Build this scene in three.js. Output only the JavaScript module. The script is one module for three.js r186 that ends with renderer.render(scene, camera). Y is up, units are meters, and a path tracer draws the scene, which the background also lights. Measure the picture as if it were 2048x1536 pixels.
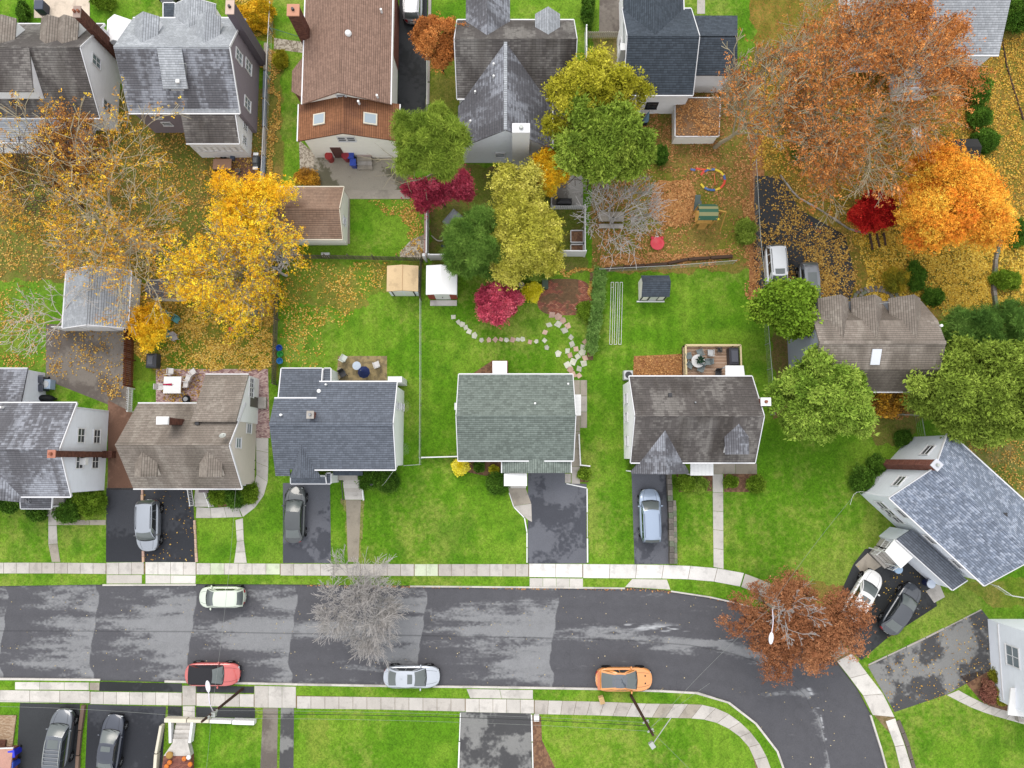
import * as THREE from 'three';
import { mergeGeometries, toCreasedNormals } from 'three/addons/utils/BufferGeometryUtils.js';

// ------------------------------------------------------------------ camera, sky, sun, exposure
const scene = new THREE.Scene();
const F = 1420, HC = 63, TILT = 6 * Math.PI / 180;            // drone lens, flying height, tilt off plumb
const camera = new THREE.PerspectiveCamera(2 * Math.atan(768 / F) * 180 / Math.PI, 4 / 3, 0.5, 1200);
camera.position.set(0, HC, 0);
camera.rotation.set(-(Math.PI / 2 - TILT), 0, 0);
const renderer = new THREE.WebGLRenderer({ antialias: true });
renderer.setSize(1024, 768);
renderer.toneMapping = THREE.LinearToneMapping;
renderer.toneMappingExposure = 1.54;
renderer.shadowMap.enabled = true;
const SUN_DIR = new THREE.Vector3(-0.18, 0.80, -0.57).normalize();   // veiled sun, high and towards the back gardens
{
  const w = 256, h = 128, d = new Float32Array(w * h * 4);
  for (let j = 0; j < h; j++) for (let i = 0; i < w; i++) {
    const el = ((j + .5) / h - .5) * Math.PI, az = ((i + .5) / w - .5) * 2 * Math.PI;
    const x = Math.cos(el) * Math.cos(az), y = Math.sin(el), z = Math.cos(el) * Math.sin(az);
    let L = y > 0 ? 1.06 + .04 * y : .3;
    const a = Math.acos(Math.min(1, Math.max(-1, x * SUN_DIR.x + y * SUN_DIR.y + z * SUN_DIR.z)));
    L += .35 * Math.exp(-Math.pow(a / .75, 2));
    if (y > 0) L *= 1 + .07 * Math.sin(x * 5 + 1.3 * Math.sin(z * 4)) * Math.sin(z * 6 + x * 2.2);
    const k = (j * w + i) * 4; d[k] = L * .985; d[k + 1] = L; d[k + 2] = L * 1.03; d[k + 3] = 1;
  }
  const t = new THREE.DataTexture(d, w, h, THREE.RGBAFormat, THREE.FloatType);
  t.mapping = THREE.EquirectangularReflectionMapping; t.magFilter = t.minFilter = THREE.LinearFilter; t.needsUpdate = true;
  scene.background = t; scene.environment = t;
}
const sun = new THREE.DirectionalLight(0xfff6ea, 1.25);
sun.position.copy(SUN_DIR).multiplyScalar(120);
sun.castShadow = true; sun.shadow.radius = 52;
sun.shadow.mapSize.set(2048, 2048);
Object.assign(sun.shadow.camera, { left: -60, right: 60, top: 60, bottom: -60, near: 10, far: 260 });
scene.add(sun, sun.target);

// ------------------------------------------------------------------ helpers
const V = (x, y, z) => new THREE.Vector3(x, y, z);
const CT = Math.cos(TILT), ST = Math.sin(TILT);
function ray(px, py) { const a = (px - 1024) / F, b = -(py - 768) / F; return V(a, b * ST - CT, -b * CT - ST); }
function W(px, py, h = 0) { const d = ray(px, py), t = (h - HC) / d.y; return V(d.x * t, h, d.z * t); }        // survey point at a height
function onX(px, py, X) { const d = ray(px, py), t = X / d.x; return V(X, HC + d.y * t, d.z * t); }
function onZ(px, py, Z) { const d = ray(px, py), t = Z / d.z; return V(d.x * t, HC + d.y * t, Z); }
function rng(seed) { let a = seed * 2654435761 >>> 0; return () => { a = a + 0x6D2B79F5 | 0; let t = Math.imul(a ^ a >>> 15, 1 | a); t = t + Math.imul(t ^ t >>> 7, 61 | t) ^ t; return ((t ^ t >>> 14) >>> 0) / 4294967296; }; }
const lerp = (a, b, t) => a + (b - a) * t, clamp = (x, a = 0, b = 1) => x < a ? a : x > b ? b : x;
const sst = (a, b, x) => { const t = clamp((x - a) / (b - a)); return t * t * (3 - 2 * t); };
function hash2(x, y, s) { let h = Math.imul(x, 374761393) + Math.imul(y, 668265263) + Math.imul(s, 1442695041) | 0; h = Math.imul(h ^ h >>> 13, 1274126177); return ((h ^ h >>> 16) >>> 0) / 4294967296; }
function vn(x, y, s = 0, per = 0, pery = per) {
  let xi = Math.floor(x), yi = Math.floor(y), fx = x - xi, fy = y - yi; fx = fx * fx * (3 - 2 * fx); fy = fy * fy * (3 - 2 * fy);
  let x1 = xi + 1, y1 = yi + 1; if (per) { xi = ((xi % per) + per) % per; yi = ((yi % pery) + pery) % pery; x1 = ((x1 % per) + per) % per; y1 = ((y1 % pery) + pery) % pery; }
  const a = hash2(xi, yi, s), b = hash2(x1, yi, s), c = hash2(xi, y1, s), d = hash2(x1, y1, s);
  return a + (b - a) * fx + (c - a) * fy + (a - b - c + d) * fx * fy;
}
function fbm(x, y, s = 0, oct = 4, per = 0, pery = per) { let v = 0, a = .5, n = 0; for (let i = 0; i < oct; i++) { v += a * vn(x, y, s + i * 17, per, pery); n += a; x *= 2; y *= 2; per *= 2; pery *= 2; a *= .5; } return v / n; }
const s2l = c => c <= .04045 ? c / 12.92 : Math.pow((c + .055) / 1.055, 2.4);
const l2s = c => c <= .0031308 ? c * 12.92 : 1.055 * Math.pow(c, 1 / 2.4) - .055;
// seen(): base colour of a surface that shows as this 0-255 tone under the flat daylight of the photograph
const GAIN = 1.62;
function seen(r, g, b, k = 1) { const f = x => clamp(s2l(x / 255) / GAIN * k, .004, .85); return new THREE.Color().setRGB(f(r), f(g), f(b)); }
const lin3 = (r, g, b) => { const c = seen(r, g, b); return [c.r, c.g, c.b]; };
function tex(w, h, fn, srgb = true, wrap = true) {
  const d = new Uint8Array(w * h * 4), o = [0, 0, 0];
  for (let j = 0; j < h; j++) for (let i = 0; i < w; i++) {
    fn((i + .5) / w, (j + .5) / h, o); const k = (j * w + i) * 4;
    for (let q = 0; q < 3; q++) d[k + q] = clamp(srgb ? l2s(clamp(o[q])) : o[q]) * 255 + .5 | 0;
    d[k + 3] = 255;
  }
  const t = new THREE.DataTexture(d, w, h, THREE.RGBAFormat);
  t.magFilter = THREE.LinearFilter; t.minFilter = THREE.LinearMipmapLinearFilter; t.generateMipmaps = true;
  if (wrap) t.wrapS = t.wrapT = THREE.RepeatWrapping;
  if (srgb) t.colorSpace = THREE.SRGBColorSpace;
  t.needsUpdate = true; return t;
}
const rep = (t, m) => { t.repeat.set(1 / m, 1 / m); return t; };       // surfaces carry uv in metres
const taken = new Map();
function numbered(n) { const k = taken.get(n) || 0; taken.set(n, k + 1); return k ? n + '_' + String(k).padStart(3, '0') : n; }
const usedLabels = new Map();
function tag(o, label, category, group) {
  o.userData.label = label; if (category) o.userData.category = category; if (group) o.userData.group = group; return o;
}
function thing(name, label, category, p = V(0, 0, 0), group, turn = 0) {
  const g = new THREE.Group(); g.name = numbered(name); g.position.copy(p); g.rotation.y = turn; scene.add(g); return tag(g, label, category, group);
}
function sh(m) { m.castShadow = m.receiveShadow = true; return m; }
function M(geo, mat, name, parent) { const m = sh(new THREE.Mesh(geo, mat)); m.name = name; if (parent) parent.add(m); return m; }
// part(): geometry given in world metres becomes a child of an unturned thing
function part(g, name, geo, mat) { if (Array.isArray(geo)) geo = merge(geo); const p = g.position; const off = g.userData.off || p; geo.translate(-off.x, -off.y, -off.z); return M(geo, mat, name, g); }
function structure(name, geo, mat) { if (Array.isArray(geo)) geo = merge(geo); const m = M(geo, mat, numbered(name), scene); m.userData.kind = 'structure'; return m; }
function merge(a) { a = a.map(g => { g = g.index ? g.toNonIndexed() : g; for (const k of Object.keys(g.attributes)) if (!['position', 'normal', 'uv'].includes(k)) g.deleteAttribute(k); return g; }); return a.length === 1 ? a[0] : mergeGeometries(a); }
// ---- polygons with uv in metres
function poly(pts, ref) {           // flat 3D polygon, any outline
  const n = V(0, 0, 0); for (let i = 0; i < pts.length; i++) { const a = pts[i], b = pts[(i + 1) % pts.length]; n.x += (a.y - b.y) * (a.z + b.z); n.y += (a.z - b.z) * (a.x + b.x); n.z += (a.x - b.x) * (a.y + b.y); }
  n.normalize();
  let u = Math.abs(n.y) > .999 ? V(1, 0, 0) : V(0, 1, 0).cross(n).normalize(); const v = n.clone().cross(u);
  const fl = pts.map(p => new THREE.Vector2(p.dot(u), p.dot(v)));
  const tri = pts.length === 3 ? [[0, 1, 2]] : THREE.ShapeUtils.triangulateShape(fl, []);
  const P = [], N = [], U = [];
  for (const t of tri) for (const i of t) { P.push(pts[i].x, pts[i].y, pts[i].z); N.push(n.x, n.y, n.z); U.push(fl[i].x, Math.abs(n.y) > .999 ? -pts[i].z : fl[i].y); }
  const g = new THREE.BufferGeometry();
  g.setAttribute('position', new THREE.Float32BufferAttribute(P, 3)); g.setAttribute('normal', new THREE.Float32BufferAttribute(N, 3)); g.setAttribute('uv', new THREE.Float32BufferAttribute(U, 2));
  return g;
}
function upwards(pts) { let a = 0; for (let i = 0; i < pts.length; i++) { const p = pts[i], q = pts[(i + 1) % pts.length]; a += (p.z - q.z) * (p.x + q.x); } return a > 0 ? pts : pts.slice().reverse(); }
function slab(pts, th = .16) {      // polygon seen from above with a vertical thickness below it
  pts = upwards(pts); const low = pts.map(p => V(p.x, p.y - th, p.z)); const a = [poly(pts), poly(low.slice().reverse())];
  for (let i = 0; i < pts.length; i++) { const j = (i + 1) % pts.length; if (pts[i].distanceTo(pts[j]) > 1e-4) a.push(poly([pts[i], low[i], low[j], pts[j]])); }
  return merge(a);
}
const flat = (list, y = 0, th = .02) => slab(list.map(([x, z]) => V(...[W(x, z).x, y, W(x, z).z])), th);      // ground outline in survey pixels
function ground2(list) { return list.map(([x, z]) => { const p = W(x, z); return [p.x, p.z]; }); }
function box(cx, cy, cz, w, h, d, ry = 0) {          // cy is the middle
  const g = new THREE.BoxGeometry(w, h, d); const uv = g.attributes.uv, dim = [[d, h], [d, h], [w, d], [w, d], [w, h], [w, h]];
  for (let f = 0; f < 6; f++) for (let k = 0; k < 4; k++) { const i = f * 4 + k; uv.setXY(i, uv.getX(i) * dim[f][0], uv.getY(i) * dim[f][1]); }
  if (ry) g.rotateY(ry); g.translate(cx, cy, cz); return g.toNonIndexed();
}
const bevelCache = new Map();
function rbox(w, h, d, b = .02) {                     // box with chamfered edges
  const s = new THREE.Shape(); const x = w / 2 - b, y = d / 2 - b; s.moveTo(-x, -y); s.lineTo(x, -y); s.lineTo(x, y); s.lineTo(-x, y); s.closePath();
  const g = new THREE.ExtrudeGeometry(s, { depth: h - 2 * b, bevelEnabled: true, bevelThickness: b, bevelSize: b, bevelSegments: 1, steps: 1 });
  g.rotateX(-Math.PI / 2); g.translate(0, b, 0); return g;
}
function bar(a, b, w = .05, h = w) {                  // square bar between two points
  const d = b.clone().sub(a), L = d.length(); const g = new THREE.BoxGeometry(w, h, L).toNonIndexed();
  const m = new THREE.Matrix4().lookAt(V(0, 0, 0), d.clone().negate(), Math.abs(d.y) / L > .99 ? V(1, 0, 0) : V(0, 1, 0)); m.setPosition(a.clone().add(b).multiplyScalar(.5)); g.applyMatrix4(m); return g;
}
function cone(a, b, r0, r1, n = 6) {                  // tapered tube between two points, open ends
  const d = b.clone().sub(a), L = d.length(); const g = new THREE.CylinderGeometry(r1, r0, L, n, 1, true); g.translate(0, L / 2, 0);
  g.applyQuaternion(new THREE.Quaternion().setFromUnitVectors(V(0, 1, 0), d.normalize())); g.translate(a.x, a.y, a.z); return g;
}
function cyl(cx, y0, cz, r0, r1, h, n = 16) { const g = new THREE.CylinderGeometry(r1, r0, h, n); g.translate(cx, y0 + h / 2, cz); return g; }
function tube(pts, r, n = 5, seg = 0) { return new THREE.TubeGeometry(new THREE.CatmullRomCurve3(pts), seg || pts.length * 4, r, n, false); }
const std = (color, rough = .8, o = {}) => new THREE.MeshPhysicalMaterial({ color, roughness: rough, specularIntensity: rough >= .6 ? .25 : .8, ...o });
function inPoly(p, x, z) { let c = false; for (let i = 0, j = p.length - 1; i < p.length; j = i++) { if ((p[i][1] > z) !== (p[j][1] > z) && x < (p[j][0] - p[i][0]) * (z - p[i][1]) / (p[j][1] - p[i][1]) + p[i][0]) c = !c; } return c; }
// ------------------------------------------------------------------ materials
// --- shingle roofs: courses, single tabs, grime or lichen in streaks down the slope
function shingle(seed, base, o = {}) {
  const { tab = .16, blotch = .3, streak = 0, pale = base, dark = base, course = .19, size = 640, m = 12, spotty = 0 } = o;
  const nC = Math.round(m / course), nT = Math.round(m / .30);
  return rep(tex(size, size, (u, v, out) => {
    const c = Math.floor(v * nC), f = v * nC - c, sh = hash2(c % nC, 3, seed) > .5 ? .5 : 0, tu = u * nT + sh, t = Math.floor(tu) % nT;
    const r = hash2(t, c % nC, seed), line = f < .3 ? .6 : 1.06, gap = (tu - Math.floor(tu)) < .12 ? .8 : 1;
    const big = fbm(u * 5, v * 5, seed + 5, 4, 5), st = fbm(u * 26, v * 3, seed + 9, 4, 26, 3) * .6 + fbm(u * 9, v * 4, seed + 19, 3, 9, 4) * .4;
    const s = streak * sst(.46, .66, st * .7 + big * .3 + (r - .5) * .14), sp = spotty * sst(.52, .7, fbm(u * 60, v * 50, seed + 31, 2, 60, 50) + (r - .5) * .3);
    const dk = o.grime ? o.grime * sst(.45, .68, fbm(u * 7, v * 3, seed + 40, 4, 7, 3) + (r - .5) * .1) : 0;
    const g = line * gap * (1 + (r - .5) * 2 * tab) * (1 + (big - .5) * blotch) * (1 + (hash2(u * size | 0, v * size | 0, seed) - .5) * .16);
    for (let q = 0; q < 3; q++) out[q] = lerp(lerp(base[q], pale[q], Math.min(1, s + sp)), dark[q], dk) * g;
  }), m);
}
const RT = {
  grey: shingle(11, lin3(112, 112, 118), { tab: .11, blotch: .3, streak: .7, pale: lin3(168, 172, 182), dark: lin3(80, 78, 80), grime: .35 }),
  brown: shingle(12, lin3(150, 122, 108), { tab: .14, blotch: .12 }),
  russet: shingle(13, lin3(148, 102, 74), { tab: .14, blotch: .28, dark: lin3(96, 66, 54), grime: .6 }),
  taupe: shingle(14, lin3(144, 134, 125), { tab: .1, blotch: .3, streak: .5, pale: lin3(168, 160, 150), dark: lin3(98, 90, 82), grime: .55 }),
  blue: shingle(15, lin3(106, 112, 123), { tab: .16, blotch: .14 }),
  green: shingle(16, lin3(124, 134, 128), { tab: .2, blotch: .16 }),
  mottled: shingle(17, lin3(134, 144, 162), { tab: .22, blotch: .08, spotty: .6, pale: lin3(176, 184, 200) }),
  slate: shingle(18, lin3(76, 84, 94), { tab: .2, blotch: .2 }),
  old: shingle(19, lin3(100, 95, 93), { tab: .12, blotch: .35, streak: .6, pale: lin3(142, 138, 134), dark: lin3(70, 64, 60), grime: .6 }),
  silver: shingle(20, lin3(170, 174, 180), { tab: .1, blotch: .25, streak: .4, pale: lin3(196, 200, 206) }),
  tan: shingle(21, lin3(160, 134, 116), { tab: .14, blotch: .2, dark: lin3(126, 98, 82), grime: .4 }),
};
const bumpGrain = rep(tex(256, 256, (u, v, o) => { o[0] = o[1] = o[2] = fbm(u * 64, v * 64, 3, 3, 64); }, false), 1.2);
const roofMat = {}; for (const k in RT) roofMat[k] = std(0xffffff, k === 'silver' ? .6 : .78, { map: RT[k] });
// --- lap siding relief
const lapBump = rep(tex(64, 512, (u, v, o) => { const f = v * 16 % 1; o[0] = o[1] = o[2] = .15 + .75 * (1 - f) + .06 * hash2(u * 64 | 0, v * 512 | 0, 2); }, false), 2);
const lapTone = rep(tex(256, 256, (u, v, o) => { const f = v * 20 % 1, n = .95 + .07 * fbm(u * 6, v * 10, 8, 4, 0); const k = (f < .1 ? .8 : 1) * n; o[0] = o[1] = o[2] = k; }), 2.4);
const sid = (c, r = .6) => std(c, r, { map: lapTone, bumpMap: lapBump, bumpScale: .012 });
const wall = { white: sid(seen(250, 250, 252, 1.25)), cool: sid(seen(238, 243, 252, 1.2)), beige: sid(seen(226, 216, 205, 1.15)), plum: sid(seen(140, 130, 138, 1.3)), cream: sid(seen(252, 249, 240, 1.25)), pale: sid(seen(236, 242, 238, 1.2)) };
const trimWhite = std(seen(240, 240, 242), .5), trimCream = std(seen(225, 218, 200), .6), gutterMat = std(seen(236, 236, 240), .4);
const awning = std(seen(250, 250, 250), .45);
// --- brick
function brickTex(seed, cols, mortar, m = 2.4, bw = .22, bh = .075) {
  const nr = Math.round(m / bh), nb = Math.round(m / bw);
  return rep(tex(512, 512, (u, v, o) => {
    const r = Math.floor(v * nr), fv = v * nr - r, uu = u * nb + (r & 1) * .5, b = Math.floor(uu) % nb, fu = uu - Math.floor(uu);
    const mo = fv < .14 || fu < .06; const k = hash2(b, r % nr, seed), c = mo ? mortar : cols[k * cols.length | 0], n = .85 + .3 * fbm(u * 40, v * 40, seed, 3, 40);
    for (let q = 0; q < 3; q++) o[q] = c[q] * n;
  }), m);
}
const brickRed = std(0xffffff, .85, { map: brickTex(5, [lin3(128, 74, 62), lin3(112, 62, 54), lin3(140, 84, 70)], lin3(150, 130, 120)) });
const brickBrown = std(0xffffff, .85, { map: brickTex(6, [lin3(104, 66, 56), lin3(92, 58, 50), lin3(116, 76, 64)], lin3(96, 78, 70)) });
const paverPink = std(0xffffff, .85, { map: brickTex(7, [lin3(196, 168, 164), lin3(178, 148, 146), lin3(150, 116, 118), lin3(206, 182, 174)], lin3(150, 128, 122), 3.2, .2, .1) });
const paverRed = std(0xffffff, .85, { map: (() => {
  const m = 6, nr = 54, nb = 28;
  return rep(tex(1024, 1024, (u, v, o) => {
    const r = Math.floor(v * nr), fv = v * nr - r, uu = u * nb + (r & 1) * .5, b = Math.floor(uu) % nb, fu = uu - Math.floor(uu);
    const mo = fv < .16 || fu < .08, moss = sst(.5, .64, fbm(u * 6, v * 10, 22, 4, 0)); const k = hash2(b, r, 9);
    const c = mo ? [.05, .045, .03] : k < .4 ? lin3(172, 104, 84) : k < .8 ? lin3(150, 90, 78) : lin3(188, 128, 104), d = lin3(104, 92, 66), n = .8 + .4 * fbm(u * 50, v * 50, 4, 2, 0);
    for (let q = 0; q < 3; q++) o[q] = lerp(c[q], d[q], moss * .75) * n;
  }), m); })() });
// --- concrete, asphalt
const concTex = rep(tex(512, 512, (u, v, o) => {
  const a = fbm(u * 5, v * 5, 61, 5, 5), b = fbm(u * 90, v * 90, 62, 2, 90), st = sst(.55, .75, fbm(u * 9, v * 9, 66, 4, 9));
  const k = .86 + .26 * (a - .5) + .16 * (b - .5) - .12 * st; o[0] = k; o[1] = k * .99; o[2] = k * .98;
}), 4);
const conc = [[206, 202, 197], [198, 193, 187], [216, 212, 207], [190, 184, 178], [226, 223, 218]].map(c => std(seen(...c, 1.12), .85, { map: concTex }));
const concNew = [[238, 236, 234], [230, 228, 226]].map(c => std(seen(...c, 1.1), .8, { map: concTex }));
const concGreen = std(seen(212, 222, 196, 1.12), .85, { map: concTex });
const concOld = [[176, 168, 156], [160, 152, 138]].map(c => std(seen(...c, 1.12), .88, { map: concTex }));
function asphalt(seed, dry, wet, amount, m = 16, size = 640, sx = 4, sy = 4, edge = .05) {   // damp and dry patches, stones, litter specks
  return rep(tex(size, size, (u, v, o) => {
    const n = fbm(u * sx, v * sy, seed, 6, sx, sy) * .82 + .18 * fbm(u * 60, v * 60, seed + 4, 2, 60), w = 1 - sst(amount - edge, amount + edge, n), g = 1 + (hash2(u * size | 0, v * size | 0, seed) - .5) * .34 + (fbm(u * 9, v * 9, seed + 8, 3, 9) - .5) * .2;
    for (let q = 0; q < 3; q++) o[q] = lerp(dry[q], wet[q], w) * g;
  }), m);
}
const asphMat = {
  fresh: std(0xffffff, .7, { map: asphalt(71, lin3(70, 72, 78), lin3(54, 56, 62), .5) }),
  damp: std(0xffffff, .6, { map: asphalt(72, lin3(104, 106, 114), lin3(76, 78, 86), .5, 14, 640, 6, 6, .05) }),
  patchy: std(0xffffff, .7, { map: asphalt(73, lin3(136, 136, 135), lin3(80, 80, 82), .53, 12, 640, 8, 8, .08) }),
  worn: std(0xffffff, .85, { map: asphalt(74, lin3(136, 128, 120), lin3(108, 100, 94), .5, 14, 640, 5, 5, .1) }),
  black: std(0xffffff, .65, { map: asphalt(75, lin3(62, 64, 67), lin3(48, 50, 52), .45) }),
};
// --- wood, soil, stone
const woodTex = rep(tex(256, 256, (u, v, o) => { const g = .8 + .3 * fbm(u * 4, v * 60, 81, 3, 0) + .1 * fbm(u * 3, v * 6, 82, 2, 0); o[0] = o[1] = o[2] = Math.min(1, g); }), 1.6);
const wood = (r, g, b, ro = .85) => std(seen(r, g, b), ro, { map: woodTex });
const woodMat = { red: wood(120, 70, 48), grey: wood(112, 108, 88), deck: [wood(198, 168, 146), wood(186, 156, 132), wood(206, 178, 158), wood(178, 146, 122)], rail: wood(224, 206, 164), dark: wood(84, 66, 56), play: wood(206, 160, 86), pole: wood(82, 62, 54), poleGrey: wood(158, 148, 136) };
const soilTex = (seed, a, b, m = 4) => rep(tex(512, 512, (u, v, o) => { const n = fbm(u * 24, v * 24, seed, 4, 24), k = .75 + .5 * hash2(u * 512 | 0, v * 512 | 0, seed); for (let q = 0; q < 3; q++) o[q] = lerp(a[q], b[q], sst(.35, .65, n)) * k; }), m);
const mulch = std(0xffffff, .95, { map: soilTex(91, lin3(112, 84, 68), lin3(140, 108, 84)) });
const dirt = std(0xffffff, .95, { map: soilTex(92, lin3(140, 120, 92), lin3(118, 104, 70)) });
const gravel = std(0xffffff, .95, { map: soilTex(93, lin3(196, 186, 170), lin3(140, 128, 112), 3) });
const leafMulch = std(0xffffff, .95, { map: soilTex(94, lin3(150, 100, 66), lin3(176, 128, 84), 4) });
const stoneTex = rep(tex(512, 512, (u, v, o) => { const k = .7 + .5 * fbm(u * 12, v * 12, 95, 5, 12); o[0] = k; o[1] = k * .99; o[2] = k * .95; }), 2);
const stoneMat = [[222, 222, 208], [214, 184, 168], [206, 208, 192], [200, 168, 156], [190, 190, 178]].map(c => std(seen(...c), .85, { map: stoneTex }));
const stoneWall = [[128, 122, 118], [112, 108, 104], [146, 140, 132], [120, 128, 112]].map(c => std(seen(...c), .9, { map: stoneTex }));
// --- metal, glass, plastics
const glassDark = new THREE.MeshStandardMaterial({ color: seen(70, 74, 80), roughness: .08, metalness: .0 });
const glassSky = new THREE.MeshStandardMaterial({ color: seen(130, 142, 150), roughness: .06 });
const skylightGlass = new THREE.MeshStandardMaterial({ color: seen(160, 174, 184), roughness: .1 });
const metalGrey = std(seen(150, 152, 156), .45, { metalness: .5 }), metalDark = std(seen(62, 62, 66), .5, { metalness: .3 }), black = std(seen(40, 40, 44), .6), rubber = std(seen(34, 34, 36), .9);
const white = std(seen(244, 244, 244), .5), wireMat = std(seen(150, 154, 150), .6), wireDark = std(seen(60, 62, 60), .6), galv = std(seen(190, 194, 190), .5, { metalness: .3 });
const plastic = (r, g, b, ro = .4) => std(seen(r, g, b), ro);
// ------------------------------------------------------------------ ground, road, pavements
function proj(x, z) { const dep = HC * CT - z * ST, cy = -HC * ST - z * CT; return [1024 + F * x / dep, 768 - F * cy / dep]; }
const G0 = { x: -50, w: 100, z: 29, d: 75 };
{
  const C = (r, g, b) => lin3(r, g, b);
  const zone = (pts, a, b, k = 1, e = .5) => ({ p: ground2(pts), a: C(...a), b: C(...b), k, e });
  const zones = [
    zone([[-200, 180], [560, 180], [556, 560], [-200, 560]], [128, 104, 62], [108, 104, 50]),
    zone([[262, 540], [552, 540], [556, 760], [262, 760]], [134, 122, 50], [96, 118, 30]),
    zone([[-200, 560], [95, 560], [95, 740], [-200, 740]], [120, 138, 50], [98, 140, 34]),
    zone([[562, 520], [840, 520], [840, 570], [700, 620], [562, 620]], [138, 118, 62], [112, 128, 44], .8, 1.2),
    zone([[862, 330], [1110, 330], [1170, 420], [1170, 545], [862, 545]], [122, 96, 70], [112, 112, 52]),
    zone([[858, 60], [918, 60], [918, 400], [858, 400]], [150, 132, 70], [124, 126, 48], .8),
    zone([[1180, 150], [1520, 150], [1520, 545], [1180, 545]], [150, 116, 70], [128, 108, 54]),
    zone([[1235, 330], [1490, 330], [1500, 515], [1235, 515]], [138, 120, 60], [118, 122, 42], .85, 1.2),
    zone([[1190, 60], [1240, 60], [1240, 200], [1190, 200]], [176, 150, 108], [140, 120, 76]),
    zone([[1500, -100], [2200, -100], [2200, 640], [1700, 640], [1520, 600]], [150, 114, 58], [128, 102, 44]),
    zone([[1545, 640], [1580, 640], [1580, 840], [1545, 840]], [126, 96, 70], [112, 100, 60]),
    zone([[1700, 780], [1840, 780], [1838, 870], [1760, 900], [1720, 840]], [138, 112, 74], [118, 104, 58], .9, .8),
    zone([[1880, 860], [2200, 860], [2200, 1010], [2060, 1010]], [144, 124, 80], [112, 118, 52]),
    zone([[545, 90], [566, 90], [562, 380], [542, 380]], [150, 124, 70], [120, 116, 50]),
    zone([[470, -60], [548, -60], [548, 90], [480, 70]], [168, 130, 40], [120, 120, 40]),
    zone([[690, 1000], [730, 1000], [722, 1120], [692, 1120]], [150, 132, 96], [134, 138, 70], .9, .4),
    zone([[1915, 1170], [2100, 1150], [2100, 1225], [1990, 1210]], [138, 128, 64], [108, 128, 38], .9),
    zone([[1500, 1150], [1690, 1170], [1690, 1215], [1500, 1190]], [146, 104, 66], [128, 110, 50], .9, .8),
    zone([[595, 1440], [640, 1430], [690, 1536], [600, 1536]], [132, 142, 60], [104, 140, 40], .7, 1.2),
  ];
  for (const z of zones) { const xs = z.p.map(p => p[0]), zs = z.p.map(p => p[1]); z.bb = [Math.min(...xs) - 2, Math.max(...xs) + 2, Math.min(...zs) - 2, Math.max(...zs) + 2]; }
  const g1 = C(88, 134, 24), g2 = C(114, 150, 42), g3 = C(156, 150, 84), g4 = C(72, 118, 16);
  const lawnTex = tex(2048, 1536, (u, v, o) => {
    const x = G0.x + u * G0.w, z = G0.z - v * G0.d;
    const a = fbm(x * .22, z * .22, 101, 4), b = fbm(x * .9, z * .9, 102, 3), f = hash2(u * 2048 | 0, v * 1536 | 0, 7), f2 = vn(x * 9, z * 9, 103), f3 = vn(x * 4.2, z * 4.2, 107);
    const t = sst(.34, .66, a * .6 + b * .4), s = sst(.47, .72, fbm(x * .16 + 9, z * .16, 104, 4) * .55 + b * .25 + f3 * .2), d = sst(.6, .8, fbm(x * .5, z * .5, 108, 3));
    let r = [0, 0, 0]; for (let q = 0; q < 3; q++) r[q] = lerp(lerp(lerp(g1[q], g2[q], t), g3[q], s * .36), g4[q], d * .6);
    let n = (.42 + .62 * f + .4 * f2 + .2 * f3) * (1 + .07 * Math.sin(x * 5.2 + .6 * Math.sin(z * .7)) * sst(.4, .7, fbm(x * .08 + 3, z * .08, 110, 2)));
    const wx = x + (fbm(x * .8, z * .8, 105, 3) - .5) * 2.2, wz = z + (fbm(x * .8, z * .8, 106, 3) - .5) * 2.2;
    for (const zz of zones) if (wx > zz.bb[0] && wx < zz.bb[1] && wz > zz.bb[2] && wz < zz.bb[3] && inPoly(zz.p, x + (wx - x) * zz.e, z + (wz - z) * zz.e)) {
      const m = sst(.3, .7, fbm(x * .6, z * .6, 109, 4)), kk = zz.k * (.75 + .5 * (f2 - .5));
      for (let q = 0; q < 3; q++) r[q] = lerp(r[q], lerp(zz.a[q], zz.b[q], m), clamp(kk));
    }
    for (let q = 0; q < 3; q++) o[q] = r[q] * n;
  });
  lawnTex.repeat.set(1 / G0.w, 1 / G0.d); lawnTex.offset.set(-G0.x / G0.w, G0.z / G0.d);
  const blade = tex(512, 512, (u, v, o) => { o[0] = o[1] = o[2] = .5 * hash2(u * 512 | 0, v * 512 | 0, 5) + .5 * fbm(u * 64, v * 64, 6, 2, 64); }, false); rep(blade, 9);
  var lawnMat = std(0xffffff, .95, { map: lawnTex, bumpMap: blade, bumpScale: .03 });
}
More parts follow.
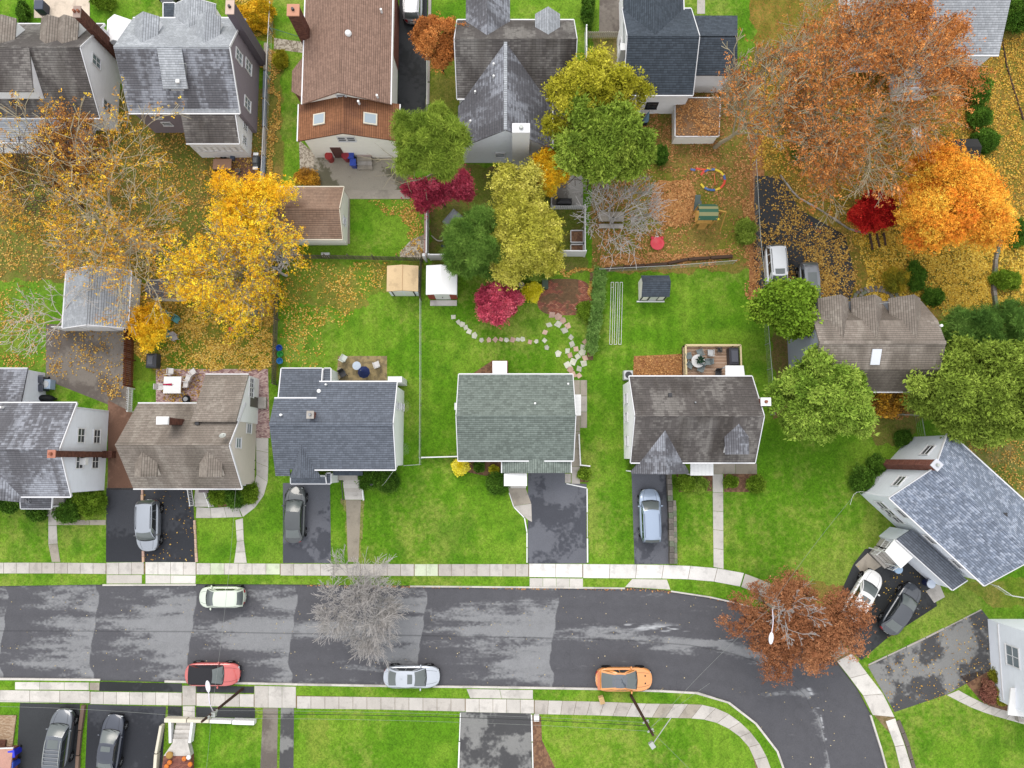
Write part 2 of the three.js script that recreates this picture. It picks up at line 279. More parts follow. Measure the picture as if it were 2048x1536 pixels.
// the road edge lines, in survey pixels
const edgeN = [[-900, 1172], [0, 1172], [210, 1169], [390, 1168], [590, 1169], [820, 1171], [1060, 1173], [1180, 1174], [1260, 1175], [1330, 1180], [1400, 1189], [1470, 1202], [1530, 1222], [1590, 1253], [1640, 1291], [1675, 1325], [1715, 1377], [1743, 1430], [1762, 1490], [1777, 1540], [1800, 1640], [1830, 1900]];
const edgeS = [[-900, 1359], [0, 1360], [200, 1362], [330, 1365], [593, 1371], [773, 1374], [930, 1376], [1068, 1378], [1191, 1380], [1314, 1384], [1380, 1387], [1412, 1390], [1440, 1398], [1478, 1419], [1514, 1452], [1541, 1486], [1560, 1514], [1572, 1545], [1590, 1640], [1600, 1900]];
{
  const toV = (l, y) => l.map(([x, z]) => { const p = W(x, z); return V(p.x, y, p.z); });
  structure('north_lawn', slab([...toV(edgeN, 0), V(300, 0, 60), V(300, 0, -300), V(-300, 0, -300), V(-300, 0, W(0, 1172).z)], .2), lawnMat);
  structure('south_lawn', slab([...toV(edgeS, 0), V(-300, 0, 120), V(-300, 0, W(0, 1360).z)], .2), lawnMat);
  structure('ground', poly(upwards([V(-600, -.35, -600), V(600, -.35, -600), V(600, -.35, 600), V(-600, -.35, 600)])), dirt);
  // asphalt laid in bays, drying from the bay ends; a joint runs down the middle
  const R0 = { x: -50, w: 92, z: 30, d: 23 }, seams = [-300, 6, 188, 384, 586, 846, 1110, 1700], A = lin3(90, 90, 95), B = lin3(140, 141, 144), K = lin3(58, 58, 62), Wt = lin3(190, 192, 196);
  const mid = [[-100, 1262], [190, 1263], [384, 1264], [600, 1268], [850, 1272], [1110, 1277], [1250, 1281], [1380, 1291], [1450, 1304], [1510, 1322], [1560, 1345], [1610, 1390], [1640, 1450], [1660, 1540], [1670, 1700]];
  const midY = x => { for (let i = 1; i < mid.length; i++) if (x < mid[i][0]) return lerp(mid[i - 1][1], mid[i][1], (x - mid[i - 1][0]) / (mid[i][0] - mid[i - 1][0])); return 1700; };
  const rt = tex(2048, 512, (u, v, o) => {
    const x = R0.x + u * R0.w, z = R0.z - v * R0.d, [px, py] = proj(x, z), wob = (fbm(py * .02, px * .0, 41, 3) - .5) * 34;
    let i = 0; while (i < seams.length - 2 && px + wob > seams[i + 1]) i++;
    const s = clamp((px + wob - seams[i]) / (seams[i + 1] - seams[i])), my = midY(px), dm = (py - my) / 22.5;
    let n = fbm(x * .13 + i * 7.3, z * 1.2, 42, 5) * .62 + fbm(x * .8, z * 2.6, 43, 4) * .26 + vn(x * 6, z * 9, 47) * .12;
    const last = i >= 6; let bias = last ? -.06 : .30 * s - .13 + (i === 5 ? .02 : 0);
    const edge = py < my ? sst(0, 3.2, (py - 1172) / 22.5) : sst(-.2, 2.4, (1372 - py) / 22.5); bias -= .16 * (1 - (last ? sst(2.6, 4.2, 4.2 - Math.abs(dm)) : edge));
    bias += .15 * Math.exp(-Math.pow((dm + .55) / .5, 2)); if (last) bias += .1 * Math.exp(-Math.pow((dm - 1.2) / 1.0, 2)) * sst(1240, 1400, px) - .08 * sst(1640, 1700, px) * 0;
    const w = sst(.44, .63, n + bias), g = 1 + (hash2(u * 2048 | 0, v * 512 | 0, 44) - .5) * .22 + (fbm(x * 2, z * 2, 45, 3) - .5) * .16;
    const j = Math.exp(-Math.pow(dm / .05, 2)) * .8, salt = last ? sst(.62, .74, fbm(x * .5, z * 2.6, 46, 4)) * Math.exp(-Math.pow((dm + 1.3) / .35, 2)) * sst(1150, 1250, px) : 0;
    const crack = Math.exp(-Math.pow((fbm(x * .35, z * .35, 48, 4) - .5) / .0022, 2)) * .55 * sst(.5, .6, fbm(x * .15, z * .15, 49, 2)), track = .05 * Math.exp(-Math.pow((Math.abs(Math.abs(dm) - 2.1) - .75) / .28, 2)); const jm = (i > 0 && i < 6 && Math.abs(px + wob - seams[i + 1]) < 1.2) ? .5 : 0;
    for (let q = 0; q < 3; q++) o[q] = lerp(lerp(lerp(A[q], B[q], w), K[q], Math.max(j, jm, crack) * .7), Wt[q], salt) * g * (1 - track);
  });
  rt.repeat.set(1 / R0.w, 1 / R0.d); rt.offset.set(-R0.x / R0.w, R0.z / R0.d);
  structure('road', poly(upwards([V(-150, -.12, 6), V(60, -.12, 6), V(60, -.12, 90), V(-150, -.12, 90)])), std(0xffffff, .62, { map: rt }));
}
// --- strips between two edge lines, cut into pieces
function resample(line, n) {
  const p = line.map(([x, z]) => W(x, z)), L = [0]; for (let i = 1; i < p.length; i++) L.push(L[i - 1] + p[i].distanceTo(p[i - 1]));
  const out = []; for (let k = 0; k <= n; k++) { const t = L[L.length - 1] * k / n; let i = 1; while (i < L.length - 1 && L[i] < t) i++; out.push(p[i - 1].clone().lerp(p[i], (t - L[i - 1]) / (L[i] - L[i - 1] || 1))); }
  return out;
}
function lineLen(line) { let L = 0; for (let i = 1; i < line.length; i++) L += W(...line[i]).distanceTo(W(...line[i - 1])); return L; }
function pieces(owner, name, A, B, len, mats, y, th, gap, seed, jitter = 0) {
  const n = Math.max(1, Math.round(lineLen(A) / len)), a = resample(A, n), b = resample(B, n), r = rng(seed);
  for (let i = 0; i < n; i++) {
    const q = [a[i], a[i + 1], b[i + 1], b[i]].map(p => p.clone()), c = q.reduce((s, p) => s.add(p), V(0, 0, 0)).multiplyScalar(.25);
    const yy = y + (r() - .5) * jitter;
    const pts = q.map(p => { const d = c.clone().sub(p); const L = d.length(); return p.add(d.multiplyScalar(gap / L)).setY(yy); });
    const g = slab(pts, th); g.translate(-owner.position.x, -owner.position.y, -owner.position.z); M(g, mats[Math.floor(r() * mats.length)], name, owner);
  }
}
function paving(name) { const g = new THREE.Group(); g.name = numbered(name); g.userData.kind = 'structure'; scene.add(g); return g; }
function bed(owner, pts, mat, y = .004, th = .03) { const g = slab(pts.map(([x, z]) => { const p = W(x, z); return V(p.x, y, p.z); }), th); M(g, mat, 'joint_bed', owner); }
const cA = [conc[0], conc[1], conc[2], conc[2], conc[0], conc[3]];
{ // north pavement
  const g = paving('north_pavement'); const run = (A, B, mats, seed, len = 1.18) => pieces(g, 'slab', A, B, len, mats, .035, .06, .022, seed, .008);
  run([[-120, 1124], [0, 1125], [110, 1125], [212, 1126]], [[-120, 1146], [0, 1147], [110, 1147], [212, 1148]], [conc[1], conc[0], conc[3]], 1, 1.1);
  run([[213, 1125], [288, 1124]], [[213, 1149], [288, 1149]], [conc[1], conc[0]], 2);
  run([[291, 1124], [392, 1124]], [[291, 1149], [392, 1150]], [conc[4], conc[2]], 3, 1.1);
  run([[393, 1126], [560, 1127]], [[393, 1149], [560, 1149]], [concGreen, conc[2]], 4);
  run([[561, 1127], [828, 1128]], [[561, 1151], [828, 1152]], [conc[0], conc[1]], 5);
  run([[829, 1128], [876, 1128]], [[829, 1152], [876, 1152]], [concGreen], 6, 1.1);
  run([[877, 1128], [1057, 1128]], [[877, 1152], [1057, 1153]], [conc[3], conc[1], conc[0]], 7);
  run([[1058, 1127], [1165, 1128]], [[1058, 1154], [1165, 1155]], [concNew[0]], 8, 2.3);
  run([[1166, 1128], [1300, 1129], [1350, 1130], [1405, 1133], [1440, 1137], [1488, 1146]], [[1166, 1156], [1300, 1157], [1350, 1157], [1400, 1160], [1434, 1164], [1480, 1173]], [concNew[0], concNew[1], concNew[0]], 9, 2.3);
  run([[1490, 1147], [1540, 1166], [1600, 1199], [1655, 1246], [1700, 1302]], [[1482, 1174], [1528, 1191], [1580, 1220], [1628, 1262], [1669, 1320]], [conc[1], concOld[0]], 10, 1.3);
  run([[1704, 1306], [1742, 1357], [1767, 1389], [1789, 1434]], [[1673, 1322], [1714, 1374], [1735, 1404], [1745, 1430]], [conc[2], conc[0], conc[4]], 11, 1.9);
  run([[1790, 1436], [1803, 1470], [1813, 1503], [1826, 1545], [1840, 1600]], [[1771, 1442], [1784, 1474], [1794, 1507], [1802, 1545], [1812, 1600]], [conc[4], conc[2]], 12, 2.2);
  // crossovers down to the kerb
  const ap = (A, B, mats, seed, len) => pieces(g, 'crossover_slab', A, B, len, mats, .012, .13, .016, seed);
  ap([[213, 1150], [284, 1150]], [[213, 1167], [284, 1167]], [conc[1]], 13, 3.2);
  ap([[291, 1150], [392, 1151]], [[291, 1167], [391, 1167]], [conc[2], conc[4]], 14, 2.3);
  ap([[1059, 1156], [1166, 1157]], [[1059, 1173], [1166, 1174]], [conc[2], conc[0]], 15, 1.15);
  ap([[1264, 1158], [1334, 1159]], [[1250, 1174], [1341, 1179]], [conc[2]], 16, 6);
  bed(g, [[-120, 1125], [560, 1128], [1057, 1129], [1300, 1131], [1405, 1135], [1486, 1148], [1478, 1171], [1400, 1158], [1300, 1155], [828, 1150], [400, 1148], [-120, 1145]], dirt);
  bed(g, [[1491, 1149], [1540, 1168], [1600, 1201], [1655, 1248], [1702, 1306], [1787, 1432], [1802, 1470], [1838, 1600], [1814, 1600], [1786, 1474], [1748, 1430], [1716, 1374], [1672, 1322], [1628, 1260], [1580, 1219], [1528, 1189], [1484, 1172]], dirt);
}
{ // south pavement
  const g = paving('south_pavement'); const run = (A, B, mats, seed, len = 1.18) => pieces(g, 'slab', A, B, len, mats, .035, .06, .022, seed, .008);
  run([[-120, 1380], [0, 1380], [180, 1382]], [[-120, 1404], [0, 1404], [180, 1406]], [conc[2], conc[0], conc[4]], 21, 2.5);
  run([[181, 1383], [364, 1385]], [[181, 1408], [364, 1411]], [conc[2], conc[0]], 22);
  run([[365, 1371], [392, 1371]], [[365, 1411], [392, 1411]], [conc[1]], 23, 3);
  run([[393, 1386], [508, 1388]], [[393, 1412], [508, 1414]], [conc[0], conc[2], conc[1]], 24);
  run([[509, 1371], [592, 1373]], [[509, 1415], [592, 1416]], [conc[0], conc[1]], 25, 1.2);
  run([[594, 1392], [760, 1394], [930, 1397]], [[594, 1417], [760, 1419], [930, 1423]], [conc[1], conc[0], conc[3]], 26);
  run([[931, 1397], [1068, 1399]], [[931, 1424], [1068, 1427]], [conc[0], conc[2]], 27, 1.25);
  run([[1069, 1400], [1200, 1403], [1300, 1407], [1400, 1408], [1437, 1417], [1470, 1434], [1503, 1466], [1528, 1499], [1543, 1540], [1556, 1600]], [[1069, 1428], [1200, 1431], [1300, 1435], [1396, 1437], [1424, 1442], [1451, 1453], [1478, 1472], [1499, 1496], [1518, 1540], [1528, 1600]], [conc[1], conc[3], conc[0], concOld[0]], 28);
  const ap = (A, B, mats, seed, len) => pieces(g, 'crossover_slab', A, B, len, mats, .012, .13, .016, seed);
  ap([[30, 1364], [178, 1365]], [[30, 1379], [178, 1380]], [conc[2], conc[4]], 29, 2.5);
  ap([[179, 1365], [199, 1365]], [[179, 1380], [199, 1381]], [concOld[0]], 30, 3);
  ap([[933, 1378], [1066, 1380]], [[940, 1396], [1066, 1398]], [conc[0], conc[2]], 31, 2.8);
  bed(g, [[-120, 1381], [180, 1384], [506, 1389], [592, 1391], [930, 1398], [1200, 1404], [1300, 1408], [1400, 1410], [1437, 1419], [1470, 1436], [1501, 1466], [1526, 1499], [1554, 1600], [1530, 1600], [1501, 1496], [1479, 1470], [1451, 1451], [1424, 1440], [1396, 1435], [1200, 1429], [930, 1421], [594, 1415], [180, 1404], [-120, 1402]], dirt);
}
{ // kerbs
  const off = (l, d) => l.map(([x, z], i) => { const a = l[Math.max(0, i - 1)], b = l[Math.min(l.length - 1, i + 1)], dx = b[0] - a[0], dz = b[1] - a[1], L = Math.hypot(dx, dz); return [x - dz / L * d, z + dx / L * d]; });
  const run = (owner, l, d, mats, seed) => pieces(owner, 'kerb_stone', l, off(l, d), 2.8, mats, .022, .2, .006, seed);
  const k1 = paving('north_kerb'), k2 = paving('south_kerb'), km = [conc[2], conc[0], conc[2]];
  run(k1, [[205, 1168.5], [392, 1168]], 3.4, km, 41); run(k1, [[820, 1171], [1060, 1173], [1180, 1174], [1250, 1175]], 3.4, km, 42);
  run(k1, [[1342, 1181], [1400, 1189], [1470, 1202], [1500, 1211]], 3, km, 43); run(k1, [[1743, 1430], [1762, 1490], [1777, 1540], [1800, 1640]], 3.4, km, 44);
  run(k2, [[-100, 1360], [0, 1360], [200, 1362]], -4, km, 45); run(k2, [[329, 1365], [593, 1371], [773, 1374], [930, 1376], [1068, 1378], [1191, 1380], [1314, 1384], [1380, 1387], [1412, 1390], [1440, 1398], [1478, 1419], [1514, 1452], [1541, 1486], [1560, 1514], [1572, 1545], [1590, 1640]], -4, km, 46);
}
// --- drives, paths, patios (each a separate sheet a little above the lawn)
const sheet = (name, pts, mat, y = .012) => structure(name, flat(pts, y, .03), mat);
sheet('driveway', [[213, 976], [283, 976], [284, 1124], [212, 1124]], asphMat.fresh);
sheet('driveway', [[92, 648], [262, 655], [262, 830], [270, 980], [214, 980], [224, 812], [92, 760]], asphMat.worn);
sheet('driveway', [[216, 800], [266, 826], [270, 976], [216, 976]], std(0xffffff, .9, { map: asphalt(76, lin3(134, 104, 88), lin3(116, 88, 74), .5) }), .018);
sheet('driveway', [[288, 976], [385, 974], [393, 1124], [290, 1124]], asphMat.fresh);
sheet('driveway', [[566, 966], [660, 966], [662, 1126], [566, 1126]], asphMat.damp);
sheet('driveway', [[1056, 944], [1130, 944], [1130, 966], [1173, 968], [1173, 1127], [1056, 1127]], asphMat.damp);
sheet('driveway', [[1263, 940], [1332, 940], [1340, 1128], [1269, 1128]], asphMat.damp);
sheet('driveway', [[1707, 1128], [1730, 1098], [1800, 1090], [1860, 1150], [1874, 1212], [1772, 1278], [1723, 1320], [1702, 1302], [1672, 1262], [1655, 1243]], asphMat.black);
sheet('driveway', [[1964, 1220], [1978, 1238], [1992, 1334], [1893, 1389], [1789, 1424], [1736, 1333]], asphMat.patchy);
sheet('driveway', [[800, -60], [856, -60], [852, 210], [828, 330], [792, 330], [796, 150]], asphMat.black);
sheet('driveway', [[1510, 352], [1560, 352], [1600, 420], [1690, 470], [1712, 560], [1700, 600], [1512, 602], [1506, 480]], asphMat.black);
sheet('driveway', [[1200, -60], [1246, -60], [1238, 72], [1198, 72]], asphMat.worn);
sheet('driveway', [[40, 1406], [160, 1408], [158, 1640], [26, 1640]], asphMat.black);
sheet('driveway', [[176, 1409], [332, 1413], [318, 1640], [166, 1640]], asphMat.fresh);
sheet('driveway', [[920, 1424], [1062, 1427], [1066, 1640], [916, 1640]], asphMat.patchy);
sheet('driveway', [[526, 1416], [556, 1416], [552, 1640], [516, 1640]], asphMat.worn);
sheet('driveway', [[562, 1416], [588, 1416], [586, 1640], [556, 1640]], asphMat.patchy);
sheet('verge_asphalt', [[200, 1363], [364, 1367], [364, 1384], [198, 1382]], asphMat.black);
sheet('verge_asphalt', [[393, 1371], [508, 1373], [508, 1386], [393, 1385]], asphMat.black);
sheet('forecourt_asphalt', [[336, 1412], [364, 1413], [364, 1434], [336, 1433]], asphMat.black);
sheet('forecourt_asphalt', [[392, 1414], [510, 1416], [510, 1436], [392, 1434]], asphMat.black);
sheet('patio', [[628, 310], [820, 312], [824, 396], [690, 398], [640, 372], [628, 340]], std(0xffffff, .85, { map: asphalt(78, lin3(172, 164, 150), lin3(120, 116, 96), .52, 10) }));
sheet('patio', [[312, 738], [536, 738], [540, 876], [512, 876], [494, 800], [312, 806]], paverPink);
sheet('patio', [[676, 712], [774, 712], [774, 764], [674, 764]], std(0xffffff, .9, { map: soilTex(96, lin3(134, 120, 92), lin3(164, 146, 108), 5) }));
{ const c = W(1128, 594), pts = []; for (let i = 0; i < 40; i++) { const t = i / 40 * Math.PI * 2, ct = Math.cos(t), st = Math.sin(t), e = v => Math.sign(v) * Math.pow(Math.abs(v), .62); pts.push(V(c.x + e(ct) * 2.45 - (st > .5 ? 0 : 0), .014, c.z + e(st) * 1.68)); } structure('brick_patio', slab(pts, .04), paverRed); }
sheet('patio', [[430, 305], [528, 305], [532, 372], [430, 372]], std(0xffffff, .9, { map: soilTex(97, lin3(150, 108, 90), lin3(120, 92, 80), 4) }));
sheet('patio', [[1104, 350], [1166, 350], [1166, 418], [1100, 418]], std(0xffffff, .85, { map: asphalt(79, lin3(178, 176, 172), lin3(140, 136, 130), .5, 8) }));
sheet('gravel_bed', [[548, 76], [606, 84], [606, 106], [548, 98]], gravel); sheet('gravel_bed', [[598, 280], [628, 306], [630, 352], [600, 346]], gravel);
sheet('gravel_bed', [[800, 505], [822, 480], [850, 468], [850, 520], [800, 514]], gravel);
sheet('dirt_path', [[692, 1000], [722, 1000], [717, 1124], [696, 1124]], concOld[1]);
sheet('mulch_bed', [[1268, 712], [1364, 708], [1364, 756], [1266, 756]], leafMulch); sheet('mulch_bed', [[934, 920], [1008, 920], [1006, 948], [972, 952], [934, 944]], mulch);
sheet('mulch_bed', [[1352, 946], [1426, 946], [1424, 982], [1358, 984]], mulch); sheet('mulch_bed', [[1448, 946], [1512, 946], [1534, 964], [1512, 984], [1448, 984]], mulch);
sheet('mulch_bed', [[944, 748], [986, 720], [990, 750]], mulch); sheet('mulch_bed', [[1160, 940], [1177, 940], [1177, 964], [1160, 964]], mulch); sheet('mulch_bed', [[428, 960], [508, 966], [500, 1008], [436, 1014]], mulch);
sheet('mulch_bed', [[1065, 1430], [1082, 1432], [1084, 1480], [1112, 1540], [1066, 1540]], mulch); sheet('mulch_bed', [[1920, 1352], [1985, 1336], [2030, 1400], [2030, 1440], [1960, 1400]], mulch);
sheet('mulch_bed', [[1180, 545], [1196, 545], [1186, 720], [1174, 720]], mulch);
sheet('leaf_pile_ground', [[1500, 150], [1530, 150], [1526, 600], [1498, 600]], leafMulch, .008);
{ // garden walks with separate slabs
  const w = paving('garden_walk'); const run = (A, B, mats, len, seed, y = .03) => pieces(w, 'slab', A, B, len, mats, y, .05, .018, seed);
  run([[1425, 948], [1427, 1134]], [[1446, 948], [1447, 1138]], [conc[0], conc[2], conc[1]], 1.7, 51);
  run([[1427, 927], [1514, 927]], [[1427, 948], [1514, 948]], [concOld[0], concOld[1]], 1.9, 52);
  run([[1143, 760], [1143, 968]], [[1160, 760], [1160, 968]], [concOld[0], conc[3]], 1.6, 53);
  run([[1160.5, 760], [1160.5, 856]], [[1174, 760], [1174, 856]], [concOld[0], conc[3]], 1.6, 54);
  run([[1130, 947], [1130, 966]], [[1142, 947], [1142, 966]], [conc[3]], 2, 55);
  run([[471, 1040], [474, 1085], [468, 1126]], [[486, 1036], [488, 1085], [494, 1126]], [conc[0], conc[2]], 1.0, 56);
  run([[393, 1014], [424, 1016], [476, 1012]], [[392, 1036], [424, 1036], [484, 1034]], [conc[2], conc[0]], 1.15, 57);
  run([[486, 1034], [512, 1014], [532, 985], [537, 955], [537, 876]], [[476, 1012], [494, 996], [508, 972], [513, 950], [512, 876]], [conc[2], conc[0]], 1.2, 58);
  run([[97, 1014], [97, 1112], [104, 1124]], [[112, 1014], [116, 1100], [121, 1124]], [conc[1], concOld[0]], 1.4, 59); run([[113, 1040], [212, 1040]], [[113, 1050], [212, 1050]], [concOld[0]], 1.4, 60);
  run([[1015, 972], [1018, 1000], [1034, 1026], [1056, 1040]], [[1050, 972], [1056, 990], [1064, 1010], [1064, 1044]], [conc[1], concOld[0]], 1.5, 61);
  run([[1893, 1390], [1935, 1412], [1975, 1428], [2060, 1452]], [[1917, 1380], [1945, 1396], [1985, 1414], [2070, 1436]], [conc[0], conc[2]], 1.1, 62);
  run([[366, 1412], [366, 1436]], [[390, 1412], [390, 1436]], [conc[2]], 1.2, 63); run([[352, 1480], [334, 1506]], [[380, 1480], [388, 1506]], [conc[2]], 3, 64);
  run([[1394, 0], [1394, 28]], [[1410, 0], [1410, 28]], [conc[1]], 1.2, 65); run([[1851, 1182], [1868, 1206]], [[1878, 1166], [1890, 1194]], [conc[1]], 1.3, 66);
  run([[68, -40], [68, 36]], [[180, -40], [180, 36]], [std(seen(232, 216, 198, 1.1), .85, { map: concTex })], 1.5, 67);
  run([[690, 380], [690, 398]], [[820, 380], [820, 398]], [concOld[0], concOld[1]], 2, 68);
  run([[700, 398], [700, 488]], [[690, 398], [690, 488]], [concOld[1]], 1.4, 69);
}
{ // stepping stones: pink and grey flags
  const w = paving('stepping_stone_path'), r = rng(77), pts = [];
  const S = [[907, 634], [917, 644], [924, 649], [932, 655], [939, 663], [949, 671], [963, 680], [978, 680], [991, 679], [1002, 679], [1013, 680], [1025, 680], [1036, 679], [1045, 679], [1060, 684], [1073, 683], [1089, 681], [1094, 695], [1116, 707], [1090, 665], [1098, 650], [1104, 630], [1116, 634], [1126, 641], [1117, 648], [1136, 652], [1130, 661], [1142, 675], [1144, 688], [1152, 698], [1135, 702], [1164, 705], [1171, 684], [1165, 694], [1140, 711], [1155, 713], [1170, 716], [1146, 724], [1134, 730], [1168, 727], [1141, 739], [1158, 738], [1145, 750], [1158, 751]];
  S.forEach(([x, z], i) => {
    const c = W(x, z), n = 4 + (r() * 1.6 | 0), a0 = r() * 6, R = (i < 17 ? .24 : i < 21 ? .25 : .30) * (.85 + .35 * r()), o = []; for (let k = 0; k < n; k++) { const a = a0 + k / n * Math.PI * 2; o.push(V(c.x + Math.cos(a) * R * (.9 + .4 * r()), .035, c.z + Math.sin(a) * R * (.9 + .4 * r()))); }
    M(slab(o, .05), stoneMat[r() * 5 | 0], 'flagstone', w);
  });
}
// ------------------------------------------------------------------ house building kit
function frame(o, u, v) { const f = (a, c, h) => V(o.x + u.x * a + v.x * c, h, o.z + u.z * a + v.z * c); f.u = u; f.v = v; f.inv = p => [(p.x - o.x) * u.x + (p.z - o.z) * u.z, (p.x - o.x) * v.x + (p.z - o.z) * v.z]; return f; }
const FX = frame(V(0, 0, 0), V(1, 0, 0), V(0, 0, 1)), FZ = frame(V(0, 0, 0), V(0, 0, 1), V(1, 0, 0));   // ridge along x, ridge along z
function out(pts, ctr) {           // wall face looking away from ctr
  const a = pts[1].clone().sub(pts[0]), b = pts[2].clone().sub(pts[0]), n = a.cross(b), m = pts.reduce((s, p) => s.add(p), V(0, 0, 0)).multiplyScalar(1 / pts.length).sub(ctr);
  return poly(n.dot(m) < 0 ? pts.slice().reverse() : pts);
}
function span(x0, y0, x1, y1, h) {   // eave rectangle from survey pixels
  const A = W(x0, y0, h), B = W(x1, y0, h), C = W(x0, y1, h), D = W(x1, y1, h);
  return { x0: (A.x + C.x) / 2, x1: (B.x + D.x) / 2, z0: (A.z + B.z) / 2, z1: (C.z + D.z) / 2 };
}
// prism solid between ground and a roof profile: prof = [[c,h],...] across, from a0 to a1
function profWalls(f, a0, a1, prof, y0 = 0) {
  const p0 = prof.map(([c, h]) => f(a0, c, h)), p1 = prof.map(([c, h]) => f(a1, c, h)), c0 = prof[0][0], c1 = prof[prof.length - 1][0];
  const ctr = f((a0 + a1) / 2, (c0 + c1) / 2, 2), g = [];
  for (const [a, P] of [[a0, p0], [a1, p1]]) g.push(out([f(a, c0, y0), ...P, f(a, c1, y0)], ctr));
  g.push(out([f(a0, c0, y0), f(a1, c0, y0), p1[0], p0[0]], ctr), out([f(a0, c1, y0), f(a1, c1, y0), p1[p1.length - 1], p0[p0.length - 1]], ctr));
  for (let i = 0; i < prof.length - 1; i++) g.push(out([p0[i], p1[i], p1[i + 1], p0[i + 1]], ctr));
  return merge(g);
}
// a gable roof with walls, rakes and gutters. a along the ridge, c across. d: {a0,a1,c0,c1,cr,he,he1,hr,oe,og}
function gable(G, f, d, rm, wm, o = {}) {
  const { a0, a1, c0, c1, hr } = d, cr = d.cr ?? (c0 + c1) / 2, h0 = d.he, h1 = d.he1 ?? d.he, oe = d.oe ?? .3, og = d.og ?? .18, s0 = (hr - h0) / (cr - c0), s1 = (hr - h1) / (c1 - cr), th = .16;
  const roof = part(G, 'roof', [slab([f(a0, c0, h0), f(a1, c0, h0), f(a1, cr, hr), f(a0, cr, hr)], th), slab([f(a0, c1, h1), f(a1, c1, h1), f(a1, cr, hr), f(a0, cr, hr)], th)], rm);
  if (o.wall !== false) part(G, 'wall', profWalls(f, a0 + og, a1 - og, [[c0 + oe, h0 + s0 * oe - th - .02], [cr, hr - th - .02], [c1 - oe, h1 + s1 * oe - th - .02]], o.y0 || 0), wm);
  if (o.cap !== false) part(G, 'ridge_cap', [slab([f(a0, cr - .15, hr - s0 * .15 + .03), f(a1, cr - .15, hr - s0 * .15 + .03), f(a1, cr, hr + .035), f(a0, cr, hr + .035)], .03), slab([f(a0, cr + .15, hr - s1 * .15 + .03), f(a1, cr + .15, hr - s1 * .15 + .03), f(a1, cr, hr + .035), f(a0, cr, hr + .035)], .03)], rm);
  const tm = o.trim || gutterMat;
  if (o.gut !== false) for (const [c, h, s] of [[c0, h0, -1], [c1, h1, 1]]) { if (o.gut && !o.gut.includes(s)) continue; part(G, 'gutter', bar(f(a0, c + s * .05, h - .06), f(a1, c + s * .05, h - .06), .1, .12), tm); }
  if (o.rake !== false) for (const [a, s] of [[a0, -1], [a1, 1]]) { if (o.rake && !o.rake.includes(s)) continue; part(G, 'rake_board', [bar(f(a + s * .03, c0, h0 - .08), f(a + s * .03, cr, hr - .08), .07, .18), bar(f(a + s * .03, c1, h1 - .08), f(a + s * .03, cr, hr - .08), .07, .18)], tm); }
  G.userData.h = undefined; delete G.userData.h;
  const H = (c) => c < cr ? hr - s0 * (cr - c) : hr - s1 * (c - cr);
  return { roof, H, f, cr, hr, s0, s1, c0, c1, a0, a1 };
}
// gable dormer on side s (-1 towards c0, +1 towards c1); down = true runs its walls to the ground
function dormer(G, R, a, w, cf, he, hr, s, rm, wm, o = {}) {
  const f = R.f, sl = s < 0 ? R.s0 : R.s1, ov = o.ov ?? .15, th = .1, back = h => Math.abs(h - R.hr) < .02 ? R.cr : R.cr + s * Math.max(0, (R.hr - h) / sl), cb = back(hr) - s * .05, ce = back(he) - s * .05, cF = cf + s * ov;
  const wl = a - w / 2, wr = a + w / 2, ow = .12, k = (hr - he) / (w / 2), hE = he - k * ow;
  const L = [f(wl - ow, cF, hE), f(a, cF, hr), f(a, cb, hr), f(wl - ow, ce, hE)], Q = [f(wr + ow, cF, hE), f(a, cF, hr), f(a, cb, hr), f(wr + ow, ce, hE)];
  const roof = part(G, o.down ? 'cross_gable_roof' : 'dormer_roof', [slab(L, th), slab(Q, th)], rm);
  const base = o.down ? 0 : R.H(cf) - .25, ctr = f(a, (cf + ce) / 2, he - .5);
  const g = [out([f(wl, cf, base), f(wl, cf, he - .03), f(a, cf, hr - th - .03), f(wr, cf, he - .03), f(wr, cf, base)], ctr)];
  for (const x of [wl, wr]) g.push(out(o.down ? [f(x, cf, base), f(x, cf, he - .03), f(x, ce, he - .03), f(x, ce, base)] : [f(x, cf, base), f(x, cf, he - .03), f(x, ce, he - .03)], ctr));
  const wallm = part(G, o.down ? 'cross_gable_wall' : 'dormer_wall', g, wm);
  if (o.win !== false) win(wallm, G, f(a, cf, (base + he) / 2 + .2), f.v.clone().multiplyScalar(s), o.ww || .7, o.wh || .9);
  if (o.trim) part(G, 'rake_board', [bar(f(wl - ow, cF + s * .03, hE - .06), f(a, cF + s * .03, hr - .06), .06, .13), bar(f(wr + ow, cF + s * .03, hE - .06), f(a, cF + s * .03, hr - .06), .06, .13)], o.trim);
  return roof;
}
// shed dormer from the ridge side down to a flatter front
function shedDormer(G, R, a0, a1, cb, cf, hb, hf, s, rm, wm) {
  const f = R.f, ov = .2, sl = (hb - hf) / Math.abs(cf - cb);
  part(G, 'dormer_roof', slab([f(a0 - .1, cf + s * ov, hf - sl * ov), f(a1 + .1, cf + s * ov, hf - sl * ov), f(a1 + .1, cb, hb), f(a0 - .1, cb, hb)], .12), rm);
  const ctr = f((a0 + a1) / 2, (cb + cf) / 2, hf - .4), base = R.H(cf) - .2, g = [out([f(a0, cf, base), f(a1, cf, base), f(a1, cf, hf - .1), f(a0, cf, hf - .1)], ctr)];
  for (const a of [a0, a1]) g.push(out([f(a, cf, base), f(a, cf, hf - .1), f(a, cb, hb - .1)], ctr));
  const w = part(G, 'dormer_wall', g, wm); win(w, G, f((a0 + a1) / 2, cf, (base + hf) / 2), f.v.clone().multiplyScalar(s), Math.min(1, (a1 - a0) * .5), Math.min(.7, (hf - base) * .5));
}
const winCache = new Map();
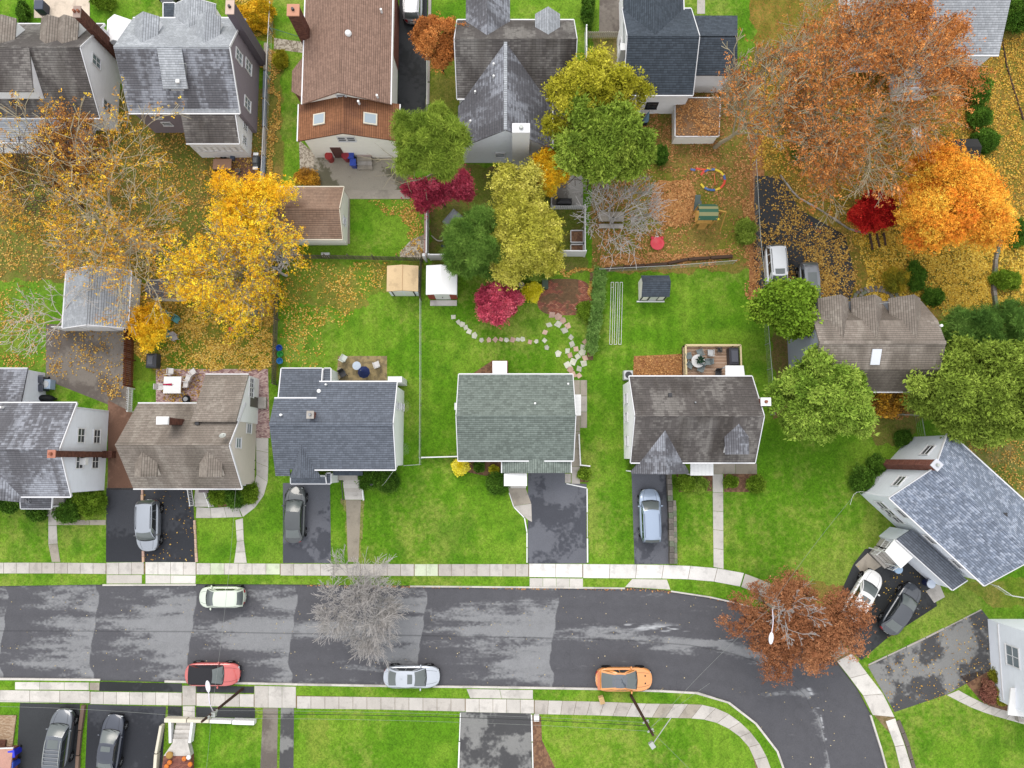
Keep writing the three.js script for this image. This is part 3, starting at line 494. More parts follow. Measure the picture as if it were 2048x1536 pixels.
function win(parent, G, p, n, w = .9, h = 1.2, o = {}) {          // p: middle on the wall face, n: outward
  const key = [w.toFixed(2), h.toFixed(2), o.panes || 0].join(); let c = winCache.get(key);
  if (!c) {
    const t = .075, d = .09, b = [box(-w / 2, 0, d / 2, t, h + t, d), box(w / 2, 0, d / 2, t, h + t, d), box(0, h / 2, d / 2 + .001, w - t, t, d), box(0, -h / 2 - .01, d / 2 + .02, w + t + .06, t, d + .04), box(0, 0, .05, w - t, .035, .05)];
    if (o.panes) for (let i = 1; i < o.panes; i++) b.push(box(-w / 2 + w * i / o.panes, 0, .051, .06, h - t, .05));
    c = { fr: merge(b), gl: box(0, 0, .02, w, h, .03) }; winCache.set(key, c);
  }
  const m = new THREE.Matrix4().lookAt(n.clone(), V(0, 0, 0), V(0, 1, 0)); const F2 = M(c.fr, o.frame || trimWhite, 'window', G); F2.applyMatrix4(m.setPosition(p.clone().sub(G.position)));
  M(c.gl, o.glass || glassDark, 'pane', F2); return F2;
}
// rectangular mast of brick with a cap and flue pots
function chimney(G, p, w, d, y0, y1, mat, o = {}) {
  const r = o.turn || 0; const c = part(G, 'chimney', box(p.x, (y0 + y1) / 2, p.z, w, y1 - y0, d, r), mat);
  const cap = box(p.x, y1 + .05, p.z, w + .12, .1, d + .12, r); cap.translate(-G.position.x, -G.position.y, -G.position.z); M(cap, o.cap || conc[1], 'chimney_cap', c);
  const n = o.pots ?? 1; for (let i = 0; i < n; i++) { const g = cyl(p.x + (i - (n - 1) / 2) * .34, y1 + .1, p.z, .13, .11, .22, 10); g.translate(-G.position.x, 0, -G.position.z); M(g, o.pot || std(seen(150, 96, 76), .8), 'flue_pot', c); }
  return c;
}
function vent(G, p, r = .06, h = .35, mat = white) { part(G, 'vent_pipe', cyl(p.x, p.y - .15, p.z, r, r, h, 8), mat); }
function boxVent(G, p, mat = metalDark) { part(G, 'roof_vent', box(p.x, p.y + .05, p.z, .3, .16, .3), mat); }
// lean-to: corners low0, low1, high1, high0 (world points) with walls to the ground
function leanTo(G, pts, rm, wm, o = {}) {
  const roof = part(G, o.name || 'wing_roof', slab(pts, .14), rm), c = pts.reduce((s, p) => s.add(p), V(0, 0, 0)).multiplyScalar(.25), g = [];
  if (o.wall !== false) { const q = pts.map(p => p.clone().lerp(c, o.in ?? .05).setY(p.y - .16)); for (let i = 0; i < 4; i++) { const j = (i + 1) % 4; g.push(out([q[i].clone().setY(o.y0 || 0), q[j].clone().setY(o.y0 || 0), q[j], q[i]], c.clone().setY(1))); } part(G, o.wname || 'wing_wall', g, wm); }
  if (o.trim !== false) for (let i = 0; i < 4; i++) { if (o.trim && !o.trim.includes(i)) continue; const j = (i + 1) % 4, e = pts[i].clone().sub(c).add(pts[j].clone().sub(c)).setY(0).normalize().multiplyScalar(.04); part(G, 'gutter', bar(pts[i].clone().add(e).setY(pts[i].y - .05), pts[j].clone().add(e).setY(pts[j].y - .05), .08, .12), gutterMat); }
  return roof;
}
function canopy(G, pts, th = .1, posts = [], mat = awning) { const r = part(G, 'canopy', slab(pts, th), mat); const c = pts.reduce((s, p) => s.add(p), V(0, 0, 0)).multiplyScalar(1 / pts.length); const L = pts[0].distanceTo(pts[1]), n = Math.max(2, Math.round(L / .32)); for (let i = 1; i < n; i++) { const a = pts[0].clone().lerp(pts[1], i / n), b = pts[3].clone().lerp(pts[2], i / n); const g = bar(a.setY(a.y + .012), b.setY(b.y + .012), .03, .024); g.translate(-G.position.x, -G.position.y, -G.position.z); M(g, mat, 'canopy_seam', r); } for (const p of posts) part(G, 'post', box(p.x, p.y / 2, p.z, .09, p.y, .09), white); return r; }
function house(name, label, x, z, cat = 'house') { return thing(name, label, cat, V(x, 0, z)); }
function steps(G, name, A, B, n, y0, y1, mat) { // A=[p,p] top edge, B=[p,p] bottom edge, world
  for (let i = 0; i < n; i++) { const t0 = i / n, t1 = (i + 1) / n, y = lerp(y1, y0, i / (n)), q = [A[0].clone().lerp(B[0], t0), A[1].clone().lerp(B[1], t0), A[1].clone().lerp(B[1], t1), A[0].clone().lerp(B[0], t1)].map(p => p.setY(y)); part(G, name, slab(q, Math.max(.05, y)), Array.isArray(mat) ? mat[i % mat.length] : mat); }
}
function railing(G, pts, h = .95, mat = white, gap = .14, y = 0) {
  for (let k = 0; k < pts.length - 1; k++) {
    const a = pts[k], b = pts[k + 1], L = a.distanceTo(b), n = Math.max(1, Math.round(L / gap)), up = p => p.clone().setY(p.y + h), rails = [bar(up(a), up(b), .06, .05), bar(a.clone().setY(a.y + .12), b.clone().setY(b.y + .12), .05, .05), bar(a, up(a).setY(a.y + h + .08), .09), bar(b, up(b).setY(b.y + h + .08), .09)];
    part(G, 'railing', rails, mat); for (let i = 1; i < n; i++) { const p = a.clone().lerp(b, i / n); part(G, 'baluster', bar(p.clone().setY(p.y + .1), up(p), .035), mat); }
  }
}
// ------------------------------------------------------------------ houses on the north side of the street
{ // far left, white gable with four windows and a long brick chimney
  const s = span(-150, 806, 147, 993, 4.9), G = house('cape_house', 'streaky grey roofed house with white gable wall and four windows, at left edge', (s.x0 + s.x1) / 2, (s.z0 + s.z1) / 2);
  const R = gable(G, FX, { a0: s.x0, a1: s.x1, c0: s.z0, c1: s.z1, he: 4.9, hr: 6.75, og: .08 }, roofMat.grey, wall.cool);
  const X = s.x1 - .07; for (const [x, y] of [[160, 871], [193, 873], [157, 923], [191, 923]]) { const p = onX(x, y, X); p.y = x > 170 ? 1.7 : 3.95; win(null, G, p, V(1, 0, 0), 1.15, .95, { panes: 2 }); }
  const ac = onX(163, 923, X); part(G, 'window_air_conditioner', box(X + .25, 3.7, ac.z, .5, .4, .55), white);
  chimney(G, V(X + .28, 0, W(225, 909).z), .5, .5, 0, 7.9, brickBrown, { cap: std(seen(190, 130, 110), .8) });
  part(G, 'chimney_foot', box(X + .42, .35, W(225, 909).z, .86, .7, .62), brickBrown);
  dormer(G, R, W(13, 970, 5).x, 3.2, s.z1 + .1, 4.6, 5.7, 1, roofMat.grey, wall.cool, { win: false });
  leanTo(G, [W(42, 1017, 2.7), W(102, 1017, 2.7), W(104, 990, 3.2), W(40, 990, 3.2)], roofMat.grey, wall.cool, { wall: false, name: 'porch_roof' });
  for (const [x, z] of [[46, 1014], [98, 1014]]) { const p = W(x, z, 2.6); part(G, 'porch_post', box(p.x, 1.3, p.z, .12, 2.6, .12), white); }
  part(G, 'porch_floor', flat([[104, 988], [132, 988], [134, 1012], [106, 1014]], .35, .35), conc[1]);
  railing(G, [W(108, 1011, 0), W(130, 1010, 0)].map(p => p.setY(.35)), .8, metalGrey, .16);
  steps(G, 'step', [W(94, 1016), W(108, 1016)], [W(97, 1032), W(112, 1032)], 2, .1, .35, conc[1]);
  leanTo(G, [W(-120, 737, 2.6), W(55, 737, 2.6), W(42, 804, 3.5), W(-120, 804, 3.5)], roofMat.grey, wall.cool, { trim: [0] });
  vent(G, W(6, 815, 5.2).add(V(0, .1, 0)), .1, .4); part(G, 'downspout', bar(V(X + .06, .2, s.z0 + .4), V(X + .06, 4.8, s.z0 + .4), .07), gutterMat);
}
{ // taupe roof, two dormers
  const s = span(271, 807, 487, 977, 3.2), G = house('cape_house', 'taupe shingled cape house with two small front dormers and beige gable', (s.x0 + s.x1) / 2, (s.z0 + s.z1) / 2);
  const R = gable(G, FX, { a0: s.x0, a1: s.x1, c0: s.z0, c1: s.z1, cr: W(350, 890, 6.3).z, he: 3.2, hr: 6.3, oe: .3, og: .12 }, roofMat.taupe, wall.beige, { rake: [1] });
  for (const x of [293, 422]) dormer(G, R, W(x, 935, 5).x, 1.6, W(x, 951, 5.1).z, 5.15, 5.85, 1, roofMat.taupe, wall.beige, { ww: .7, wh: .8, ov: .1 });
  chimney(G, W(343, 843, 5.8), .85, .5, 4.2, 7.2, brickBrown, { pots: 0, cap: white }); part(G, 'flue_cover', box(W(330, 842, 7.3).x, 7.36, W(330, 842, 7.3).z, .5, .12, .5), white);
  const zA = W(450, 749, 2.8).z, zB = -3.0, xA = W(411, 749, 2.8).x, xB = W(497, 749, 2.8).x;
  leanTo(G, [V(xA, 2.8, zA), V(xB, 2.8, zA), V(xB, 5.15, zB), V(xA, 5.15, zB)], roofMat.taupe, wall.white, { trim: [0], in: .03 });
  for (const [y, w] of [[766, .8], [785, .8]]) { const p = onX(502, y, xB - .08); p.y = 1.9; win(null, G, p, V(1, 0, 0), w, .9, { panes: 2 }); }
  const dz = onX(502, 803, xB - .08).z; part(G, 'door', box(xB - .05, 1.05, dz, .08, 2, .9), std(seen(110, 104, 100), .5)); part(G, 'step', box(xB + .35, .15, dz, .7, .3, 1), conc[1]);
  const X = s.x1 - .1; for (const [x, y] of [[497, 857], [476, 886]]) { const p = onX(x, y, X); win(null, G, p, V(1, 0, 0), .8, 1.0, { glass: glassSky }); }
  for (const [y] of [[855], [930]]) { const p = W(513, y); part(G, 'window_well', new THREE.TorusGeometry(.4, .05, 6, 16, Math.PI).rotateX(Math.PI / 2).rotateZ(0).rotateY(-Math.PI / 2).translate(X + .02, .12, p.z), metalDark); }
  part(G, 'satellite_dish', [new THREE.SphereGeometry(.42, 16, 6, 0, 6.3, 0, .7).scale(1, .5, 1).rotateX(2.4).translate(W(445, 868, 6.6).x, 6.7, W(445, 868, 6.6).z), bar(W(451, 874, 5.9), W(446, 868, 6.6), .05)], galv);
  part(G, 'porch_floor', flat([[396, 976], [418, 976], [418, 992], [394, 992]], .5, .5), conc[2]); steps(G, 'step', [W(394, 992), W(418, 992)], [W(392, 1013), W(424, 1013)], 3, .12, .5, [conc[2], conc[4]]);
  railing(G, [V(W(388, 978).x, .4, W(388, 978).z), V(W(390, 1010).x, .1, W(390, 1010).z)], .9); railing(G, [V(W(419, 980).x, .4, W(419, 980).z), V(W(428, 1012).x, .1, W(428, 1012).z)], .9);
  part(G, 'door_awning', slab([W(397, 976, 2.5), W(416, 976, 2.5), W(416, 985, 2.3), W(397, 985, 2.3)], .06), std(seen(110, 100, 104), .6));
  for (const t of [.14, .32, .78, .9]) win(null, G, V(lerp(s.x0, s.x1, t), 1.9, s.z1 - .3), V(0, 0, 1), .9, 1.2);
  boxVent(G, W(395, 846, 4.9)); vent(G, W(430, 825, 3.9), .07, .4);
}
{ // blue-grey raised ranch
  const hr = 6.5, he = 4.8, zr = W(670, 848, hr).z, sl = .47, xL = W(546, 850, 5.6).x, xM = W(635, 800, 5.2).x, xR = W(790, 850, 5.4).x, zF = W(700, 939, he).z, zB = W(700, 764, he).z, zB2 = W(590, 797, 5.45).z, zF2 = W(560, 952, 4.55).z;
  const G = house('ranch_house', 'blue-grey shingled house with stepped rear eave beside patio and dark sedan', (xL + xR) / 2, (zB + zF) / 2), H = z => hr - Math.abs(z - zr) * sl, f = FX;
  part(G, 'roof', [slab([V(xM, H(zB), zB), V(xR, H(zB), zB), V(xR, hr, zr), V(xM, hr, zr)]), slab([V(xL, H(zB2), zB2), V(xM, H(zB2), zB2), V(xM, hr, zr), V(xL, hr, zr)]), slab([V(xL + 1.2, H(zF), zF), V(xR, H(zF), zF), V(xR, hr, zr), V(xL + 1.2, hr, zr)]), slab([V(xL, H(zF2), zF2), V(xL + 1.2, H(zF2), zF2), V(xL + 1.2, hr, zr), V(xL, hr, zr)])], roofMat.blue);
  const pw = (a, b, z0, z1) => profWalls(FX, a, b, [[z0, H(z0) - .2], [zr, hr - .2], [z1, H(z1) - .2]]);
  part(G, 'wall', [pw(xM + .1, xR - .12, zB + .3, zF - .3), pw(xL + .15, xM + .08, zB2 + .2, zF - .32)], wall.pale);
  for (const [a, b, z, s] of [[xM, xR, zB, -1], [xL, xM, zB2, -1], [xL + 2.6, xR, zF, 1]]) part(G, 'gutter', bar(V(a, H(z) - .05, z + s * .05), V(b, H(z) - .05, z + s * .05), .1, .12), gutterMat);
  part(G, 'rake_board', [bar(V(xR + .03, H(zB) - .08, zB), V(xR + .03, hr - .08, zr), .07, .18), bar(V(xR + .03, H(zF) - .08, zF), V(xR + .03, hr - .08, zr), .07, .18)], gutterMat);
  part(G, 'ridge_cap', slab([V(xL, hr + .03, zr - .14), V(xR, hr + .03, zr - .14), V(xR, hr + .03, zr + .14), V(xL, hr + .03, zr + .14)], .05), roofMat.blue);
  const R = { f: FX, cr: zr, hr, s0: sl, s1: sl, H };
  const xa = W(582, 945, 4.6).x, xb = W(636, 945, 4.6).x, zf = W(600, 952, 4.4).z; dormer(G, R, (xa + xb) / 2, xb - xa, zf, 4.55, 5.75, 1, roofMat.blue, wall.pale, { down: true, win: false });
  for (const t of [.62, .78, .92]) win(null, G, V(lerp(xL, xR, t), 3.3, zF - .3), V(0, 0, 1), 1.1, 1.2, { panes: 2 });
  const eb = leanTo(G, [W(563, 737, 3.1), W(644, 737, 3.1), W(640, 797, 3.7), W(557, 797, 3.7)], roofMat.blue, wall.pale, {}); leanTo(G, [W(648, 737, 2.8), W(661, 737, 2.8), W(661, 766, 3.1), W(646, 766, 3.1)], roofMat.blue, wall.pale, { in: .02 });
  leanTo(G, [W(582, 967, 3.1), W(652, 967, 3.1), W(650, 953, 3.6), W(582, 953, 3.6)], roofMat.blue, wall.pale, { in: .03, name: 'bay_roof', wname: 'bay_wall' }); leanTo(G, [W(653, 967, 3.0), W(661, 967, 3.0), W(661, 947, 3.2), W(653, 947, 3.2)], roofMat.blue, wall.pale, { in: .03, name: 'bay_roof', wname: 'bay_wall' });
  part(G, 'porch_roof', slab([W(666, 951, 3.1), W(725, 951, 3.1), W(725, 938, 3.4), W(666, 938, 3.4)], .12), roofMat.slate);
  part(G, 'porch_floor', flat([[664, 946], [722, 946], [722, 960], [664, 960]], .6, .6), conc[1]); steps(G, 'step', [W(689, 960), W(723, 960)], [W(691, 999), W(727, 999)], 5, .14, .6, [conc[0], conc[2], conc[1]]); part(G, 'step_wall', bar(W(725, 962).setY(.4), W(728, 1000).setY(.15), .1, .3), white); part(G, 'handrail', bar(W(690, 962).setY(1.4), W(691, 998).setY(.95), .05), metalDark);
  for (const p of [W(690, 962), W(691, 998)]) part(G, 'handrail_post', box(p.x, .6, p.z, .05, 1.2, .05), metalDark);
  for (const [x, y] of [[795, 812], [804, 814]]) { const p = onX(x, y, xR - .1); p.y = clamp(p.y, 1.2, 4.2); win(null, G, p, V(1, 0, 0), .55, 1.2, { glass: glassSky }); }
  for (const y of [812, 898]) { const p = W(813, y); part(G, 'window_well', [new THREE.SphereGeometry(.62, 14, 8, 0, Math.PI, 0, Math.PI / 2).scale(1, .5, 1).rotateY(Math.PI / 2).translate(xR - .08, 0, p.z)], new THREE.MeshPhysicalMaterial({ color: 0xffffff, roughness: .15, transmission: 1, thickness: 0, ior: 1.3 })); }
  const cp = W(623, 830, 6.6); chimney(G, cp.setY(0), .45, .5, 5.2, 6.9, brickRed, { pots: 1, pot: metalGrey }); vent(G, W(563, 830, 6.2), .1, .4); vent(G, W(652, 769, 5.2), .08, .3); vent(G, W(638, 782, 5.3), .16, .25);
  const ac = W(791, 759); part(G, 'bay_window', box(W(790, 759, 3).x, 1.6, W(790, 759, 3).z, 1.2, 3.0, .5), trimWhite);
  part(G, 'cable', tube([V(xR, 4.5, zF - .2), W(770, 965, 2), W(760, 975, .3)], .012, 4), white);
}
{ // green-grey ranch
  const he = 2.9, s = span(917, 749, 1146, 921, he), G = house('ranch_house', 'grey-green shingled bungalow with three flat white canopies and wide driveway', (s.x0 + s.x1) / 2, (s.z0 + s.z1) / 2);
  const R = gable(G, FX, { a0: s.x0, a1: s.x1, c0: s.z0, c1: s.z1, he, hr: 5.3, oe: .3 }, roofMat.green, wall.cream);
  const xa = W(1004, 934, 2.7).x, xb = W(1142, 934, 2.7).x, z1 = W(1070, 946, 2.7).z, zb = s.z1 - .6, xm = (xa + xb) / 2;
  part(G, 'garage_roof', [slab([V(xa, 2.55, zb), V(xa, 2.55, z1), V(xm, 3.0, z1), V(xm, 3.0, zb)], .12), slab([V(xb, 2.55, zb), V(xb, 2.55, z1), V(xm, 3.0, z1), V(xm, 3.0, zb)], .12)], roofMat.green); part(G, 'garage_wall', box(xm, 1.2, (zb + z1) / 2 - .1, xb - xa - .3, 2.4, z1 - zb - .3), wall.cream);
  for (const x of [xa - .04, xb + .04]) part(G, 'gutter', bar(V(x, 2.5, zb + .6), V(x, 2.5, z1), .08, .12), gutterMat); part(G, 'garage_door', box(W(1100, 946).x, 1.05, z1 - .2, 2.6, 2.1, .06), white);
  canopy(G, [W(1008, 947, 2.4), W(1054, 947, 2.4), W(1054, 972, 2.3), W(1008, 972, 2.3)], .09, [W(1010, 970, 2.3), W(1052, 970, 2.3)]); part(G, 'porch_floor', flat([[1012, 946], [1052, 946], [1052, 976], [1014, 976]], .25, .25), conc[2]);
  canopy(G, [W(1144, 789, 2.4), W(1144, 831, 2.4), W(1162, 831, 2.25), W(1162, 789, 2.25)], .08); canopy(G, [W(985, 722, 2.35), W(1014, 722, 2.35), W(1014, 750, 2.5), W(985, 750, 2.5)], .08, [W(987, 724, 2.3), W(1012, 724, 2.3)]);
  part(G, 'porch_floor', flat([[984, 722], [1016, 722], [1016, 752], [984, 752]], .3, .3), brickRed);
  for (const t of [.12, .28]) win(null, G, V(lerp(s.x0, s.x1, t), 1.6, s.z1 - .3), V(0, 0, 1), 1.2, 1.2, { panes: 2 }); for (const t of [.15, .55, .8]) win(null, G, V(lerp(s.x0, s.x1, t), 1.6, s.z0 + .3), V(0, 0, -1), 1.1, 1.1, { panes: 2 });
  vent(G, W(1070, 807, 4.6), .09, .4); vent(G, W(1136, 768, 3.3), .09, .4); part(G, 'window_air_conditioner', box(s.x0 - .2, 1.5, W(912, 813, 1.5).z, .5, .45, .6), white); part(G, 'downspout', bar(V(s.x0 - .06, .1, W(912, 820, 2).z), V(s.x0 - .06, 2.8, W(912, 820, 2).z), .07), gutterMat);
  part(G, 'downspout', bar(V(s.x0 - .06, .15, W(912, 830, 2).z), V(s.x0 - .06, .15, W(912, 912, 0).z), .06), gutterMat);
}
{ // grey cape with the front gable over the garage
  const he = 4.1, s = span(1260, 753, 1507, 925, he), G = house('cape_house', 'weathered grey cape house with front gable above drive and one dormer', (s.x0 + s.x1) / 2, (s.z0 + s.z1) / 2), hr = 6.6, zr = W(1400, 832, hr).z;
  const R = gable(G, FX, { a0: s.x0, a1: s.x1, c0: s.z0, c1: s.z1, cr: zr, he, hr, og: .1 }, roofMat.old, wall.white);
  const xa = W(1266, 946, 3.6).x, xb = W(1375, 946, 3.6).x, zf = W(1320, 944, 3.6).z; dormer(G, R, (xa + xb) / 2, xb - xa, zf, 3.6, 5.85, 1, roofMat.grey, wall.white, { down: true, win: false });
  part(G, 'garage_door', box((xa + xb) / 2 - .6, 1.05, zf + .02, 2.5, 2.1, .06), white);
  dormer(G, R, W(1476, 890, 5.8).x, 1.7, W(1476, 905, 5.6).z, 5.6, 6.2, 1, roofMat.grey, wall.white, {});
  canopy(G, [W(1381, 926, 2.6), W(1427, 926, 2.6), W(1427, 951, 2.5), W(1381, 951, 2.5)], .1, [W(1384, 949, 2.4), W(1425, 949, 2.4)]); canopy(G, [W(1451, 731, 2.4), W(1487, 731, 2.4), W(1490, 753, 2.6), W(1451, 753, 2.6)], .1, [W(1453, 733, 2.4), W(1485, 733, 2.4)]);
  const X = s.x0 + .09; for (const y of [798, 835, 882]) { const p = onX(1252, y, X); p.y = 2; win(null, G, p, V(-1, 0, 0), .8, 1.1); }
  chimney(G, V(s.x1 + .3, 0, W(1530, 804, 6).z), .7, .55, 0, 6.2, brickRed, { cap: white });
  for (const t of [.72, .88]) win(null, G, V(lerp(s.x0, s.x1, t), 2.2, s.z1 - .3), V(0, 0, 1), 1.1, 1.3, { panes: 2 });
  part(G, 'air_conditioner', [rbox(.8, .8, .8, .05).translate(W(1254, 752).x, .05, W(1254, 752).z)], std(seen(210, 212, 216), .5)); part(G, 'fan_grille', cyl(W(1254, 752).x, .85, W(1254, 752).z, .3, .3, .04, 16), metalDark);
  vent(G, W(1390, 805, 5.8), .07, .35, metalGrey); boxVent(G, W(1340, 790, 5.4));
}
{ // gambrel roof with three rear dormers
  const hr = 6.9, hb = 6.0, he = 3.9, x0 = W(1630, 700, 6).x, x1 = W(1872, 700, 5.5).x, zr = W(1750, 685, hr).z, zb0 = W(1750, 640, hb).z, z0 = W(1750, 602, he).z, zb1 = W(1750, 739, hb).z, z1 = W(1750, 783, he).z;
  const G = house('gambrel_house', 'brown-grey house with three rear dormers and skylight behind green trees', (x0 + x1) / 2, (z0 + z1) / 2), q = (za, ha, zc, hc) => slab([V(x0, ha, za), V(x1, ha, za), V(x1, hc, zc), V(x0, hc, zc)]);
  part(G, 'roof', [q(zr, hr, zb0, hb), q(zb0, hb, z0, he), q(zr, hr, zb1, hb), q(zb1, hb, z1, he)], roofMat.taupe);
  part(G, 'wall', profWalls(FX, x0 + .15, x1 - .15, [[z0 + .2, he - .1], [zb0 + .08, hb - .2], [zr, hr - .2], [zb1 - .08, hb - .2], [z1 - .2, he - .1]]), sid(seen(172, 178, 190)));
  part(G, 'ridge_cap', slab([V(x0, hr + .03, zr - .15), V(x1, hr + .03, zr - .15), V(x1, hr + .03, zr + .15), V(x0, hr + .03, zr + .15)], .05), roofMat.taupe);
  const H = z => z < zr ? (z > zb0 ? lerp(hr, hb, (zr - z) / (zr - zb0)) : lerp(hb, he, (zb0 - z) / (zb0 - z0))) : (z < zb1 ? lerp(hr, hb, (z - zr) / (zb1 - zr)) : lerp(hb, he, (z - zb1) / (z1 - zb1)));
  const R = { f: FX, cr: zr, hr, s0: (hr - hb) / (zr - zb0), s1: .4, H };
  for (const [x, w] of [[1680, 2.3], [1748, 2.3], [1826, 2.4]]) {
    const a = W(x, 640, 6.4).x, zf = z0 + .25, top = hr - .12, ev = 5.35, zE = zb0 - (zb0 - z0) * (hb - ev) / (hb - he), wl = a - w / 2 - .12, wr = a + w / 2 + .12;
    part(G, 'dormer_roof', [slab([V(wl, ev, zf - .15), V(a, top, zf - .15), V(a, top, zr - .3), V(wl, ev, zE + .1)], .1), slab([V(wr, ev, zf - .15), V(a, top, zf - .15), V(a, top, zr - .3), V(wr, ev, zE + .1)], .1)], roofMat.taupe);
    const c = V(a, 5, zf + 1), wm = [out([V(wl + .12, 3.6, zf), V(wl + .12, ev, zf), V(a, top - .15, zf), V(wr - .12, ev, zf), V(wr - .12, 3.6, zf)], c)]; for (const xx of [wl + .12, wr - .12]) wm.push(out([V(xx, 3.8, zf), V(xx, ev, zf), V(xx, ev, zE)], c)); part(G, 'dormer_wall', wm, sid(seen(172, 178, 190))); win(null, G, V(a, 4.9, zf), V(0, 0, -1), .8, 1);
  }
  const k = W(1752, 714, 6.5), y = H(k.z); part(G, 'skylight', slab([V(k.x - .37, H(k.z - .6) + .12, k.z - .6), V(k.x + .37, H(k.z - .6) + .12, k.z - .6), V(k.x + .37, H(k.z + .6) + .12, k.z + .6), V(k.x - .37, H(k.z + .6) + .12, k.z + .6)], .2), std(seen(232, 236, 244), .3));
  part(G, 'gutter', bar(V(x0, he - .05, z1 + .06), V(x1, he - .05, z1 + .06), .1, .1), gutterMat); vent(G, W(1880, 652, 6.2), .12, .4); part(G, 'aerial', [bar(W(1769, 606, 6.6), W(1769, 606, 7.6), .03), bar(W(1759, 607, 7.2), W(1779, 605, 7.2), .02)], galv);
}
{ // angled two-storey house
  const he = 5.4, hr = 7.9, B = W(1779, 996, he), A = W(1898, 865, he), C = W(1969, 1171, he), u = C.clone().sub(B).setY(0), L = u.length(); u.normalize(); const v = V(-u.z, 0, u.x); if (A.clone().sub(B).dot(v) < 0) v.negate();
  const f = frame(B, u, v), wd = f.inv(A)[1], G = house('two_storey_house', 'large angled house with mottled blue-grey roof and white siding', f(L / 2, wd / 2, 0).x, f(L / 2, wd / 2, 0).z);
  const R = gable(G, f, { a0: 0, a1: L, c0: 0, c1: wd, he, hr, oe: .25, og: .1, cr: wd * .47 }, roofMat.mottled, wall.cool);
  const n = u.clone().negate(), onG = (x, y) => { const d = ray(x, y), o = f(.1, 0, 0), t = (o.clone().sub(V(0, HC, 0)).setY(0).dot(u)) / V(d.x, 0, d.z).dot(u); return V(d.x * t, HC + d.y * t, d.z * t); };
  for (const [x, y] of [[1859, 901], [1799, 963]]) { const p = onG(x, y); p.y = clamp(p.y, 3, 4.6); win(null, G, p, n, 1.0, 1.1); }
  { const p = f(.1, wd * .47, 0); chimney(G, V(p.x - u.x * .35, 0, p.z - u.z * .35), .6, .6, 0, 8.3, brickRed, { turn: Math.atan2(-u.z, u.x), cap: std(seen(210, 212, 220), .6), pots: 1, pot: galv }); }
  const nv = v.clone().negate(), onL = (x, y) => { const d = ray(x, y), o = f(0, .25, 0), t = o.dot(v) / V(d.x, 0, d.z).dot(v); return V(d.x * t, HC + d.y * t, d.z * t); };
  for (const [x, y, h] of [[1755, 1009, 2], [1771, 1023, 2], [1786, 1036, 2], [1804, 1026, 4.2], [1861, 1078, 4.2], [1917, 1128, 4.2]]) { const p = onL(x, y); p.y = h; win(null, G, p, nv, .95, h > 3 ? 1.1 : 1.2); }
  const q = [[1793, 1079], [1905, 1180], [1935, 1160], [1823, 1059]].map(([x, y]) => W(x, y, 3.1)); q[2].y = q[3].y = 3.5; q[2] = W(1935, 1160, 3.5); q[3] = W(1823, 1059, 3.5); leanTo(G, q, roofMat.blue, wall.cool, { in: .04, trim: [0, 1] });
  canopy(G, [[1789, 1079], [1770, 1103], [1802, 1137], [1827, 1114]].map(([x, y]) => W(x, y, 2.9)), .1, [W(1772, 1104, 2.8), W(1801, 1135, 2.8)]);
  const pf = [[1742, 1104], [1766, 1070], [1800, 1090], [1772, 1134]]; part(G, 'porch_floor', flat([[1752, 1090], [1766, 1070], [1806, 1098], [1788, 1122]], .75, .75), conc[1]); steps(G, 'step', [W(1750, 1092), W(1786, 1124)], [W(1738, 1106), W(1766, 1136)], 4, .18, .75, [conc[0], conc[1]]);
  railing(G, [W(1764, 1072, 0).setY(.75), W(1750, 1092, 0).setY(.75), W(1740, 1106, 0).setY(.15)], .95, white, .17); railing(G, [W(1788, 1122, 0).setY(.75), W(1772, 1136, 0).setY(.2)], .95, white, .17);
  part(G, 'landing', flat([[1710, 1130], [1735, 1106], [1762, 1132], [1738, 1146], [1720, 1142]], .05, .05), concOld[0]); boxVent(G, W(2009, 1029, 7)); part(G, 'cable', tube([f(.2, .2, 5), W(1712, 985, 4.2), W(1700, 1010, 4)], .012, 4), white);
}
{ // white house at the right edge
  const s = { x0: W(1978, 1280).x, z0: W(1978, 1238).z }, G = house('white_house', 'tall white sided house cropped by right edge, beside patchy driveway', s.x0 + 4.5, s.z0 + 4.2);
  const R = gable(G, FZ, { a0: s.z0 - .1, a1: s.z0 + 6.6, c0: s.x0 - .25, c1: s.x0 + 9, he: 5.6, hr: 8, oe: .25, og: .1 }, roofMat.silver, wall.cool);
  win(null, G, V(s.x0, 2.9, onX(2040, 1318, s.x0).z), V(-1, 0, 0), 1.6, 1.5, { panes: 2, glass: glassSky }); part(G, 'band_board', box(s.x0 - .03, 1.3, s.z0 + 3.2, .06, .12, 6.2), trimWhite);
  part(G, 'porch_roof', slab([W(2022, 1376, 2.9), W(2100, 1376, 2.9), W(2100, 1440, 2.7), W(2016, 1430, 2.7)], .12), white); railing(G, [W(2018, 1385), W(2034, 1430)].map(p => p.setY(.5)), .9);
  part(G, 'porch_floor', flat([[2016, 1376], [2100, 1376], [2100, 1440], [2030, 1440]], .5, .5), conc[3]);
}
{ // brick forecourt and roof corner at the lower left edge
  const G = house('brick_house', 'russet roof corner and brick paved entry at lower left edge', W(-30, 1500).x, W(-30, 1560).z);
  leanTo(G, [W(-160, 1505, 1.0), W(26, 1497, 1.0), W(10, 1620, 1.5), W(-160, 1620, 1.5)], std(seen(206, 160, 146), .75, { map: concTex }), brickRed, { trim: [0] });
  part(G, 'entry_floor', flat([[-60, 1430], [34, 1430], [26, 1494], [-60, 1494]], .12, .12), std(0xffffff, .85, { map: brickTex(8, [lin3(176, 150, 124), lin3(160, 134, 108), lin3(186, 164, 140)], lin3(130, 110, 92)) })); part(G, 'entry_step', flat([[-60, 1478], [16, 1478], [14, 1496], [-60, 1496]], .28, .28), brickBrown);
}
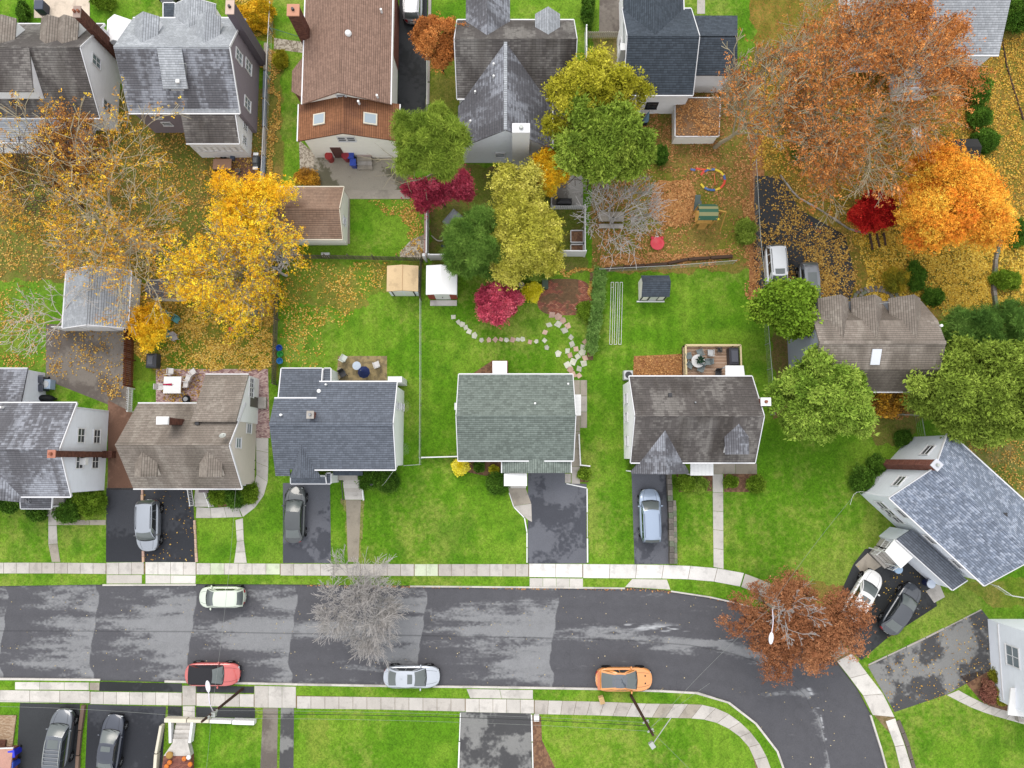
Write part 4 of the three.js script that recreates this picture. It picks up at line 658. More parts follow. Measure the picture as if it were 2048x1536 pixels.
// ------------------------------------------------------------------ back row
{ // far left back house
  const he = 3.0, hr = 6.4, zr = W(80, 94, hr).z, z1 = W(150, 236, he).z, z0 = W(80, 48, he + .2).z, x1 = W(200, 225, he).x, x0 = x1 - 13.5;
  const G = house('cape_house', 'dark weathered house with white clapboard gable behind yellow tree, upper left corner', (x0 + x1) / 2, (z0 + z1) / 2);
  const R = gable(G, FX, { a0: x0, a1: x1, c0: z0, c1: z1, cr: zr, he: 3.2, he1: he, hr, og: .1 }, roofMat.old, wall.white);
  for (const x of [2, 92, 124]) { const xx = x === 92 ? 95 : x === 124 ? 128 : x; dormer(G, R, W(xx, 60, 5.8).x, 1.6, W(xx, 40, 5.45).z, 5.45, 5.95, -1, roofMat.taupe, wall.white, { ov: .2 }); }
  { const a0 = x0 + .5, a1 = W(60, 130, 6).x; shedDormer(G, R, a0, a1, zr + .1, W(40, 178, 5.6).z, hr - .02, 5.6, 1, roofMat.old, wall.white); }
  const X = x1 - .1; for (const [x, y] of [[192, 123], [219, 218]]) { const p = onX(x, y, X); p.y = y < 150 ? 3.9 : 1.9; win(null, G, p, V(1, 0, 0), .9, 1.2, { panes: 2, glass: glassSky }); }
  { const b = W(229, 122, 0); chimney(G, V(X + .3, 0, b.z), .5, .9, 0, 7.3, brickBrown, { pots: 2, cap: std(seen(170, 150, 140), .8) }); }
  const xw = W(215, 90).x; part(G, 'entry_wall', profWalls(FZ, W(0, 100).z - 1.2, W(0, 100).z + 1, [[X, 2.4], [X + 1, 3.2], [X + 2, 2.4]]), wall.cool); part(G, 'entry_roof', [slab([V(X - .1, 2.45, W(0, 100).z - 1.4), V(X - .1, 2.45, W(0, 100).z + 1), V(X + 1, 3.3, W(0, 100).z + 1), V(X + 1, 3.3, W(0, 100).z - 1.4)], .1), slab([V(X + 2.1, 2.45, W(0, 100).z - 1.4), V(X + 2.1, 2.45, W(0, 100).z + 1), V(X + 1, 3.3, W(0, 100).z + 1), V(X + 1, 3.3, W(0, 100).z - 1.4)], .1)], wall.white);
  leanTo(G, [W(-60, 285, 2.4), W(150, 285, 2.4), W(160, 225, 3.0), W(-60, 225, 3.0)], roofMat.silver, wall.white, { trim: [0] });
  part(G, 'window_box', box(W(154, 47, 5).x, 5, W(154, 47, 5).z, .4, .4, .4), white);
}
{ // silver-grey house with plum wall
  const he = 4.4, hr = 7.2, zr = W(345, 93, hr).z, z1 = W(300, 226, he).z, x0 = W(252, 200, 4.9).x, x1 = W(476, 200, 4.9).x, z0 = W(345, 36, 4.6).z;
  const G = house('cape_house', 'silvery grey house with plum side wall, two front dormers and rear sunroom', (x0 + x1) / 2, (z0 + z1) / 2);
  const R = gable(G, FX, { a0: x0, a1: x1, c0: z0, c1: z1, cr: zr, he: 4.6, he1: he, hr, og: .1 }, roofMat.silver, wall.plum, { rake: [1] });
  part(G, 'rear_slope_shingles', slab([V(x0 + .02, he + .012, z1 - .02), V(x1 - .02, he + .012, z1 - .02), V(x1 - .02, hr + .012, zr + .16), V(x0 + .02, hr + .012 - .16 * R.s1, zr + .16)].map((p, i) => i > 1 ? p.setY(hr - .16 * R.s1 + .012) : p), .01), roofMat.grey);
  for (const x of [288, 412]) dormer(G, R, W(x, 50, 6.6).x, 1.8, W(x, 37, 6.2).z, 6.27, 6.87, -1, roofMat.silver, wall.white, { ov: .2 });
  { const a = W(377, 30, 5.6).x; dormer(G, R, a, 3.4, z0 - 1.2, 4.55, 5.5, -1, roofMat.silver, wall.white, { down: true, win: false, trim: gutterMat }); leanTo(G, [W(327, 6, 3.2), W(350, 6, 3.2), W(350, 40, 3.6), W(327, 40, 3.6)], roofMat.slate, wall.white, { in: .05 }); }
  { const a0 = W(322, 130, 6.6).x, a1 = W(366, 130, 6.6).x; shedDormer(G, R, a0, a1, zr + .15, W(345, 172, 5.9).z, hr + .02, 5.95, 1, roofMat.silver, wall.white); }
  const X = x1 - .1; for (const [x, y] of [[477, 113], [496, 133], [494, 208]]) { const p = onX(x, y, X); p.y = clamp(p.y, 1.7, 5); win(null, G, p, V(1, 0, 0), 1.0, 1.3, { panes: 2, glass: glassSky }); }
  { const b = W(516, 128); chimney(G, V(X + .35, 0, W(0, 122).z), .6, 1.1, 0, 7.9, std(seen(112, 104, 112), .85, { map: lapTone }), { pots: 1, pot: metalDark, cap: std(seen(214, 190, 176), .8) }); }
  const xa = W(369, 240, 3.6).x, xb = W(476, 240, 3.6).x, zw = W(420, 287, 3.1).z; leanTo(G, [V(xa, 3.1, zw), V(xb, 3.1, zw), V(xb, 5.3, z1 - 1.6), V(xa, 5.3, z1 - 1.6)], roofMat.old, wall.white, { in: .03, trim: [0, 1], name: 'sunroom_roof', wname: 'sunroom_wall' });
  for (let i = 0; i < 8; i++) win(null, G, V(lerp(xa, xb, (i + .8) / 8.6), 1.9, zw - .12), V(0, 0, 1), .45, .9, { glass: glassSky }); for (let i = 0; i < 2; i++) win(null, G, V(xb - .1, 1.8, zw - .9 - i * 1.3), V(1, 0, 0), .7, .9, { panes: 3, glass: glassSky });
  part(G, 'side_canopy_roof', slab([W(452, 37, 3), W(492, 37, 3), W(484, 62, 3.6), W(466, 62, 3.6)], .1), roofMat.silver);
  for (const [x, y] of [[312, 233], [334, 247]]) { const p = onZ(x, y, z1 - .3); p.y = clamp(p.y, 1.4, 3.6); win(null, G, p, V(0, 0, 1), .8, .6); }
  boxVent(G, W(356, 163, 6.2), white); part(G, 'aerial', [bar(W(372, 127, 6.8), W(358, 127, 6.8), .02), bar(W(372, 127, 6.8), W(372, 160, 6.0), .02)], galv); part(G, 'downspout', bar(W(258, 227, 4.2), W(253, 255, .3), .07), gutterMat);
}
{ // brown house, ridge towards the street
  const he = 5.2, hr = 7.2, x0 = W(608, 90, he).x, x1 = W(783, 90, he).x, xr = W(678, 90, hr).x, z1 = W(690, 208, he).z, z0 = W(690, -60, he).z;
  const G = house('brown_house', 'long brown shingled house with cream rear gable, skylights and bins', (x0 + x1) / 2, (z0 + z1) / 2);
  const R = gable(G, FZ, { a0: z0, a1: z1, c0: x0, c1: x1, cr: xr, he, hr, og: .3, oe: .3 }, roofMat.brown, wall.cream, { rake: [] });
  const xa = W(596, 240, 4.6).x, xb = W(798, 240, 4.6).x, xm = W(686, 265, 5.8).x, zc = W(686, 281, 4.6).z;
  const R2 = gable(G, FZ, { a0: z1 - .35, a1: zc, c0: xa, c1: xb, cr: xm, he: 4.5, hr: 6.0, og: .5, oe: .3 }, roofMat.russet, wall.cream, { rake: [] });
  for (const [x, y] of [[638, 238], [741, 238]]) { const p = W(x, y, 5.3), h = R2.H; const q = (dx, dz) => V(p.x + dx, h(p.x + dx) + .14, p.z + dz); part(G, 'skylight', [slab([q(-.55, -.5), q(.55, -.5), q(.55, .5), q(-.55, .5)], .2)], trimCream); const gl = slab([q(-.45, -.4), q(.45, -.4), q(.45, .4), q(-.45, .4)].map(v => v.setY(v.y + .012)), .02); part(G, 'skylight_pane', gl, skylightGlass); }
  const zw = zc - .5; for (const x of [688, 706]) { const p = onZ(x, 285, zw); p.y = 3.9; win(null, G, p, V(0, 0, 1), .7, .8); } { const p = onZ(677, 307, zw); part(G, 'door', box(p.x, 1.1, zw + .03, .95, 2.1, .07), std(seen(96, 60, 56), .5)); }
  win(null, G, V(onZ(682, 190, z1 - .3).x, 6.0, z1 - .3), V(0, 0, 1), .8, .6);
  part(G, 'tubular_skylight', [new THREE.SphereGeometry(.3, 16, 8, 0, 6.3, 0, 1.57).translate(W(697, 69, 6.7).x, R.H(W(697, 69, 6.7).x) - .05, W(697, 69, 6.7).z)], white);
  { const a = W(590, 112, 4.8).x; const bz0 = W(0, 112, 4.8).z, bz1 = W(0, 205, 4.8).z, xo = W(583, 150, 4.6).x, zq = (bz1 - bz0) * .28; part(G, 'bay_roof', [slab([V(x0 + .3, 5.4, bz0), V(xo, 4.5, bz0 + zq), V(x0 + .9, 5.55, bz0 + zq)], .1), slab([V(xo, 4.5, bz0 + zq), V(xo, 4.5, bz1 - zq), V(x0 + .9, 5.55, bz1 - zq), V(x0 + .9, 5.55, bz0 + zq)], .1), slab([V(x0 + .3, 5.4, bz1), V(xo, 4.5, bz1 - zq), V(x0 + .9, 5.55, bz1 - zq)], .1)], roofMat.brown); part(G, 'bay_wall', slab([V(x0 + .4, 4.3, bz0 + .1), V(xo + .2, 4.3, bz0 + zq), V(xo + .2, 4.3, bz1 - zq), V(x0 + .4, 4.3, bz1 - .1)], 4.3), brickRed); }
  chimney(G, V(x0 + .1, 0, W(0, 76, 0).z + 3), .9, .9, 0, 8.6, brickBrown, { pots: 1, pot: metalDark, cap: std(seen(206, 150, 124), .8) });
  for (const [x, y] of [[763, 23], [755, 194]]) vent(G, W(x, y, 5.8), .1, .5); vent(G, W(718, 206, 6.1), .1, .5);
  { const X = x1 - .3, p = onX(788, 200, X); part(G, 'side_wall_brick', box(X + .02, 1.2, (z0 + z1) / 2 - 3, .06, 2.4, z1 - z0 - 6), brickRed); }
  const d = [[716, 308], [745, 308], [746, 340], [716, 340]].map(([x, y]) => W(x, y)); part(G, 'stoop', flat([[716, 306], [745, 306], [745, 318], [716, 318]], .6, .6), std(seen(190, 172, 166), .8)); steps(G, 'step', [W(716, 318), W(745, 318)], [W(716, 341), W(746, 341)], 3, .16, .5, [concOld[0], conc[3]]);
}
{ // grey house with big rear cross gable
  const he = 4.2, hr = 7.4, x0 = W(914, 140, 4.6).x, x1 = W(1148, 140, 4.6).x, zr = W(1030, 78, hr).z, z0 = W(1030, 40, he + .6).z, z1 = W(1120, 197, he).z;
  const G = house('cape_house', 'large grey house with big rear cross gable and white chimney', (x0 + x1) / 2, (z0 + z1) / 2);
  const R = gable(G, FX, { a0: x0, a1: x1, c0: z0, c1: z1, cr: zr, he: 4.8, he1: he, hr, og: .12 }, roofMat.old, wall.white);
  const xa = x0 + .05, xb = W(1105, 250, 3.9).x, zf = W(1010, 288, 4.6).z, xm = W(1011, 180, 7.2).x, top = 7.25, wl = (xm - xa), ev0 = 3.7, ev1 = 3.7, cz = h => zr + (hr - h) / R.s1 + .0;
  part(G, 'cross_gable_roof', [slab([V(xa, ev0, zf), V(xm, top, zf), V(xm, top, cz(top)), V(xa, ev0, cz(ev0) - .1)], .14), slab([V(xb, ev1, zf), V(xm, top, zf), V(xm, top, cz(top)), V(xb, ev1, cz(ev1) - .1)], .14)], roofMat.grey);
  part(G, 'cross_gable_wall', profWalls(FZ, z1 - 1, zf - .3, [[xa + .3, ev0 + .05], [xm, top - .25], [xb - .3, ev1 + .05]]), wall.cool); part(G, 'cross_gable_ridge_cap', slab([V(xm - .14, top + .02, cz(top)), V(xm + .14, top + .02, cz(top)), V(xm + .14, top + .02, zf), V(xm - .14, top + .02, zf)], .05), roofMat.silver);
  for (const x of [1000, 1078]) { const p = onZ(x, 310, zf - .3); p.y = 1.8; win(null, G, p, V(0, 0, 1), .8, .8, { glass: glassSky }); }
  { const p = W(1040, 336); part(G, 'chimney', [box(p.x, 3.9, zf + .1, 1.45, 7.8, .8)], std(seen(238, 238, 240), .7)); part(G, 'flue_pot', cyl(p.x, 7.8, zf + .1, .18, .15, .25, 12), galv); }
  for (const x of [1096]) dormer(G, R, W(x, 50, 6.4).x, 1.9, W(x, 28, 6).z, 5.9, 6.8, -1, roofMat.silver, wall.white, {}); dormer(G, R, W(975, 40, 6).x, 3.6, z0 - 2.5, 5.1, 6.9, -1, roofMat.grey, wall.white, { down: true, win: false });
  part(G, 'rear_wall', flat([[1106, 198], [1150, 198], [1150, 222], [1106, 222]], 2.4, 2.4), wall.cream); part(G, 'gutter', bar(V(xb + .04, ev1 - .05, z1), V(xb + .04, ev1 - .05, zf), .09, .12), gutterMat); part(G, 'box_meter', box(x1 + .1, 2.8, W(0, 106, 2.8).z, .5, .6, .6), white);
  for (const [x, y] of [[988, 142], [988, 166], [950, 180], [940, 235], [1028, 116]]) { const p = W(x, y, 5.5); vent(G, p.setY(Math.max(3.9, x < 1011 ? top - (xm - p.x) * (top - ev0) / (xm - xa) : 6.3)), .09, .45); }
}
{ // slate roofed house with flat leaf-strewn wing
  const he = 4.0, hr = 6.6, zr = W(1330, 72, hr).z, z1 = W(1330, 190, he).z, z0 = W(1330, 20, he).z, x0 = W(1249, 140, 4.8).x, x1 = W(1388, 140, 4.6).x;
  const G = house('slate_house', 'dark slate-blue roofed house with flat rear wing under fallen orange leaves', (x0 + x1) / 2, (z0 + z1) / 2);
  const R = gable(G, FX, { a0: x0, a1: x1, c0: z0, c1: z1, cr: zr, he: 4.2, he1: he, hr, og: .12 }, roofMat.slate, wall.white);
  { const xm = W(1309, 20, 6.5).x, xl = W(1248, 20, 4.6).x, xr2 = W(1369, 20, 4.6).x, za = W(0, -70, 5).z; part(G, 'front_wing_roof', [slab([V(xl, 4.3, za), V(xm, 6.5, za), V(xm, 6.5, zr - .05), V(xl, 4.3, zr - .05)]), slab([V(xr2, 4.3, za), V(xm, 6.5, za), V(xm, 6.5, zr - .05), V(xr2, 4.3, zr - .05)])], roofMat.slate); part(G, 'front_wing_wall', profWalls(FZ, za + .2, zr, [[xl + .3, 4.2], [xm, 6.2], [xr2 - .3, 4.2]]), wall.white); part(G, 'gutter', bar(V(xr2 + .04, 4.25, za), V(xr2 + .04, 4.25, zr - 1.2), .1, .1), gutterMat); }
  leanTo(G, [W(1372, 31, 3.4), W(1475, 31, 3.4), W(1475, 72, 4.4), W(1372, 72, 4.4)], roofMat.slate, wall.white, { trim: [] }); leanTo(G, [W(1385, 150, 3.2), W(1475, 150, 3.2), W(1475, 74, 4.4), W(1385, 74, 4.4)], roofMat.slate, wall.white, { trim: [] });
  const q = [W(1351, 196, 1.7), W(1440, 196, 1.7), W(1437, 272, 1.7), W(1351, 272, 1.7)]; leanTo(G, q, std(seen(150, 118, 90), .9, { map: concTex }), wall.cream, { in: .02, name: 'flat_roof' });
  part(G, 'rear_wall', profWalls(FX, W(1249, 194, 2.8).x, W(1349, 194, 2.8).x, [[z1 - 2, 3], [W(0, 196, 2.9).z, 2.9]]), wall.cream); { const zz = W(0, 196, 2.9).z, p = onZ(1305, 206, zz); p.y = 1.6; win(null, G, p, V(0, 0, 1), 1.0, 1.1, { panes: 2, frame: black }); }
  const X = x0 + .12; for (const y of [95, 118, 143]) { const p = onX(1240, y, X); p.y = 2.2; win(null, G, p, V(-1, 0, 0), .8, 1.2); } chimney(G, V(x0 - .15, 0, W(0, 100, 5).z), .45, .5, 0, 5.4, white, { pots: 0, cap: white }); boxVent(G, W(1366, 108, 5.5));
}
{ // pale grey roof at the top right corner
  const he = 3.4, hr = 6, x1 = W(2004, 60, 4).x, x0 = W(1720, 60, 4).x, z1 = W(1950, 110, he).z, zr = W(1950, -40, hr).z;
  const G = house('grey_house', 'pale grey shingled roof mostly under the orange oak, top right corner', (x0 + x1) / 2, zr);
  const R = gable(G, FX, { a0: x0, a1: x1, c0: zr - (z1 - zr), c1: z1, cr: zr, he, hr, og: .2 }, roofMat.silver, wall.cool, { rake: [] });
  leanTo(G, [W(1810, 175, 2.6), W(1880, 175, 2.6), W(1880, 108, 3.2), W(1810, 108, 3.2)], roofMat.silver, wall.white, {}); vent(G, W(1899, 98, 3.8), .15, .4, galv);
}
// ------------------------------------------------------------------ vehicles
const tyreGeo = (() => { const p = [[.2, -.1], [.3, -.115], [.335, -.09], [.345, -.05], [.345, .05], [.335, .09], [.3, .115], [.2, .1]].map(a => new THREE.Vector2(a[0], a[1])); return new THREE.LatheGeometry(p, 26).rotateX(Math.PI / 2); })();
const rimGeo = (() => { const b = [new THREE.CylinderGeometry(.225, .225, .19, 22).rotateX(Math.PI / 2)]; for (let i = 0; i < 5; i++) { const a = i / 5 * 6.283; const s = new THREE.BoxGeometry(.055, .17, .03); s.translate(0, .12, .105); s.rotateZ(a); b.push(s); const t = s.clone(); t.rotateY(Math.PI); b.push(t); } return merge(b); })();
const carGlass = new THREE.MeshPhysicalMaterial({ color: seen(92, 100, 100), roughness: .3, clearcoat: .5, clearcoatRoughness: .22 });
const sideGlass = new THREE.MeshPhysicalMaterial({ color: seen(44, 48, 50), roughness: .06, clearcoat: 1, clearcoatRoughness: .03 });
const rimMat = std(seen(176, 178, 182), .35, { metalness: .6 }), archMat = std(seen(24, 24, 26), .95), lampMat = new THREE.MeshPhysicalMaterial({ color: seen(220, 226, 232), roughness: .1, clearcoat: 1 }), tailMat = new THREE.MeshPhysicalMaterial({ color: seen(186, 40, 48), roughness: .15, clearcoat: 1 }), plateMat = std(seen(232, 232, 226), .5), seamMat = std(seen(46, 46, 50), .7);
const paint = (r, g, b, metal = .25) => new THREE.MeshPhysicalMaterial({ color: seen(r, g, b), roughness: .34, metalness: metal, clearcoat: 1, clearcoatRoughness: .06 });
// kinds: stations along the car are given as fractions of its length, 0 rear .. 1 front
const KIND = {
  sedan: { L: 4.8, W: 1.84, H: 1.45, hood: .84, belt: .93, tail: .98, rb: .09, rr: .27, fr: .55, fb: .74, wr: .72, nose: .62, rearH: .92, wb: [.19, .8] },
  suv: { L: 4.7, W: 1.88, H: 1.72, hood: 1.0, belt: 1.06, tail: 1.08, rb: .02, rr: .09, fr: .6, fb: .76, wr: .78, nose: .74, rearH: 1.06, wb: [.19, .8] },
  hatch: { L: 4.2, W: 1.78, H: 1.5, hood: .92, belt: .96, tail: .98, rb: .02, rr: .13, fr: .58, fb: .78, wr: .74, nose: .66, rearH: .95, wb: [.18, .81] },
  coupe: { L: 4.75, W: 1.9, H: 1.32, hood: .86, belt: .92, tail: .96, rb: .08, rr: .34, fr: .5, fb: .7, wr: .68, nose: .64, rearH: .92, wb: [.2, .79] },
};
function car(label, k, pm, px, py, heading, o = {}) {     // heading: degrees, 0 = nose to image right, 90 = nose up
  const K = { ...KIND[k], ...o.k }, { L, H } = K, hw = K.W / 2, ground = o.y ?? .012, P = W(px, py, ground + .5); P.y = ground;
  const G = thing(o.name || (k === 'suv' ? 'parked_suv' : k === 'hatch' ? 'parked_hatchback' : k === 'coupe' ? 'parked_coupe' : 'parked_sedan'), label, 'car', P, 'parked cars', heading * Math.PI / 180);
  const X = t => (t - .5) * L;
  const half = t => { const e = Math.abs(t - .5) * 2; const n = t > .5 ? 7 : 8; return hw * Math.pow(Math.max(0, 1 - Math.pow(e, n)), .33) * (1 - .06 * sst(.55, 1, e) - (t > .5 ? .03 * sst(.6, 1, e) : 0)); };
  const topY = t => t > K.fb - .02 ? lerp(K.hood + .06, K.nose, Math.pow((t - K.fb + .02) / (1.02 - K.fb), 1.9)) : t < K.rb + .03 ? lerp(K.rearH - .12, K.tail, sst(0, K.rb + .03, t)) : lerp(K.tail, K.hood + .06, (t - K.rb) / (K.fb - K.rb));
  const low = t => .24 + .16 * Math.pow(Math.abs(t - .5) * 2, 7);
  // body cross-section: s 0 bottom .. 1 centre line on top
  const sec = (t, s) => {
    const w = Math.max(.02, half(t)), y1 = topY(t), y0 = low(t), sh = y1 - .1;
    if (s < .12) return [w * lerp(.8, .93, s / .12), lerp(y0 - .02, y0 + .06, s / .12)];
    if (s < .42) { const q = (s - .12) / .3; return [w * (.93 + .07 * Math.sin(q * Math.PI * .72)), lerp(y0 + .06, sh, q)]; }
    if (s < .62) { const q = (s - .42) / .2, a = q * Math.PI / 2; return [w * (.90 + .085 * Math.cos(a) - .0) - w * .12 * q, sh + .085 * Math.sin(a)]; }
    const q = (s - .62) / .38; return [w * .78 * (1 - q), sh + .085 + .03 * (1 - (1 - q) * (1 - q))];
  };
  const ns = 44, np = 26, pos = [], idx = [];
  const pt = (t, s, sd, off = 0) => { const [w, y] = sec(t, s); return V(X(t), y + off, sd * w); };
  for (let i = 0; i <= ns; i++) { const t = .5 - .5 * Math.cos(Math.PI * i / ns); for (let j = 0; j <= 2 * np; j++) { const s = j <= np ? j / np : (2 * np - j) / np, p = pt(t, s, j <= np ? 1 : -1); pos.push(p.x, p.y, p.z); } }
  const m = 2 * np + 1; for (let i = 0; i < ns; i++) for (let j = 0; j < m - 1; j++) { const a = i * m + j; idx.push(a, a + m, a + 1, a + 1, a + m, a + m + 1); }
  const bg = new THREE.BufferGeometry(); bg.setAttribute('position', new THREE.Float32BufferAttribute(pos, 3)); bg.setIndex(idx); bg.computeVertexNormals(); const body = M(bg, pm, 'body', G);
  const patch = (t0, t1, s0, s1, sd, off, nt = 5, nsg = 4) => { const p = [], ix = []; for (let i = 0; i <= nt; i++) for (let j = 0; j <= nsg; j++) { const t = lerp(t0, t1, i / nt), s = lerp(s0, s1, j / nsg), q = pt(t, s, sd), d = 1e-3, a = pt(Math.min(1, t + d), s, sd).sub(pt(t - d, s, sd)), b = pt(t, s + d, sd).sub(pt(t, s - d, sd)), n = a.cross(b).normalize(); if (n.z * sd < -.2 || n.y < -.6) n.negate(); q.addScaledVector(n, off); p.push(q.x, q.y, q.z); } for (let i = 0; i < nt; i++) for (let j = 0; j < nsg; j++) { const a = i * (nsg + 1) + j; ix.push(a, a + nsg + 1, a + 1, a + 1, a + nsg + 1, a + nsg + 2); } const g = new THREE.BufferGeometry(); g.setAttribute('position', new THREE.Float32BufferAttribute(p, 3)); g.setIndex(ix); g.computeVertexNormals(); return g; };
  // cabin
  const xb0 = X(K.rb), xr0 = X(K.rr), xr1 = X(K.fr), xb1 = X(K.fb), yb = K.belt - .06, yr = H - .05, wb = hw * .89, wr = hw * K.wr;
  const bowF = .16, bowR = .07;
  const roofP = (a, b) => { const x = lerp(xr0, xr1, a), z = wr * b, e = 1 - b * b; return V(x + (a - .5) * 2 * (a > .5 ? bowF * .55 : bowR) * e * Math.abs(a - .5) * 2, yr + .05 * e + .045 * Math.sin(Math.PI * clamp(a * .9 + .05)) - .04 * (1 - a) * (k === 'suv' ? .3 : 1), z * (1 - .06 * Math.pow(Math.abs(a - .45) * 2, 3))); };
  const grid = (fn, na, nb) => { const p = [], ix = []; for (let i = 0; i <= na; i++) for (let j = 0; j <= nb; j++) { const q = fn(i / na, j / nb); p.push(q.x, q.y, q.z); } for (let i = 0; i < na; i++) for (let j = 0; j < nb; j++) { const a = i * (nb + 1) + j; ix.push(a, a + 1, a + nb + 1, a + 1, a + nb + 2, a + nb + 1); } const g = new THREE.BufferGeometry(); g.setAttribute('position', new THREE.Float32BufferAttribute(p, 3)); g.setIndex(ix); g.computeVertexNormals(); return g; };
  const cowl = b => V(xb1 + bowF * (1 - b * b), K.hood + .045, wb * .97 * b), backB = b => V(xb0 - bowR * (1 - b * b), yb + .06, wb * .95 * b);
  const wsP = (a, b) => { const p = roofP(1, b), q = cowl(b); return q.lerp(p, a).add(V(.05 * Math.sin(Math.PI * a), .05 * Math.sin(Math.PI * a), 0)); };
  const rwP = (a, b) => { const p = roofP(0, b), q = backB(b); return q.lerp(p, a).add(V(-.04 * Math.sin(Math.PI * a), .04 * Math.sin(Math.PI * a), 0)); };
  const sideTop = (a, sd) => a < .5 ? roofP(a * 0 + lerp(0, 1, a), sd) : roofP(a, sd), sideBot = (a, sd) => V(lerp(xb0, xb1, a), lerp(yb + .06, K.hood + .045, a), wb * .965 * sd);
  const sdP = sd => (a, b) => { const p = sideBot(b, sd).lerp(sideTop(b, sd), a); p.z += sd * .035 * Math.sin(Math.PI * a); return p; };
  const cabin = o.softTop ? std(seen(52, 52, 56), .85) : (o.roof || pm);
  const mg = merge([grid((a, b) => roofP(a, b * 2 - 1), 8, 8), grid((a, b) => wsP(a, b * 2 - 1), 5, 8), grid((a, b) => rwP(a, b * 2 - 1), 5, 8), grid(sdP(1), 5, 8), grid(sdP(-1), 5, 8)].map(g => g.toNonIndexed()));
  const cab = M(toCreasedNormals(mg, .7), cabin, o.softTop ? 'soft_top' : 'roof', G);
  const lift = (fn, a0, a1, b0, b1, n, off, na = 5, nb = 8) => grid((a, b) => fn(lerp(a0, a1, a), lerp(b0, b1, b)).addScaledVector(n, off), na, nb);
  M(lift((a, b) => wsP(a, b * 2 - 1), .04, .95, .05, .95, V(.6, .8, 0), .008), carGlass, 'windshield', G);
  if (!o.softTop || o.rearGlass) M(lift((a, b) => rwP(a, b * 2 - 1), .12, .9, .1, .9, V(-.6, .7, 0), .008), carGlass, 'rear_window', G);
  const split = k === 'suv' ? [[.06, .24], [.27, .5], [.53, .84]] : k === 'coupe' ? [[.3, .5], [.53, .86]] : [[.16, .48], [.51, .86]];
  if (!o.softTop) for (const sd of [1, -1]) for (const [b0, b1] of split) M(lift(sdP(sd), .14, .9, b0, b1, V(0, .35, sd), .01, 3, 4), sideGlass, 'side_window', G);
  if (o.sunroof) M(lift((a, b) => roofP(a, b * 2 - 1), o.sunroof[0], o.sunroof[1], .2, .8, V(0, 1, 0), .008), carGlass, 'sunroof', G);
  if (o.glassRoof) { M(lift((a, b) => roofP(a, b * 2 - 1), 0, 1, .08, .92, V(0, 1, 0), .008), o.glassRoof, 'roof_panel', G); M(lift((a, b) => wsP(a, b * 2 - 1), .9, 1, .08, .92, V(.4, .9, 0), .009, 2, 8), o.glassRoof, 'roof_edge', G); M(lift((a, b) => rwP(a, b * 2 - 1), .84, 1, .1, .9, V(-.4, .9, 0), .009, 2, 8), o.glassRoof, 'roof_edge', G); }
  if (o.rails) for (const sd of [1, -1]) M(tube([0, .2, .5, .8, .98].map(a => roofP(lerp(.06, .92, a), sd * .88).add(V(0, a === 0 || a > .97 ? .02 : .07, 0))), .022, 6), o.railMat || galv, 'roof_rail', G);
  if (o.bars) for (const a of [.12, .24, .36, .48, .6]) M(bar(roofP(a, -.85).add(V(0, .06, 0)), roofP(a, .85).add(V(0, .06, 0)), .05, .03), metalGrey, 'roof_bar', G);
  // wheels with dark arches
  for (const t of K.wb) for (const sd of [1, -1]) {
    const z = sd * (hw * .985 - .1), w = new THREE.Group(); w.name = 'wheel'; w.position.set(X(t), .345 * (K.wheel || 1), z); G.add(w); M(tyreGeo, rubber, 'tyre', w); M(rimGeo, o.rim || rimMat, 'rim', w); w.scale.setScalar(K.wheel || 1);
    const a = new THREE.CylinderGeometry(.42, .42, .03, 22).rotateX(Math.PI / 2); a.translate(X(t), .36, sd * (half(t) * .985 - .002)); M(a, archMat, 'wheel_arch', G);
  }
  for (const sd of [1, -1]) {
    M(patch(.965, .992, .3, .56, sd, .007), lampMat, 'headlight', G); M(patch(k === 'suv' ? .004 : .006, .035, .24, .56, sd, .007), tailMat, 'tail_light', G);
    const mr = new THREE.SphereGeometry(.11, 10, 8).scale(.7, .75, 1.15); mr.translate(X(K.fb - .075), K.belt + .06, sd * (hw * .98 + .06)); M(mr, o.mirror || pm, 'mirror', G);
    M(merge([patch(K.fb + .015, .955, .70, .712, sd, .003, 8, 1)]), seamMat, 'hood_seam', G);
  }
  M(grid((a, b) => wsP(lerp(-.06, .05, a), lerp(.04, .96, b) * 2 - 1).add(V(.02, .012, 0)), 2, 10), black, 'cowl', G); for (const sd of [1, -1]) M(patch(.02, K.rb + .02, .70, .708, sd, .003, 5, 1), seamMat, 'boot_seam', G);
  M(merge([box(L / 2 - .05, .5, 0, .08, .22, hw * 1.1)]), black, 'grille', G); M(box(-L / 2 + .02, .62, 0, .05, .13, .4), plateMat, 'number_plate', G);
  M(box(L / 2 - .1, .3, 0, .14, .1, hw * 1.3), black, 'bumper_trim', G); M(merge([bar(wsP(.06, -.05).add(V(.03, .03, 0)), wsP(.16, .6).add(V(.03, .03, 0)), .02), bar(wsP(.06, -.75).add(V(.03, .03, 0)), wsP(.18, -.1).add(V(.03, .03, 0)), .02)]), black, 'wiper', G);
  if (o.spoiler) { M(merge([box(-L / 2 + .22, K.tail + .14, 0, .2, .03, hw * 1.55), box(-L / 2 + .24, K.tail + .06, hw * .6, .06, .16, .04), box(-L / 2 + .24, K.tail + .06, -hw * .6, .06, .16, .04)]), o.spoiler, 'spoiler', G); }
  if (o.hoodVents) for (const sd of [1, -1]) M(patch(.86, .885, .8, .87, sd, .004, 2, 2), black, 'hood_vent', G);
  M(box(0, .26, 0, L * .86, .1, hw * 1.5), archMat, 'underbody', G);
  if (o.fin) M(box(xr0 + .3, yr + .11, 0, .16, .05, .05), pm, 'aerial_fin', G);
  return G;
}
const rd = -.12;
